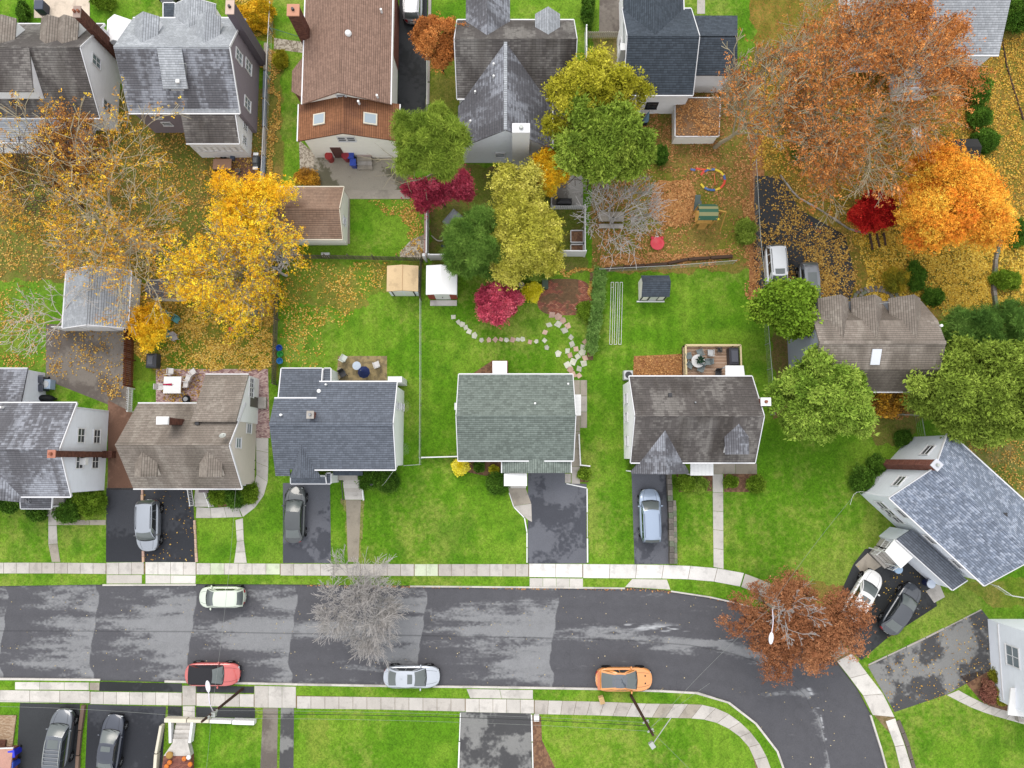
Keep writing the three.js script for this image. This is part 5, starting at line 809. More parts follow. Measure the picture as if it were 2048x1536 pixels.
car('silver-grey SUV parked nose to the street on the black drive at left', 'suv', paint(164, 170, 180, .6), 300, 1050, -88, { rails: true, railMat: black, mirror: paint(50, 52, 60), k: { L: 4.4 } });
car('charcoal grey sedan on drive below the blue-grey house', 'sedan', paint(64, 69, 72, .5), 591, 1029, 90, {});
car('light blue wagon on the narrow drive beside stone wall', 'suv', paint(160, 176, 200, .55), 1299, 1031, 91, { k: { L: 4.6, H: 1.62 }, rails: true, railMat: paint(80, 96, 130) });
car('white SUV with black sides in the leafy drive at right', 'suv', paint(222, 226, 230, .1), 1550, 545, -88, { sunroof: [.78, .96], rails: true, railMat: black, k: { L: 4.9 } });
car('grey hatchback beside the white SUV, half under green tree', 'hatch', paint(120, 124, 130), 1617, 572, -88, { sunroof: [.3, .9] });
car('pale mint compact SUV at the north kerb facing left', 'hatch', paint(214, 224, 208, .1), 446, 1193, 180, { y: rd, k: { H: 1.6, L: 3.95 }, rim: rimMat });
car('red convertible with black soft top at the south kerb', 'coupe', paint(206, 92, 88, .15), 427, 1347, 0, { y: rd, softTop: true, k: { L: 4.6, rr: .32, fr: .52 } });
car('silver sedan with sunroof parked at the south kerb', 'sedan', paint(200, 206, 216, .6), 824, 1352, 0, { y: rd, sunroof: [.62, .9], fin: true, k: { L: 4.75 } });
car('bright orange sports coupe with black roof at the south kerb', 'coupe', paint(236, 158, 84, .1), 1247, 1357, 0, { y: rd, glassRoof: new THREE.MeshPhysicalMaterial({ color: seen(84, 92, 102), roughness: .1, clearcoat: 1 }), spoiler: paint(200, 110, 60, .1), hoodVents: true, rim: black, k: { L: 4.8, W: 1.95 } });
car('white sedan with sunroof beside rust-coloured tree', 'sedan', paint(240, 240, 240, .05), 1723, 1191, 56, { sunroof: [.55, .82] });
car('dark slate sedan next to the white sedan', 'sedan', paint(62, 67, 76, .5), 1800, 1217, 54, {});
car('gunmetal SUV with slatted roof rack at lower left', 'suv', paint(92, 98, 107, .5), 124, 1476, 86, { bars: true, rails: true, sunroof: [.64, .9], k: { L: 4.8 } });
car('navy sedan at lower left, cut by the bottom edge', 'sedan', paint(46, 53, 70, .5), 224, 1487, 85, { sunroof: [.6, .88] });
car('silver SUV with red tail lights on drive beside the brown house, top edge', 'suv', paint(176, 178, 184), 826, 2, 90, { k: { L: 4.5 }, railMat: black, rails: true, name: 'parked_suv' });
car('blue-grey SUV mostly hidden by brown roof at the top edge', 'suv', paint(96, 110, 136), 770, -28, 90, { k: { L: 4.5 } });
car('dark car nosing in from top edge above the porch roof', 'hatch', paint(70, 72, 78), 338, -34, -90, {});
// ------------------------------------------------------------------ trees and shrubs
// a leaf spray: n pointed leaves round a point, each two triangles, folded along the rib
function sprayGeo(n, len, wid, spread, seed) {
  const r = rng(seed), P = [], q = new THREE.Quaternion();
  for (let i = 0; i < n; i++) {
    const d = V(r() - .5, r() - .35, r() - .5).normalize(), up = V(r() - .5, 1 + r(), r() - .5).normalize(), sd = d.clone().cross(up).normalize(), c = d.clone().multiplyScalar(spread * (.3 + .7 * r())), L = len * (.75 + .5 * r()), w = wid * (.75 + .5 * r());
    const b = c, t = c.clone().addScaledVector(d, L), m = c.clone().addScaledVector(d, L * .45).addScaledVector(up, .04 * L), e1 = m.clone().addScaledVector(sd, w / 2).addScaledVector(up, .12 * w), e2 = m.clone().addScaledVector(sd, -w / 2).addScaledVector(up, .12 * w);
    for (const v of [b, e1, t, b, t, e2]) P.push(v.x, v.y, v.z);
  }
  const g = new THREE.BufferGeometry(); g.setAttribute('position', new THREE.Float32BufferAttribute(P, 3)); g.computeVertexNormals(); g.setAttribute('uv', new THREE.Float32BufferAttribute(new Float32Array(P.length / 3 * 2), 2)); return g;
}
const SPRAY = { broad: sprayGeo(6, .24, .17, .16, 1), fine: sprayGeo(7, .17, .09, .14, 2), needle: sprayGeo(10, .3, .035, .05, 3), small: sprayGeo(6, .13, .08, .11, 4), tuft: sprayGeo(8, .28, .1, .1, 5) };
const leafMat = std(0xffffff, .75, { side: THREE.DoubleSide });
const bark = { grey: std(seen(194, 189, 186), .9, { map: woodTex }), pale: std(seen(222, 212, 202), .9, { map: woodTex }), brown: std(seen(112, 92, 78), .9, { map: woodTex }), olive: std(seen(186, 174, 146), .9, { map: woodTex }), dark: std(seen(84, 70, 60), .9, { map: woodTex }) };
function pick(pal, r, t) { const n = pal.length - 1, x = clamp(t) * n, i = Math.min(n - 1, Math.floor(x)), f = x - i; return [0, 1, 2].map(q => lerp(pal[i][q], pal[i + 1][q], f)); }
const PAL = (...l) => l.map(c => { const k = seen(...c, 1.75); return [Math.min(.8, k.r), Math.min(.72, k.g), Math.min(.6, k.b)]; });
// limbs: recursive boughs, returned as geometry and a list of twig tips
function limbs(seed, base, dir, len, rad, o) {
  const r = rng(seed), geo = [], tips = [], { levels = 4, kids = 3, spread = .8, shrink = .68, up = .25, wig = .16, minR = .008, segs = 3, first = .35 } = o;
  const go = (p, d, L, R, lev) => {
    const R1 = Math.max(minR, R * (lev === 0 ? .55 : .5)); let a = p.clone(), dd = d.clone(); const pts = [a.clone()], ns = lev < 2 ? segs + 1 : lev < 4 ? segs : 2;
    for (let i = 0; i < ns; i++) { dd.add(V((r() - .5) * wig * 2, (r() - .5) * wig + up * .12, (r() - .5) * wig * 2)).normalize(); const b = a.clone().addScaledVector(dd, L / ns); geo.push(cone(a, b, lerp(R, R1, i / ns), lerp(R, R1, (i + 1) / ns), lev === 0 ? 9 : lev === 1 ? 6 : lev === 2 ? 4 : 3)); a = b; pts.push(a.clone()); }
    if (lev >= levels) { tips.push(a); return; }
    const nk = Math.round(kids * (lev === 0 ? (o.kids0 || 1.7) : 1) + (r() - .5));
    for (let i = 0; i < nk; i++) {
      const t = i === 0 && lev > 0 ? 1 : lerp(lev === 0 ? first : .25, 1, (i + r()) / nk), k = Math.min(ns - 1, Math.floor(t * ns)), f = t * ns - k, q = pts[k].clone().lerp(pts[k + 1], Math.min(1, f));
      const az = i * 2.4 + r() * 1.4, s = spread * (.6 + .7 * r()) * (i === 0 && lev > 0 ? .35 : 1), side = Math.abs(dd.y) > .9 ? V(1, 0, 0) : V(0, 1, 0), e1 = dd.clone().cross(side).normalize(), e2 = dd.clone().cross(e1);
      const nd = dd.clone().addScaledVector(e1, Math.cos(az) * s).addScaledVector(e2, Math.sin(az) * s); nd.y += up * (r() - .2); nd.normalize();
      go(q, nd, L * shrink * (.75 + .5 * r()), Math.max(minR, lerp(R, R1, t) * (i === 0 && lev > 0 ? .9 : .68)), lev + 1);
    }
    if (lev > 0) tips.push(a);
  };
  go(base, dir.clone().normalize(), len, rad, 0); return { geo: merge(geo.map(g => g.toNonIndexed())), tips };
}
function crownMesh(parent, pts, kind, pal, seed, name = 'crown', scale = 1) {
  const m = sh(new THREE.InstancedMesh(SPRAY[kind], leafMat, pts.length)), r = rng(seed), mt = new THREE.Matrix4(), q = new THREE.Quaternion(), s = V(1, 1, 1), e = new THREE.Euler(), c = new THREE.Color(), o = parent.position;
  pts.forEach((p, i) => { e.set((r() - .5) * 1.6, r() * 6.283, (r() - .5) * 1.6); const k = scale * (.55 + .85 * r()); mt.compose(V(p.x - o.x, p.y - o.y, p.z - o.z), q.setFromEuler(e), s.set(k, k, k)); m.setMatrixAt(i, mt); const v = pick(pal, r, p.t + (r() - .5) * .45), g = .8 + .4 * r(); m.setColorAt(i, c.setRGB(v[0] * g, v[1] * g, v[2] * g)); });
  m.name = name; m.userData.kind = 'stuff'; parent.add(m); return m;
}
// clumps(): leaf points on many small rounded masses that fill a crown
function clumps(seed, c, rx, ry, rz, o) {
  const r = rng(seed), out = [], { n = 60, cr = .8, per = 220, shell = .55, flatTop = 0, gap = 0, skirt = -.35, wob = .18 } = o, ph = r() * 6, ph2 = r() * 6;
  for (let i = 0; i < n; i++) {
    let y = lerp(skirt, 1, Math.pow((i + r()) / n, .85)), az = i * 2.39996 + r() * .8, rad = Math.sqrt(Math.max(0, 1 - y * y)) ; const w = 1 + wob * (Math.sin(az * 3 + ph) * .5 + Math.sin(az * 5 + ph2) * .5), k = lerp(shell, 1.12, Math.pow(r(), .6)) * w;
    const p = V(c.x + Math.cos(az) * rad * rx * k, c.y + y * ry * k * (1 - flatTop), c.z + Math.sin(az) * rad * rz * k), R = cr * (.5 + .95 * r()), tone = r();
    if (gap && r() < gap) continue;
    const m = Math.round(per * (R / cr) * (R / cr)), loose = o.loose ?? .12;
    for (let j = 0; j < m; j++) { const u = r() * 2 - 1, a = r() * 6.283, s = Math.sqrt(1 - u * u), q = R * (r() < loose ? .9 + .8 * r() : .5 + .5 * Math.sqrt(r())); const v = V(p.x + s * Math.cos(a) * q, p.y + u * q * .8, p.z + s * Math.sin(a) * q); v.t = clamp(tone * .6 + .2 + .2 * (r() - .5)); out.push(v); }
  }
  return out;
}
// leafy tree: crown middle given in survey pixels at crown height
function tree(label, px, py, o) {
  const h = o.h, cy = h - o.ry * .9, c = W(px, py, cy), b = o.base ? W(...o.base, 0) : V(c.x, 0, c.z), seed = o.seed, G = thing(o.name || 'tree', label, o.cat || 'tree', V(b.x, 0, b.z), o.group || 'trees in leaf'), lb = limbs(seed, V(b.x, -.05, b.z), c.clone().sub(V(b.x, 0, b.z)), Math.max(1, (cy - 0) * (o.trunkL ?? .62)), o.tr || .16, { levels: o.lev ?? 3, kids: 3, spread: .75, shrink: .62, up: .2, ...o.limb });
  part(G, 'trunk', lb.geo, o.bark || bark.brown);
  let pts = []; for (const cl of (o.parts || [[0, 0, 0, 1]])) pts.push(...clumps(seed + pts.length, V(c.x + cl[0], c.y + cl[1], c.z + cl[2]), o.rx * cl[3], o.ry * cl[3], (o.rz || o.rx) * cl[3], { ...o.cl, n: Math.round(o.cl.n * cl[3] * cl[3]) }));
  crownMesh(G, pts, o.leaf || 'broad', o.pal, seed, 'crown', o.ls || 1); total += pts.length; return G;
}
let total = 0;
// bare tree with a haze of twigs, and optionally leaves left on the tips
function bareTree(label, px, py, o) {
  const b = (o.hc ? W(px, py, o.hc) : W(px, py, 0)).setY(0), G = thing(o.name || 'bare_tree', label, 'tree', b, o.group || 'bare and half-bare trees'), lb = limbs(o.seed, V(b.x, -.05, b.z), o.dir || V(0, 1, 0), o.len, o.tr, { levels: 5, kids: 3, spread: .8, ...o.limb });
  if (o.R) { const d = lb.tips.map(t => Math.hypot(t.x - b.x, t.z - b.z)).sort((p, q) => p - q), k = o.R / d[Math.floor(d.length * .93)], ky = o.h / Math.max(...lb.tips.map(t => t.y)); lb.geo.translate(-b.x, 0, -b.z); lb.geo.scale(k, ky, k); lb.geo.translate(b.x, 0, b.z); for (const t of lb.tips) t.set(b.x + (t.x - b.x) * k, t.y * ky, b.z + (t.z - b.z) * k); }
  part(G, 'trunk', lb.geo, o.bark || bark.grey);
  if (o.leaves) { const r = rng(o.seed + 5), pts = []; for (const t of lb.tips) for (let i = 0; i < o.leaves; i++) { if (r() < (o.skip || 0)) continue; if (o.patchy && fbm(t.x * (o.pf || .42), t.z * (o.pf || .42) + t.y * .2, o.seed, 2) < o.patchy) continue; const v = V(t.x + (r() - .5) * o.ls * 2, t.y + (r() - .5) * o.ls, t.z + (r() - .5) * o.ls * 2); v.t = r(); pts.push(v); } crownMesh(G, pts, o.leaf || 'small', o.pal, o.seed, 'crown', o.lscale || 1); total += pts.length; }
  return G;
}
const P_green = PAL([70, 96, 20], [98, 126, 32], [130, 154, 50]), P_lime = PAL([88, 116, 36], [116, 142, 50], [150, 170, 74]), P_sage = PAL([84, 102, 34], [114, 134, 48], [146, 164, 70]), P_pine = PAL([82, 102, 32], [114, 136, 46], [148, 164, 66]);
const P_yel = PAL([190, 136, 26], [228, 178, 34], [244, 208, 64]), P_ygreen = PAL([112, 112, 20], [148, 144, 36], [184, 176, 64]), P_crim = PAL([116, 34, 50], [168, 56, 78], [206, 98, 118]), P_rust = PAL([108, 68, 46], [140, 92, 62], [168, 120, 84]), P_flame = PAL([206, 112, 42], [226, 158, 52], [238, 194, 78]), P_oak = PAL([132, 82, 44], [168, 106, 54], [196, 136, 76]), P_red = PAL([132, 16, 18], [178, 32, 30], [210, 70, 52]), P_brass = PAL([116, 88, 52], [176, 130, 50], [222, 174, 54]), P_dark = PAL([48, 78, 20], [70, 104, 30], [98, 132, 46]);
// --- green trees by the gambrel house
tree('bushy green tree overhanging the parked white SUV', 1570, 620, { seed: 301, h: 5.8, rx: 1.9, ry: 1.9, tr: .2, pal: P_green, leaf: 'broad', cl: { n: 54, cr: .56, per: 170 } });
tree('broad lime-green tree between weathered grey cape and brown-grey gambrel roof', 1640, 797, { seed: 302, h: 7.4, rx: 3.25, ry: 2.6, rz: 2.75, tr: .26, pal: P_lime, leaf: 'tuft', cl: { n: 120, cr: .62, per: 150, wob: .25 } });
tree('great sage-green conifer right of the brown-grey gambrel roof', 1962, 786, { seed: 303, h: 9, rx: 4.3, ry: 3.6, rz: 3.4, tr: .35, pal: P_sage, leaf: 'tuft', cl: { n: 150, cr: .68, per: 150, wob: .2 } });
tree('dark spreading hemlock at right edge above the sage-green conifer', 1990, 668, { seed: 304, h: 5.5, rx: 3.4, ry: 1.6, rz: 1.9, tr: .2, pal: PAL([52, 82, 30], [80, 112, 44], [112, 142, 66]), leaf: 'needle', cl: { n: 80, cr: .6, per: 140, wob: .4, gap: .15, loose: .3 } });
tree('round-tufted green pine between the brown and grey back houses', 861, 288, { seed: 305, h: 10.5, rx: 2.4, ry: 2.6, tr: .24, pal: P_pine, leaf: 'needle', bark: bark.olive, cl: { n: 84, cr: .5, per: 130, wob: .12 }, ls: 1.2 });
tree('large green spruce below the yellow-green tree in the back row', 1205, 288, { seed: 306, h: 10, rx: 3.2, ry: 3.0, rz: 2.6, tr: .3, pal: P_pine, leaf: 'tuft', cl: { n: 100, cr: .6, per: 150, wob: .2 } });
tree('yellow-green feathery tree above the large green spruce', 1190, 190, { seed: 307, h: 10, rx: 3.2, ry: 2.4, rz: 2.2, tr: .22, pal: P_ygreen, leaf: 'fine', cl: { n: 70, cr: .6, per: 130, wob: .45, gap: .15, loose: .35 } });
tree('golden-green willow towering over the white garden fence', 1046, 442, { seed: 308, h: 7, rx: 2.8, ry: 2.3, rz: 2.6, tr: .28, pal: PAL([136, 136, 44], [172, 168, 66], [200, 192, 96]), leaf: 'small', parts: [[.1, 0, .9, .9], [-.5, -.5, -2.6, .62], [1.6, -1.2, 2.9, .5], [-1.4, -1.2, 3.2, .45]], cl: { n: 84, cr: .6, per: 170, gap: .1, wob: .2, shell: .5, loose: .2 }, ls: 1.15 });
tree('dark feathery evergreen left of the golden-green willow', 948, 492, { seed: 309, h: 6.5, rx: 2.2, ry: 2.3, rz: 2.5, tr: .15, pal: PAL([56, 84, 30], [86, 118, 44], [120, 148, 66]), leaf: 'needle', cl: { n: 60, cr: .55, per: 170, wob: .3 } });
tree('small yellow-orange tree by the white chimney', 1096, 342, { seed: 310, h: 4.5, rx: 1.3, ry: 1.4, rz: 1.5, tr: .09, pal: P_yel, leaf: 'small', cl: { n: 26, cr: .5, per: 150, gap: .1 } });
tree('crimson maple over the white fence below the pine', 882, 382, { seed: 311, h: 4.6, rx: 1.5, ry: 1.1, rz: 1.1, tr: .1, pal: P_crim, leaf: 'small', parts: [[-1.0, 0, .2, .9], [1.2, 0, -.5, .8]], cl: { n: 34, cr: .5, per: 170, wob: .35 } });
tree('round pink-red Japanese maple on the lawn beside stepping stones', 994, 606, { seed: 312, h: 2.9, rx: 1.5, ry: 1.1, rz: 1.35, tr: .09, pal: PAL([140, 44, 64], [188, 74, 96], [212, 116, 128]), leaf: 'small', cl: { n: 60, cr: .42, per: 170, wob: .15 } });
tree('scarlet dome-shaped maple beside the orange tree', 1741, 427, { seed: 313, h: 3, rx: 1.6, ry: 1.2, rz: 1.4, tr: .09, pal: P_red, leaf: 'small', cl: { n: 50, cr: .42, per: 160, wob: .2 } });
tree('flaming orange-yellow maple at right', 1893, 410, { seed: 314, h: 8, rx: 3.75, ry: 2.8, rz: 3.2, tr: .28, pal: P_flame, leaf: 'small', cl: { n: 140, cr: .7, per: 270, wob: .24, loose: .35 }, ls: .88 });
tree('orange-brown tree crown beside the black drive at top', 876, 84, { seed: 315, h: 6, rx: 1.7, ry: 1.6, rz: 1.9, tr: .12, pal: P_oak, leaf: 'small', cl: { n: 44, cr: .5, per: 170, wob: .3, gap: .15 } });
bareTree('vivid yellow maple behind the taupe cape house', 415, 470, { name: 'yellow_maple', hc: 6, h: 9, R: 6.3, seed: 316, len: 2.6, tr: .26, dir: V(0, 1, 0), bark: bark.olive, limb: { levels: 6, kids: 3.2, spread: .9, shrink: .7, up: .12, minR: .016 }, leaves: 9, ls: .65, skip: .4, patchy: .4, pf: .9, pal: P_yel, lscale: .9 });
tree('small bright yellow tree among green garden chairs', 302, 652, { seed: 317, h: 3.2, rx: 1.25, ry: 1.0, rz: 1.5, tr: .07, pal: P_yel, leaf: 'small', cl: { n: 30, cr: .5, per: 150, wob: .3 } });
tree('gold leafed sapling crown beside the brown garage roof', 510, 400, { seed: 318, h: 6.5, rx: 2.3, ry: 1.8, rz: 1.9, tr: .12, pal: P_yel, leaf: 'small', cl: { n: 46, cr: .62, per: 90, wob: .4, gap: .25, loose: .45 } });
tree('rust-red street tree over the bend with pruned top', 1590, 1240, { seed: 319, h: 7.0, rx: 4.0, ry: 1.9, rz: 2.8, tr: .3, pal: P_rust, leaf: 'small', bark: bark.grey, base: [1560, 1215], parts: [[1.2, -.4, .6, .86], [-2.6, -.6, -.6, .55], [-.3, -.9, 2.0, .6], [2.8, -.8, .8, .45], [.3, -1.1, -2.0, .4]], cl: { n: 84, cr: .62, per: 170, wob: .5, gap: .22, loose: .45 }, ls: .85, limb: { levels: 4, kids: 3.4 } });
// --- bare and half-bare trees
bareTree('bare grey street tree by the dirt path, twigs over the road', 710, 1184, { hc: 4.5, h: 7.2, R: 5.0, seed: 401, len: 2.4, tr: .18, bark: bark.grey, limb: { levels: 6, kids: 3.7, spread: .85, shrink: .72, up: .1, minR: .014, wig: .24, first: .5 } });
bareTree('bare grey tree in the back lawn beside red toy', 1238, 415, { hc: 5, h: 7.5, R: 4.0, seed: 402, len: 2.8, tr: .15, bark: bark.grey, limb: { levels: 6, kids: 2.9, spread: .7, shrink: .72, up: .2, minR: .016, wig: .2 } });
bareTree('tangled bare tree in front of the vivid yellow maple', 535, 520, { hc: 5, h: 7, R: 3, seed: 403, len: 2.4, tr: .14, bark: bark.grey, limb: { levels: 6, kids: 2.9, spread: .75, shrink: .7, up: .1, minR: .02, wig: .2 } });
bareTree('leaning half-bare oak beside the slate-blue house', 1498, 190, { hc: 9.5, h: 14, R: 5.8, seed: 404, len: 6, tr: .26, bark: bark.olive, limb: { levels: 6, kids: 3, spread: .8, shrink: .64, up: .1, minR: .04, first: .65, kids0: 2.4, wig: .2 }, leaves: 2, ls: .5, skip: .72, pal: P_oak, lscale: 1 });
bareTree('huge orange-brown oak crown covering the top right', 1712, 128, { name: 'oak_tree', hc: 11, h: 16, R: 8.4, seed: 405, len: 6.5, tr: .42, bark: bark.olive, limb: { levels: 6, kids: 3.5, spread: .9, shrink: .68, up: .1, minR: .02, first: .5, kids0: 2.2, wig: .2 }, leaves: 5, ls: .6, skip: .45, patchy: .4, pal: P_oak, leaf: 'small', lscale: 1.05 });
bareTree('orange-leaved oak at the top edge beside the huge oak', 1868, 60, { name: 'oak_tree', hc: 9, h: 13, R: 5.4, seed: 415, len: 5, tr: .28, bark: bark.olive, limb: { levels: 6, kids: 3, spread: .9, shrink: .66, minR: .013, first: .5 }, leaves: 6, ls: .5, skip: .45, pal: P_oak, leaf: 'small', lscale: 1.05 });
bareTree('great half-bare oak with brass leaves over the left gardens', 196, 432, { name: 'oak_tree', hc: 9, h: 13, R: 8.8, seed: 406, len: 5, tr: .4, bark: bark.olive, limb: { levels: 6, kids: 2.9, spread: .95, shrink: .7, up: .08, minR: .022, first: .5, kids0: 2, wig: .22 }, leaves: 5, ls: .5, skip: .45, patchy: .47, pf: .7, pal: PAL([140, 100, 50], [190, 138, 46], [232, 190, 58]), lscale: .95 });
bareTree('thin brown-leaved tree at left edge over the oak boughs', 45, 345, { hc: 8, h: 11, R: 5, seed: 407, len: 4, tr: .22, bark: bark.brown, limb: { levels: 6, kids: 3, spread: .85, shrink: .68, minR: .02 }, leaves: 4, ls: .5, skip: .5, patchy: .5, pal: P_brass, lscale: 1 });
bareTree('brown twiggy tree against the white clapboard gable', 140, 262, { hc: 7, h: 9.5, R: 4.2, seed: 408, len: 3.4, tr: .18, bark: bark.brown, limb: { levels: 6, kids: 2.9, spread: .8, shrink: .68, minR: .018 }, leaves: 3, ls: .45, skip: .5, pal: PAL([116, 78, 48], [146, 98, 58], [184, 136, 60]), lscale: 1 });
bareTree('pale bare tree over the old garage at left', 78, 622, { hc: 5, h: 7.5, R: 4.2, seed: 409, len: 3, tr: .14, bark: bark.pale, limb: { levels: 5, kids: 2.8, spread: .95, shrink: .7, minR: .02, wig: .25 } });
{ // pruned boughs on top of the rust tree
  const b = W(1516, 1178), G = thing('pruned_limb', 'bare pruned boughs rising through the rust-red street tree', 'branches', b); const lb = limbs(410, V(b.x, 0, b.z), V(0, 1, -.02), 5.6, .16, { levels: 5, kids: 3, spread: .75, shrink: .46, minR: .018, first: .7 }); part(G, 'trunk', lb.geo, bark.grey);
}
// --- shrubs and hedges
function shrub(label, px, py, rx, rz, h, pal, seed, o = {}) {
  const c = W(px, py, h * .5), G = thing(o.name || 'shrub', label, o.cat || 'shrub', V(c.x, 0, c.z), o.group || 'garden shrubs'), st = []; const r = rng(seed); for (let i = 0; i < 5; i++) { const a = r() * 6.28; st.push(cone(V(c.x, 0, c.z), V(c.x + Math.cos(a) * rx * .5, h * .6, c.z + Math.sin(a) * rz * .5), .03, .012, 5)); } part(G, 'stems', st, bark.dark);
  const ry = h * .55, n = o.n || Math.round(14 + rx * rz * 26), pts = clumps(seed, V(c.x, h - ry, c.z), rx * .86, ry * .9, rz * .86, { n, cr: o.cr || Math.min(.34, rx * .4), per: o.per || 110, wob: o.wob ?? .08, skirt: -.8 }).filter(p => p.y > .04); crownMesh(G, pts, o.leaf || 'small', pal, seed, 'foliage', o.ls || .85); total += pts.length; return G;
}
shrub('clipped round green bush left of the curved walk', 440, 990, .68, .68, 1.2, P_green, 501); shrub('dark green bush under the taupe cape house', 470, 992, .9, .75, 1.0, P_dark, 502); shrub('low green bush at bend of the curved walk', 494, 985, .75, .9, .8, P_green, 503);
shrub('ball-shaped bush in front of the white gable', 137, 1024, .8, .85, 1.3, P_dark, 504); shrub('loose green bush below the white gable, right of the ball-shaped bush', 180, 1006, 1.3, .9, 1.2, P_green, 505); shrub('dark bush at left edge beside the porch', 22, 1004, .8, .7, 1.2, P_dark, 506); shrub('dark bush below the porch roof at left', 75, 1026, .7, .5, .9, P_dark, 507); shrub('dark clipped bush at the left edge', 2, 1002, .4, .5, 1.1, P_dark, 541);
shrub('dark green bush left in the bed of the blue-grey house', 738, 957, .75, .7, .9, P_dark, 508); shrub('dark green bush at corner of the blue-grey house', 776, 960, .8, .8, .9, P_dark, 509);
shrub('bright yellow cypress bush at corner of the bungalow', 921, 933, .56, .56, 1.1, PAL([196, 176, 20], [234, 220, 60], [248, 240, 110]), 510); shrub('small yellow-ringed bush in the bungalow bed', 988, 939, .28, .3, .5, PAL([150, 150, 30], [210, 200, 60]), 511); shrub('small dark box bush in the bungalow bed', 959, 932, .35, .45, .6, P_dark, 512); shrub('wide dark bush beside the entry canopy', 996, 966, .9, .85, .8, P_dark, 513);
shrub('small green bush beside the wide driveway walk', 1168, 948, .4, .4, .6, P_green, 514); shrub('green bush below the white canopy of the grey cape', 1372, 966, .65, .6, .9, P_green, 515); shrub('leafy green bush right of the canopy bush', 1398, 968, .6, .6, .7, P_lime, 516); shrub('small shrub in the mulch beside concrete walk', 1462, 964, .45, .4, .6, P_green, 517); shrub('round green bush at right end of the mulch bed', 1513, 967, .62, .6, .9, P_green, 518);
shrub('dark round bush under the angled house chimney', 1755, 930, .7, .6, 1, P_dark, 519); shrub('dark bush at the corner of the angled house', 1724, 958, .8, .85, 1.1, P_dark, 520); shrub('low shrub behind the angled house wall', 1805, 876, .6, .5, .8, P_dark, 521);
shrub('yellow bush left of the brick patio', 1065, 584, .66, .62, 1, PAL([168, 160, 20], [214, 204, 40], [236, 228, 80]), 522); shrub('green bush above yellow bush by the willow', 1016, 556, .8, .6, 1, P_green, 523); shrub('leafy bush beneath the willow', 1075, 545, 1.3, .6, 1.2, P_lime, 524); shrub('green shrub at lower corner of the brick patio', 1170, 622, .6, .8, .9, P_green, 525);
shrub('green bush by the wire fence near play set', 1492, 462, .7, 1.1, 1.2, P_sage, 526); shrub('dark bush below the big spruce', 1322, 310, .55, .8, 1.2, P_dark, 527); shrub('dark green bush at foot of huge oak', 1606, 308, .8, .8, 1, P_dark, 528); shrub('green shrub right of leaning oak trunk', 1610, 262, .7, 1.1, 1, P_dark, 529);
shrub('dark bush beside the black shed', 1970, 280, .9, .9, 1.4, P_dark, 530); shrub('round dark bush above black shed', 1960, 232, .9, .8, 1.3, P_dark, 531); shrub('dark green yew near the pale grey roof', 1955, 180, .9, 1.3, 1.6, P_dark, 532); shrub('dense green arborvitae in the top right corner', 2036, 30, 1.2, 1.6, 2.5, P_dark, 533);
shrub('low green bush on the leafy bank', 1790, 560, .9, .9, .9, PAL([80, 96, 30], [140, 130, 40], [190, 160, 50]), 534, { wob: .3 }); shrub('ground-hugging juniper on the leafy bank', 1830, 556, .7, 1.2, .7, P_dark, 535); shrub('small bush beside gambrel house rear', 1866, 594, .8, .5, .8, P_dark, 536); shrub('evergreen bush at right edge by the garden wall', 2032, 468, .8, 1.2, 1.2, P_dark, 537); shrub('thin bush along the right garden wall', 2012, 560, 1.1, .7, .9, P_green, 538);
shrub('round green bush beside the white house steps', 2008, 1388, .7, .7, 1, PAL([96, 104, 20], [140, 140, 40], [160, 160, 60]), 539); shrub('purple-brown barberry by the right walk', 1976, 1382, .5, .9, .8, PAL([90, 60, 52], [134, 88, 76], [150, 116, 90]), 540); shrub('olive bush above barberry at the right edge', 2000, 1352, .6, .6, .8, PAL([90, 92, 20], [126, 128, 40]), 542); shrub('green hedge bush in the top left front garden', 205, 2, 1.0, .5, 1, P_green, 543); shrub('dark hedge at left of the top paved drive', 46, 26, .4, 1.1, 1, P_dark, 544); shrub('tall dark hedge right of top grass strip', 1176, 20, .45, 1.8, 1.6, P_dark, 545);
shrub('tan autumn shrub in the bed above gambrel gutter', 1778, 806, 1.2, .9, .8, P_brass, 546, { leaf: 'broad', ls: .8, wob: .3 }); shrub('golden bush at the top beside plum house', 515, 30, 1.4, 1.4, 1.3, PAL([130, 120, 20], [204, 160, 30], [226, 190, 60]), 547, { wob: .3 });
shrub('brass fern clump beside the patio stones', 612, 355, .9, .5, .5, P_brass, 548, { wob: .3 }); shrub('green ground cover beside the fence near yellow leaves', 562, 118, .5, .8, .6, PAL([120, 120, 30], [160, 150, 40]), 549, { wob: .3 });
{ // long ivy hedge over the fence
  const G = thing('ivy_hedge', 'long clipped green hedge running down beside the brick patio', 'hedge', W(1190, 625)); const L = [[1200, 545], [1198, 580], [1193, 620], [1188, 660], [1182, 700]], pts = []; const r = rng(550);
  for (let k = 0; k < 26; k++) { const t = k / 25 * (L.length - 1), i = Math.min(L.length - 2, Math.floor(t)), p = W(lerp(L[i][0], L[i + 1][0], t - i), lerp(L[i][1], L[i + 1][1], t - i), .7); pts.push(...clumps(551 + k, V(p.x, .62, p.z), k > 18 ? .22 : .34, .5, .3, { n: 7, cr: .24, per: 80, skirt: -.9 }).filter(q => q.y > .03)); }
  part(G, 'stems', L.map(([x, z]) => { const p = W(x, z); return cone(V(p.x, 0, p.z), V(p.x, 1, p.z), .03, .02, 5); }), bark.dark); crownMesh(G, pts, 'small', PAL([80, 112, 50], [104, 138, 66], [130, 158, 86]), 552, 'foliage', .8); total += pts.length;
}
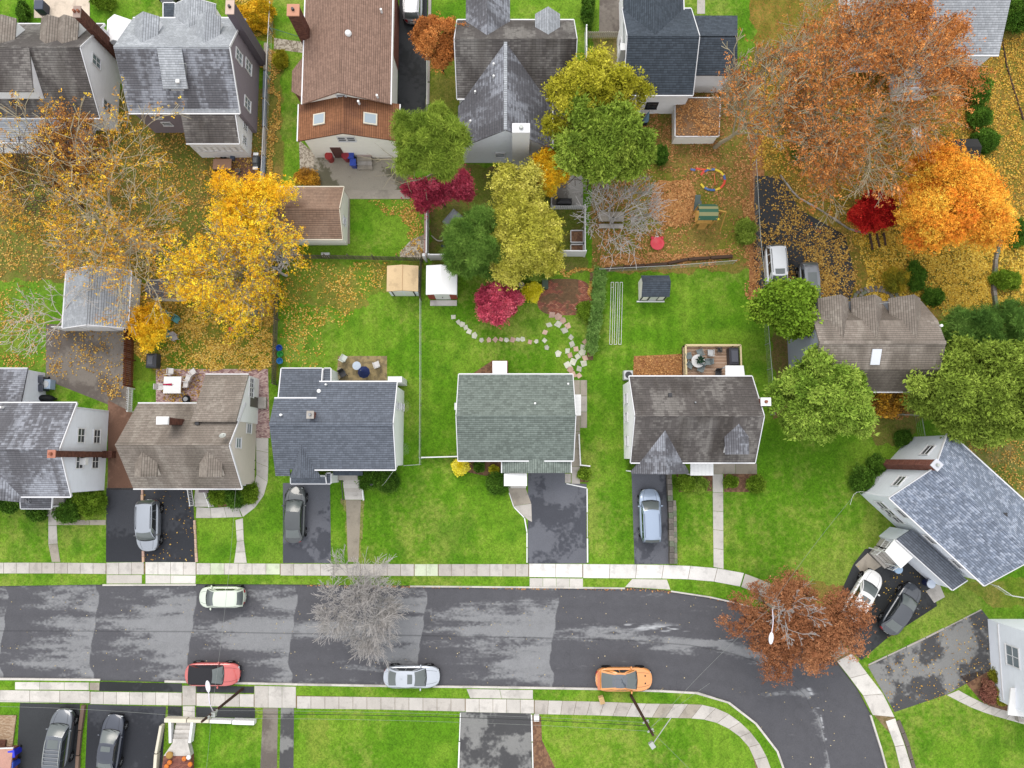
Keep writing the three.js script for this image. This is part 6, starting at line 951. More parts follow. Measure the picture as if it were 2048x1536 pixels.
// ------------------------------------------------------------------ garages and sheds
{ const he = 2.3, hr = 3.9, x0 = W(128, 610, he).x, x1 = W(258, 610, he).x, xr = W(176, 610, hr).x, z0 = W(180, 542, he).z, z1 = W(180, 656, he).z, G = house('garage', 'old grey roofed garage under the half-bare oak', (x0 + x1) / 2, (z0 + z1) / 2, 'garage');
  gable(G, FZ, { a0: z0, a1: z1, c0: x0, c1: x1, cr: xr, he, hr, og: .2, oe: .25 }, roofMat.silver, wall.white); for (const x of [165, 222]) { const p = onZ(x, 664, z1 - .2); part(G, 'garage_door', box(p.x, 1.0, z1 - .17, 2.2, 2.0, .06), white); } }
{ const he = 2.3, hr = 3.7, x0 = W(556, 430, he).x, x1 = W(686, 430, he).x, z0 = W(620, 374, he).z, z1 = W(620, 478, he).z, zr = W(620, 417, hr).z, G = house('garage', 'brown roofed white garage beside the square of green lawn', (x0 + x1) / 2, (z0 + z1) / 2, 'garage');
  gable(G, FX, { a0: x0, a1: x1, c0: z0, c1: z1, cr: zr, he, hr, oe: .15, og: .08 }, roofMat.tan, wall.cream, { trim: trimCream }); win(null, G, onX(679, 429, x1 - .06).setY(1.6), V(1, 0, 0), .7, .7); }
function shed(name, label, x, y0, w, d, he, hr, axis, rm, wm, o = {}) {
  const c = W(x, y0, he), G = house(name, label, c.x, c.z, 'shed'), f = axis === 'x' ? FX : FZ, [a, b] = axis === 'x' ? [c.x, c.z] : [c.z, c.x], [la, lb] = axis === 'x' ? [w, d] : [d, w];
  gable(G, f, { a0: a - la / 2, a1: a + la / 2, c0: b - lb / 2, c1: b + lb / 2, cr: b + (o.ro || 0), he, hr, oe: o.oe ?? .1, og: o.og ?? .06 }, rm, wm, { gut: [], rake: [], cap: false, ...o });
  G.userData.c = undefined; delete G.userData.c; return [G, c];
}
{ const [G, c] = shed('garden_shed', 'tan roofed garden shed left of the white shed', 805, 557, 2.75, 2.3, 2.0, 2.35, 'z', std(seen(232, 204, 162), .6, { map: concTex }), wall.cool); for (const s of [-.55, .55]) part(G, 'door', box(c.x + s * .9, 1, c.z + 1.1, .85, 1.75, .06), white); for (const s of [-.95, .95]) part(G, 'door_trim', box(c.x + s, 1, c.z + 1.15, .08, 1.8, .05), black); part(G, 'roof_seam', box(c.x + .05, 2.37, c.z, .03, .03, 2.3), std(seen(196, 160, 120), .7)); }
{ const [G, c] = shed('garden_shed', 'bright white roofed shed with brick-red panels beside white fence', 883, 560, 2.7, 2.6, 2.1, 2.4, 'z', std(seen(252, 252, 252), .5), wall.cream); const z = c.z + 1.25; part(G, 'door', box(c.x, 1, z, 1.3, 1.8, .06), white); for (const s of [-1, 1]) part(G, 'door_panel', box(c.x + s * .98, 1, z, .6, 1.7, .05), std(seen(158, 78, 66), .7)); part(G, 'door_handle', box(c.x, 1, z + .06, .06, .3, .05), metalDark); part(G, 'threshold', box(c.x, .05, z + .35, 2.4, .1, .5), conc[2]); }
{ const [G, c] = shed('garden_shed', 'slate roofed white shed with black trim on open lawn', 1311, 572, 2.45, 1.9, 1.9, 2.5, 'x', roofMat.slate, wall.cream, { ro: -.2, oe: .12 }); const z = c.z + .86; for (const s of [-.95, -.35, .35, .95]) part(G, 'trim_board', box(c.x + s * 1.1, .95, z, .1, 1.8, .05), black); part(G, 'door', box(c.x, .9, z, .85, 1.7, .05), white); part(G, 'base_board', box(c.x - .1, .06, z + .12, 2.5, .12, .12), trimWhite); }
{ const [G, c] = shed('garden_shed', 'small grey roofed shed under the vivid yellow maple', 326, 577, 2.7, 1.7, 1.8, 2.4, 'x', std(seen(112, 112, 118), .7, { map: concTex }), wall.cream, { rake: [1], trim: trimWhite }); part(G, 'side_door', box(c.x + 1.3, .9, c.z, .05, 1.6, 1.1), wood(150, 130, 100)); }
{ const [G, c] = shed('black_shed', 'black barrel-roofed shed beside the flaming maple', 1929, 298, 2.5, 1.9, 1.7, 2.2, 'x', std(seen(58, 58, 58), .8), std(seen(40, 40, 42), .8)); part(G, 'door', box(c.x, .8, c.z + .92, 1.1, 1.4, .05), metalDark); }
// ------------------------------------------------------------------ fences
const picketGeo = (() => { const s = new THREE.Shape(); s.moveTo(-.06, 0); s.lineTo(.06, 0); s.lineTo(.06, .93); s.lineTo(0, 1); s.lineTo(-.06, .93); s.closePath(); return new THREE.ExtrudeGeometry(s, { depth: .022, bevelEnabled: false }); })();
function picketFence(label, pts, o = {}) {
  const { h = 1.1, gap = .16, mats = [woodMat.grey], name = 'picket_fence', post = 2.4 } = o, w = pts.map(p => W(...p)), mid = w[w.length >> 1], G = thing(name, label, 'fence', V(mid.x, 0, mid.z)), r = rng(o.seed || 9);
  for (let i = 0; i < w.length - 1; i++) {
    const a = w[i], b = w[i + 1], L = a.distanceTo(b), n = Math.max(1, Math.round(L / gap)), ang = Math.atan2(-(b.z - a.z), b.x - a.x), d = b.clone().sub(a).normalize(), nn = V(-d.z, 0, d.x);
    for (let k = 0; k < n; k++) { const p = a.clone().lerp(b, (k + .5) / n), m = M(picketGeo, mats[r() * mats.length | 0], 'picket', G); m.position.set(p.x - mid.x + nn.x * .03, .05, p.z - mid.z + nn.z * .03); m.rotation.y = ang; m.scale.set(o.pw || 1, h * (1 - .04 * r()), 1); }
    for (const y of [.25, .78]) part(G, 'rail', bar(a.clone().setY(h * y), b.clone().setY(h * y), .04, .08), mats[0]);
    const np = Math.max(1, Math.round(L / post)); for (let k = 0; k <= np; k++) { if (k === np && i < w.length - 2) continue; const p = a.clone().lerp(b, k / np); part(G, 'post', box(p.x - nn.x * .06, h * .5, p.z - nn.z * .06, .09, h * 1.02, .09), o.postMat || mats[0]); }
  }
  return G;
}
function wireFence(label, pts, o = {}) {            // chain-link: posts, rails and a few wires
  const { h = 1.2, name = 'wire_fence', mat = galv, gap = 2.6 } = o, w = pts.map(p => W(...p)), mid = w[w.length >> 1], G = thing(name, label, 'fence', V(mid.x, 0, mid.z));
  for (let i = 0; i < w.length - 1; i++) { const a = w[i], b = w[i + 1], L = a.distanceTo(b), np = Math.max(1, Math.round(L / gap)); part(G, 'top_rail', cone(a.clone().setY(h), b.clone().setY(h), .024, .024, 6), mat); part(G, 'mesh_wire', [.15, .4, .65, .9].map(y => cone(a.clone().setY(h * y), b.clone().setY(h * y), .006, .006, 4)), mat); for (let k = 0; k <= np; k++) { if (k === np && i < w.length - 2) continue; const p = a.clone().lerp(b, k / np); part(G, 'post', cyl(p.x, 0, p.z, .03, .03, h + .06, 8), mat); } }
  return G;
}
function panelFence(label, pts, o = {}) {           // solid panels between posts
  const { h = 1.8, name = 'panel_fence', mat = trimWhite, gap = 2.4, th = .05 } = o, w = pts.map(p => W(...p)), mid = w[w.length >> 1], G = thing(name, label, 'fence', V(mid.x, 0, mid.z));
  for (let i = 0; i < w.length - 1; i++) { const a = w[i], b = w[i + 1], L = a.distanceTo(b), np = Math.max(1, Math.round(L / gap)); for (let k = 0; k < np; k++) { const p = a.clone().lerp(b, k / np), q = a.clone().lerp(b, (k + 1) / np); part(G, 'panel', bar(p.clone().setY(h * .48), q.clone().setY(h * .48), th, h * .92), mat); part(G, 'cap_rail', bar(p.clone().setY(h * .97), q.clone().setY(h * .97), .1, .06), mat); part(G, 'post', box(p.x, h * .52, p.z, .12, h * 1.04, .12), mat); if (k === np - 1 && i === w.length - 2) part(G, 'post', box(q.x, h * .52, q.z, .12, h * 1.04, .12), mat); } }
  return G;
}
const greyW = [woodMat.grey, wood(126, 120, 98), wood(98, 96, 78)], redW = [woodMat.red, wood(132, 80, 54), wood(108, 62, 42)];
picketFence('tall red-brown board fence along the old driveway', [[270, 560], [270, 668], [268, 775]], { h: 1.8, gap: .17, mats: redW, name: 'board_fence', seed: 31, pw: 1.25 });
picketFence('short white picket fence beside the patio with the white table', [[268, 778], [266, 824]], { h: 1.1, mats: [trimWhite], name: 'picket_fence', gap: .18 });
picketFence('long grey picket fence between yellow leaves and green lawn', [[560, 520], [557, 640], [553, 770]], { h: 1.3, gap: .17, mats: greyW, seed: 32 });
picketFence('weathered grey picket fence behind the two garden sheds', [[562, 516], [700, 518], [846, 522]], { h: 1.3, gap: .19, mats: greyW, seed: 33 });
picketFence('slim dark picket fence between tan and white sheds', [[844, 524], [842, 600]], { h: 1.2, gap: .19, mats: greyW, seed: 34 });
wireFence('thin wire fence down the middle of the back lawns', [[843, 604], [843, 760], [842, 916]]);
panelFence('white solid fence beside the crimson maple', [[858, 400], [857, 516]], { mat: trimWhite }); panelFence('short white solid fence above the white shed', [[862, 520], [908, 520]], { mat: trimWhite });
panelFence('white solid fence under the golden-green willow', [[1092, 512], [1168, 513]], { mat: trimWhite }); panelFence('slender white fence right of the raised planters', [[1168, 512], [1168, 418]], { mat: trimWhite, h: 1.1 });
picketFence('white picket fence below the grey patio corner', [[1102, 418], [1167, 418]], { mats: [trimWhite], h: 1.0, gap: .17, seed: 35 }); wireFence('thin white rail fence from willow to white chimney', [[1102, 416], [1104, 345]], { h: 1.1, mat: white });
picketFence('cream picket fence between grey house and slate house', [[1170, 76], [1236, 76]], { mats: [trimCream], h: 1.1, gap: .17, seed: 36 }); panelFence('white solid fence at side of the big grey house', [[1170, 70], [1170, 150], [1170, 235]], { mat: trimWhite, h: 1.5 });
wireFence('wire fence between lawn and the bare tree garden', [[1196, 545], [1340, 538], [1465, 528]]); wireFence('wire fence along the leafy drive', [[1504, 330], [1512, 480], [1524, 592]]); wireFence('wire fence beside the lime-green tree', [[1526, 640], [1534, 740], [1540, 830]]);
wireFence('pale fence beside the black drive at top', [[856, 100], [856, 220]], { mat: white, h: 1.1 }); panelFence('low white fence between blue-grey house and bungalow', [[846, 915], [916, 913]], { mat: trimWhite, h: .9 });
wireFence('low wire fence closing the gap by blue-grey house', [[812, 931], [842, 929], [843, 916]]); wireFence('thin wire fence at the left edge of the plum house garden', [[548, 20], [543, 110], [536, 260], [530, 372]], { mat: white });
wireFence('short green wire fence beside the brown chimney', [[546, 68], [606, 86]], { mat: std(seen(90, 130, 110), .6), h: 1.0 }); panelFence('white border fence beside the walk by bungalow', [[1157, 870], [1160, 930], [1178, 932]], { mat: trimWhite, h: .5, gap: 3 });
wireFence('wire fence at the rear of the angled house', [[1836, 880], [1828, 832], [1790, 830]]); wireFence('white rail fence at the right of the angled house', [[1980, 1168], [2010, 1188], [2060, 1196]], { mat: white, h: 1 });
// ------------------------------------------------------------------ low walls and edgings
function lowWall(name, label, A, mats, o = {}) { const { h = .4, w = .35, len = .6, seed = 3, jit = .03 } = o, mid = W(...A[A.length >> 1]), G = thing(name, label, 'wall', V(mid.x, 0, mid.z)), n = Math.max(1, Math.round(lineLen(A) / len)), p = resample(A, n), r = rng(seed); for (let i = 0; i < n; i++) { const a = p[i].clone().lerp(p[i + 1], .02), b = p[i + 1].clone().lerp(p[i], .02), hh = h + (r() - .5) * jit * 2, d = b.clone().sub(a), c = a.clone().add(b).multiplyScalar(.5), g = rbox(d.length(), hh, w + (r() - .5) * jit * 3, .015); g.rotateY(Math.atan2(-d.z, d.x)); g.translate(c.x, 0, c.z); part(G, o.piece || 'stone', g, mats[r() * mats.length | 0]); } return G; }
lowWall('stone_wall', 'grey stone retaining wall beside the narrow drive', [[1336, 946], [1340, 1040], [1342, 1126]], stoneWall, { h: .55, w: .42, len: .5 }); lowWall('stone_coping', 'mossy coping stones topping the drive wall', [[1346, 1000], [1348, 1060], [1349, 1126]], [stoneWall[3], stoneWall[2]], { h: .62, w: .26, len: .45, seed: 8 });
lowWall('timber_edging', 'brown timber edging between black drives at lower left', [[170, 1408], [166, 1440], [160, 1480], [156, 1560]], [wood(134, 112, 98), wood(120, 100, 90)], { h: .3, w: .28, len: 1.8, seed: 4, piece: 'timber' });
lowWall('garden_wall', 'white retaining wall above the stairs at lower left', [[334, 1436], [420, 1438], [514, 1441]], [trimCream, white], { h: .6, w: .3, len: 2, seed: 5, piece: 'block' }); lowWall('garden_wall', 'pale side wall beside stairs at lower left', [[328, 1446], [318, 1500], [314, 1560]], [trimCream], { h: .6, w: .22, len: 2, seed: 6, piece: 'block' });
lowWall('timber_edging', 'rotting timber edge below the bare tree garden', [[1200, 540], [1340, 528], [1342, 522], [1464, 514]], [woodMat.dark, wood(96, 84, 74)], { h: .35, w: .25, len: 2.2, seed: 7, piece: 'timber' }); lowWall('garden_edging', 'pink concrete edge along the white solid fence', [[852, 402], [851, 520]], [std(seen(206, 168, 158), .85, { map: concTex })], { h: .2, w: .22, len: 2, seed: 9, piece: 'kerb' });
lowWall('stone_edging', 'brown stone edging beside the silver-grey SUV', [[286, 978], [287, 1060], [288, 1124]], [stoneMat[3], std(seen(206, 172, 146), .9)], { h: .18, w: .2, len: .5, seed: 10 }); lowWall('stone_edging', 'tan block edging right of the silver-grey SUV', [[390, 1040], [394, 1124]], [std(seen(196, 172, 144), .9, { map: stoneTex }), stoneMat[1]], { h: .15, w: .2, len: .4, seed: 11, piece: 'block' });
lowWall('drive_edging', 'white edging on left side of the wide driveway', [[1018, 985], [1026, 1012], [1040, 1028], [1054, 1040], [1054, 1126]], [white], { h: .08, w: .09, len: 1.4, seed: 12, piece: 'kerb' }); lowWall('drive_edging', 'white edging on right side of the wide driveway', [[1132, 967], [1174, 969], [1175, 1126]], [white], { h: .08, w: .08, len: 2, seed: 13, piece: 'kerb' });
lowWall('drive_edging', 'white edging left of the patchy lower drive', [[921, 1425], [917, 1540]], [white], { h: .08, w: .1, len: 2.2, seed: 14, piece: 'kerb' }); lowWall('drive_edging', 'white edging right of the patchy lower drive', [[1063, 1428], [1066, 1540]], [white], { h: .08, w: .08, len: 2.2, seed: 15, piece: 'kerb' }); lowWall('drive_edging', 'cream edging of the drive at right', [[1736, 1330], [1850, 1276], [1963, 1219]], [conc[3]], { h: .06, w: .12, len: 2, seed: 16, piece: 'kerb' });
lowWall('garden_wall', 'grey curb wall beside the plum house', [[534, 88], [531, 200], [528, 372]], [concOld[0], std(seen(150, 160, 172), .85, { map: concTex })], { h: .35, w: .35, len: 3, seed: 17, piece: 'block' }); lowWall('drive_edging', 'pale kerb beside the black drive at top', [[860, -10], [858, 120], [856, 210]], [conc[3]], { h: .12, w: .25, len: 2, seed: 18, piece: 'kerb' });
lowWall('stone_edging', 'curving dark stone edge at right garden', [[2000, 60], [2012, 130], [2030, 190], [2046, 240]], [woodMat.dark], { h: .12, w: .12, len: .6, seed: 19 }); lowWall('stone_edging', 'grey garden wall under the right-hand shrubs', [[2000, 470], [1988, 520], [1984, 580], [1990, 625]], stoneWall, { h: .4, w: .3, len: .5, seed: 20 }); lowWall('drive_edging', 'curved kerb along the leafy drive', [[1560, 350], [1590, 392], [1640, 420], [1700, 460], [1735, 468]], [conc[3], concOld[0]], { h: .12, w: .15, len: .9, seed: 21, piece: 'kerb' });
lowWall('drive_edging', 'dark strip of asphalt kerb beside right pavement', [[1795, 1440], [1812, 1480], [1830, 1545]], [asphMat.worn], { h: .1, w: .3, len: 1.2, seed: 22, piece: 'kerb' });
{ const G = thing('garden_steps', 'railway-sleeper steps on the leafy bank below scarlet maple', 'steps', W(1755, 485)); [[1738, 468, 1744, 500], [1752, 468, 1758, 496], [1766, 466, 1770, 492]].forEach(([a, b, c, d]) => part(G, 'sleeper', bar(W(a, b).setY(.09), W(c, d).setY(.09), .16, .18), woodMat.dark)); }
{ const G = thing('stone_steps', 'fan of grey cobbles behind the gambrel house', 'paving', W(1752, 584)); const r = rng(5); for (let k = 0; k < 26; k++) { const a = Math.PI * (1.02 + .96 * (k % 13) / 12), R = k < 13 ? 1.55 : 1.15, c = W(1752, 596); part(G, 'cobble', box(c.x + Math.cos(a) * R * 1.25, .05, c.z + Math.sin(a) * R * .62, .26, .1, .3, -a + 1.57), stoneWall[r() * 4 | 0]); } }
{ // street stairs at lower left
  const G = thing('entry_stairs', 'concrete stairs with brick landing and pumpkins at bottom left', 'stairs', W(368, 1470)); steps(G, 'step', [W(352, 1480), W(382, 1480)], [W(355, 1440), W(386, 1440)], 5, .1, .62, [conc[2], conc[0]]); for (const [a, b] of [[348, 346], [386, 390]]) part(G, 'cheek_wall', bar(W(a, 1480).setY(.4), W(b, 1440).setY(.3), .2, .6), white);
  part(G, 'landing', flat([[334, 1506], [388, 1506], [388, 1640], [318, 1640]], .62, .6), brickRed); part(G, 'flared_walk', flat([[352, 1480], [382, 1480], [388, 1506], [334, 1506]], .6, .58), conc[2]);
}
// ------------------------------------------------------------------ decks, furniture, yard things
function chair(label, px, py, ang, mat, y = .02, group) {
  const p = W(px, py, y + .4), G = thing('patio_chair', label, 'chair', V(p.x, y, p.z), group || 'garden chairs', ang * Math.PI / 180); M(rbox(.5, .05, .5, .015).translate(0, .4, 0), mat, 'seat', G); M(rbox(.5, .55, .05, .015).rotateX(-.22).translate(0, .44, -.27), mat, 'backrest', G);
  for (const x of [-.22, .22]) for (const z of [-.22, .22]) M(box(x, .2, z, .04, .4, .04), mat, 'leg', G); for (const x of [-.26, .26]) M(merge([box(x, .62, 0, .05, .04, .48), box(x, .52, .2, .04, .2, .04)]), mat, 'armrest', G); return G;
}
{ // deck behind the grey cape
  const y = .55, c = W(1421, 722), G = thing('timber_deck', 'tan timber deck with pale rail behind the weathered grey cape', 'deck', V(c.x, 0, c.z)); const A = W(1365, 692, y), B = W(1476, 692, y), z1 = W(1420, 756, y).z, n = 20; for (let i = 0; i < n; i++) { const z = lerp(A.z, z1, (i + .5) / n); part(G, 'deck_board', box((A.x + B.x) / 2, y - .02, z, B.x - A.x, .035, (z1 - A.z) / n - .012), woodMat.deck[i * 7 % 4]); }
  part(G, 'deck_frame', box((A.x + B.x) / 2, y / 2 - .03, (A.z + z1) / 2, B.x - A.x - .1, y - .1, z1 - A.z - .1), woodMat.dark); const rl = (a, b) => { part(G, 'top_rail', bar(a.clone().setY(y + .9), b.clone().setY(y + .9), .15, .05), woodMat.rail); part(G, 'low_rail', bar(a.clone().setY(y + .15), b.clone().setY(y + .15), .05, .08), woodMat.rail); const m = Math.round(a.distanceTo(b) / .14); for (let i = 0; i <= m; i++) { const q = a.clone().lerp(b, i / m); part(G, i % 10 ? 'baluster' : 'post', box(q.x, y + .44, q.z, i % 10 ? .035 : .1, .88, i % 10 ? .035 : .1), woodMat.rail); } };
  const c1 = V(A.x + .06, y, A.z + .06), c2 = V(B.x - .06, y, A.z + .06); rl(c1, c2); rl(c1, V(c1.x, y, z1 - .2)); rl(c2, V(c2.x, y, z1 - 1));
  const t = W(1396, 722, y + .7), T = thing('round_table', 'round white speckled table with dark green plant on the deck', 'table', V(t.x, y, t.z)); M(new THREE.CylinderGeometry(.58, .58, .04, 32).translate(0, .72, 0), std(seen(220, 220, 224), .4, { map: stoneTex }), 'table_top', T); M(cyl(0, 0, 0, .05, .05, .7, 10), metalDark, 'pedestal', T); M(cyl(0, 0, 0, .3, .28, .04, 16), metalDark, 'foot', T);
  const pl = thing('potted_plant', 'dark green leafy plant on the round deck table', 'plant', V(t.x + .12, y + .74, t.z - .02)); M(cyl(0, 0, 0, .1, .13, .16, 12), plastic(90, 80, 70), 'pot', pl); for (let i = 0; i < 11; i++) { const a = i * 2.4, L = .34 + .1 * (i % 3), g = new THREE.BufferGeometry(), s = .09; const d = V(Math.cos(a), 0, Math.sin(a)), e = V(-d.z, 0, d.x), P = [V(0, .14, 0), d.clone().multiplyScalar(L * .55).addScaledVector(e, s).setY(.3), d.clone().multiplyScalar(L).setY(.22), d.clone().multiplyScalar(L * .55).addScaledVector(e, -s).setY(.3)]; const f = [0, 1, 2, 0, 2, 3, 0, 2, 1, 0, 3, 2].flatMap((k, q) => { const v = P[k]; return [v.x, v.y - (q > 5 ? .006 : 0), v.z]; }); g.setAttribute('position', new THREE.Float32BufferAttribute(f, 3)); g.computeVertexNormals(); M(g, plastic(30, 62, 42, .5), 'leaf', pl); }
  const gm = std(seen(132, 142, 144), .7); chair('grey chair above-left of the round table', 1399, 704, 200, gm, y); chair('grey chair at left of the round table', 1378, 712, 105, gm, y); chair('grey chair below-left of the round table', 1380, 731, 60, gm, y); chair('grey chair just below the round table', 1401, 738, -20, gm, y); chair('grey chair at right of the round table', 1415, 724, -90, gm, y);
  chair('white framed lounge chair on the deck', 1421, 705, 180, std(seen(200, 202, 204), .6), y); chair('dark chair by the house wall on the deck', 1436, 747, 0, metalDark, y);
  const s = W(1437, 701, y), S = thing('side_table', 'small dark side table with lantern at the deck rail', 'table', s); M(rbox(.42, .04, .42, .01).translate(0, .42, 0), metalDark, 'table_top', S); for (const x of [-.17, .17]) for (const z of [-.17, .17]) M(box(x, .21, z, .03, .42, .03), metalDark, 'leg', S); M(cyl(.03, .46, 0, .11, .1, .22, 12), plastic(70, 64, 54), 'lantern', S);
  const b = W(1462, 716, y), Bq = thing('covered_grill', 'grill under black cover on the deck', 'grill', b); M(rbox(.85, 1.05, 1.55, .12), std(seen(52, 52, 62), .45), 'cover', Bq); M(rbox(.6, .12, 1.1, .05).translate(0, 1.03, 0), std(seen(74, 76, 88), .4), 'lid_top', Bq);
}
{ // patio with the white table at the taupe house
  const t = W(345, 770, .7), T = thing('square_table', 'square white patio table with folded red umbrella on top', 'table', V(t.x, .02, t.z)); M(rbox(1.55, .05, 1.5, .015).translate(0, .7, 0), white, 'table_top', T); for (const x of [-.7, .7]) for (const z of [-.68, .68]) M(box(x, .35, z, .06, .7, .06), white, 'leg', T);
  const u = W(335, 769, .8), U = thing('folded_umbrella', 'folded crimson umbrella lying on the white table', 'umbrella', V(u.x, .8, u.z)); M(new THREE.CylinderGeometry(.05, .11, .75, 10).rotateZ(Math.PI / 2 - .1), plastic(184, 44, 78, .8), 'canopy', U); M(cone(V(-.6, 0, -.02), V(.5, 0, .02), .02, .02, 6), galv, 'pole', U);
  const wc = std(seen(226, 222, 220), .5); chair('white slatted chair above the square white table', 342, 742, 175, wc); chair('tipped white chair at patio corner by yellow leaves', 386, 744, 215, wc); chair('white chair right of the square white table', 377, 756, 250, wc); chair('low white chair at lower right of the white table', 372, 769, 270, wc); chair('white chair left of the square white table', 322, 774, 90, wc);
  const g = W(313, 724), Q = thing('covered_grill', 'grill under charcoal cover beside red-brown fence', 'grill', g); M(rbox(.9, 1.1, 1.25, .16), std(seen(66, 68, 76), .5), 'cover', Q); M(rbox(.5, .1, .8, .04).translate(0, 1.08, 0), std(seen(80, 82, 90), .5), 'lid_top', Q);
  const h = W(376, 799), Hs = thing('hose_reel', 'round black hose reel against the taupe house', 'hose reel', V(h.x, .02, h.z)); M(new THREE.TorusGeometry(.28, .1, 8, 20).rotateX(Math.PI / 2).translate(0, .3, 0), rubber, 'hose', Hs); M(cyl(0, 0, 0, .2, .2, .5, 14), metalGrey, 'drum', Hs);
  const gc = plastic(96, 166, 168, .5); chair('teal plastic chair nearest the small grey shed', 305, 621, 30, gc); chair('teal plastic chair, middle one above the yellow tree', 334, 632, -45, gc); chair('teal plastic stool-like chair at right of the trio', 353, 640, -30, gc, .02); chair('teal chair with navy cushion right of small yellow tree', 336, 668, 45, gc); chair('teal chair half buried by small yellow tree', 310, 668, 100, gc); chair('striped grey folding chair beside the teal chairs', 349, 675, 20, std(seen(190, 186, 186), .6));
  const sl = W(487, 641), S = thing('toy_slide', 'yellow toddler slide with blue ladder on leafy lawn', 'slide', V(sl.x, 0, sl.z)), a = W(466, 656).sub(sl), b = W(506, 629).sub(sl), pts = [0, .25, .5, .75, 1].map((t, i) => V(lerp(a.x, b.x, t), [.08, .14, .35, .62, .9][i], lerp(a.z, b.z, t))); for (let i = 0; i < 4; i++) M(bar(pts[i], pts[i + 1], .34, .04), plastic(240, 220, 60), 'chute', S); M(merge([bar(pts[3].clone().setY(.72), pts[4].clone().setY(1), .42, .03)]), plastic(240, 220, 60), 'lip', S); M(rbox(.5, .95, .45, .05).translate(b.x + .2, 0, b.z - .12), plastic(90, 150, 180), 'ladder', S); M(rbox(.45, .08, .4, .03).translate(a.x - .15, .02, a.z + .12), plastic(226, 100, 50), 'foot', S);
  const k = W(440, 593, .5), K = thing('garden_bench', 'teal table half hidden by yellow maple leaves', 'table', V(k.x, 0, k.z), undefined, -.3); M(rbox(1.6, .06, .6, .02).translate(0, .65, 0), std(seen(146, 166, 166), .7), 'top', K); for (const x of [-.65, .65]) M(box(x, .32, 0, .08, .64, .5), std(seen(120, 140, 140), .7), 'trestle', K);
}
{ // patio behind the blue-grey house
  const wc = std(seen(206, 212, 206), .5); chair('pale green chair at top left of the sandy patio', 688, 716, 150, wc); chair('pale grey chair at right of the sandy patio', 753, 729, 200, std(seen(216, 214, 214), .5)); chair('dark chair with blue cushion on the sandy patio', 686, 748, 30, metalDark);
  const u = W(727, 744, 1), U = thing('closed_umbrella', 'drooping navy patio umbrella on the sandy patio', 'umbrella', V(u.x, 0, u.z)); M(new THREE.ConeGeometry(.55, 1.3, 9, 3).translate(0, 1.5, 0), plastic(48, 60, 110, .8), 'canopy', U); M(cyl(0, 0, 0, .025, .025, 2.2, 8), metalGrey, 'pole', U); M(cyl(0, 0, 0, .3, .26, .1, 16), conc[1], 'base', U); const t = W(716, 733), T = thing('small_table', 'small pale table beside the navy umbrella', 'table', V(t.x, .02, t.z)); M(cyl(0, .5, 0, .38, .38, .04, 20), std(seen(190, 204, 220), .4), 'table_top', T); for (let i = 0; i < 3; i++) M(cone(V(0, .5, 0), V(Math.cos(i * 2.1) * .3, 0, Math.sin(i * 2.1) * .3), .02, .02, 6), metalGrey, 'leg', T);
  for (const [x, y, l] of [[680, 740, 'upper'], [678, 755, 'lower']]) { const p = W(x, y), Q = thing('flower_pot', `${l} clay flower pot on the sandy patio edge`, 'pot', p); M(new THREE.LatheGeometry([[0, 0], [.13, 0], [.19, .3], [.21, .32], [.17, .32], [.15, .26], [0, .26]].map(a => new THREE.Vector2(...a)), 16), plastic(190, 176, 150, .8), 'pot_body', Q); }
}
function bin(label, px, py, c, lid, o = {}) { const p = W(px, py, .5), G = thing('wheelie_bin', label, 'bin', V(p.x, o.y ?? .015, p.z), 'household bins', (o.turn || 0) * Math.PI / 180); const g = new THREE.CylinderGeometry(.36, .28, .95, o.round ? 18 : 4, 1); if (!o.round) g.rotateY(Math.PI / 4); g.translate(0, .48, 0); M(g, plastic(...c), 'bin_body', G); const lg = o.round ? cyl(0, .96, 0, .38, .34, .07, 18) : rbox(.56, .07, .6, .02).translate(0, .95, .02); M(lg, plastic(...lid), 'lid', G); M(box(0, .92, -.34, .46, .05, .06), plastic(...lid), 'handle', G); if (!o.round) for (const s of [-1, 1]) M(cyl(0, 0, 0, .1, .1, .06, 12).rotateZ(Math.PI / 2).translate(s * .25, .1, -.26), rubber, 'wheel', G); return G; }
bin('royal blue bin at lower left beside black drive', 31, 1503, [40, 50, 200], [40, 52, 214], { turn: 10 }); bin('second blue bin below it, cut by bottom edge', 28, 1526, [50, 80, 190], [60, 90, 190]); bin('pale blue barrel bin under the angled house railing', 1791, 1137, [90, 120, 170], [170, 200, 230], { round: true }); bin('navy bin with white lid beside garage wall of angled house', 1856, 1166, [40, 50, 90], [210, 220, 236], { round: true });
bin('red round bin left of the brown house door', 660, 316, [160, 40, 46], [176, 52, 54], { round: true }); bin('dark red bin right of the brown house door', 693, 315, [150, 44, 60], [160, 52, 64], { round: true }); bin('upper blue bin by the brown house stoop', 704, 315, [40, 60, 150], [50, 76, 176]); bin('lower blue bin by the brown house stoop', 708, 329, [44, 66, 160], [54, 84, 190]);
bin('upper charcoal bin beside the white rear wing', 87, 760, [70, 74, 86], [80, 84, 96]); bin('lower charcoal bin beside the white rear wing', 87, 777, [70, 74, 86], [76, 80, 92]); { const p = W(102, 770), G = thing('air_conditioner', 'pale blue air conditioner beside charcoal bins', 'air conditioner', p); M(rbox(.85, .8, .85, .05), std(seen(170, 190, 214), .5), 'case', G); M(cyl(0, .8, 0, .32, .32, .03, 18), std(seen(200, 204, 208), .5), 'fan_grille', G); }
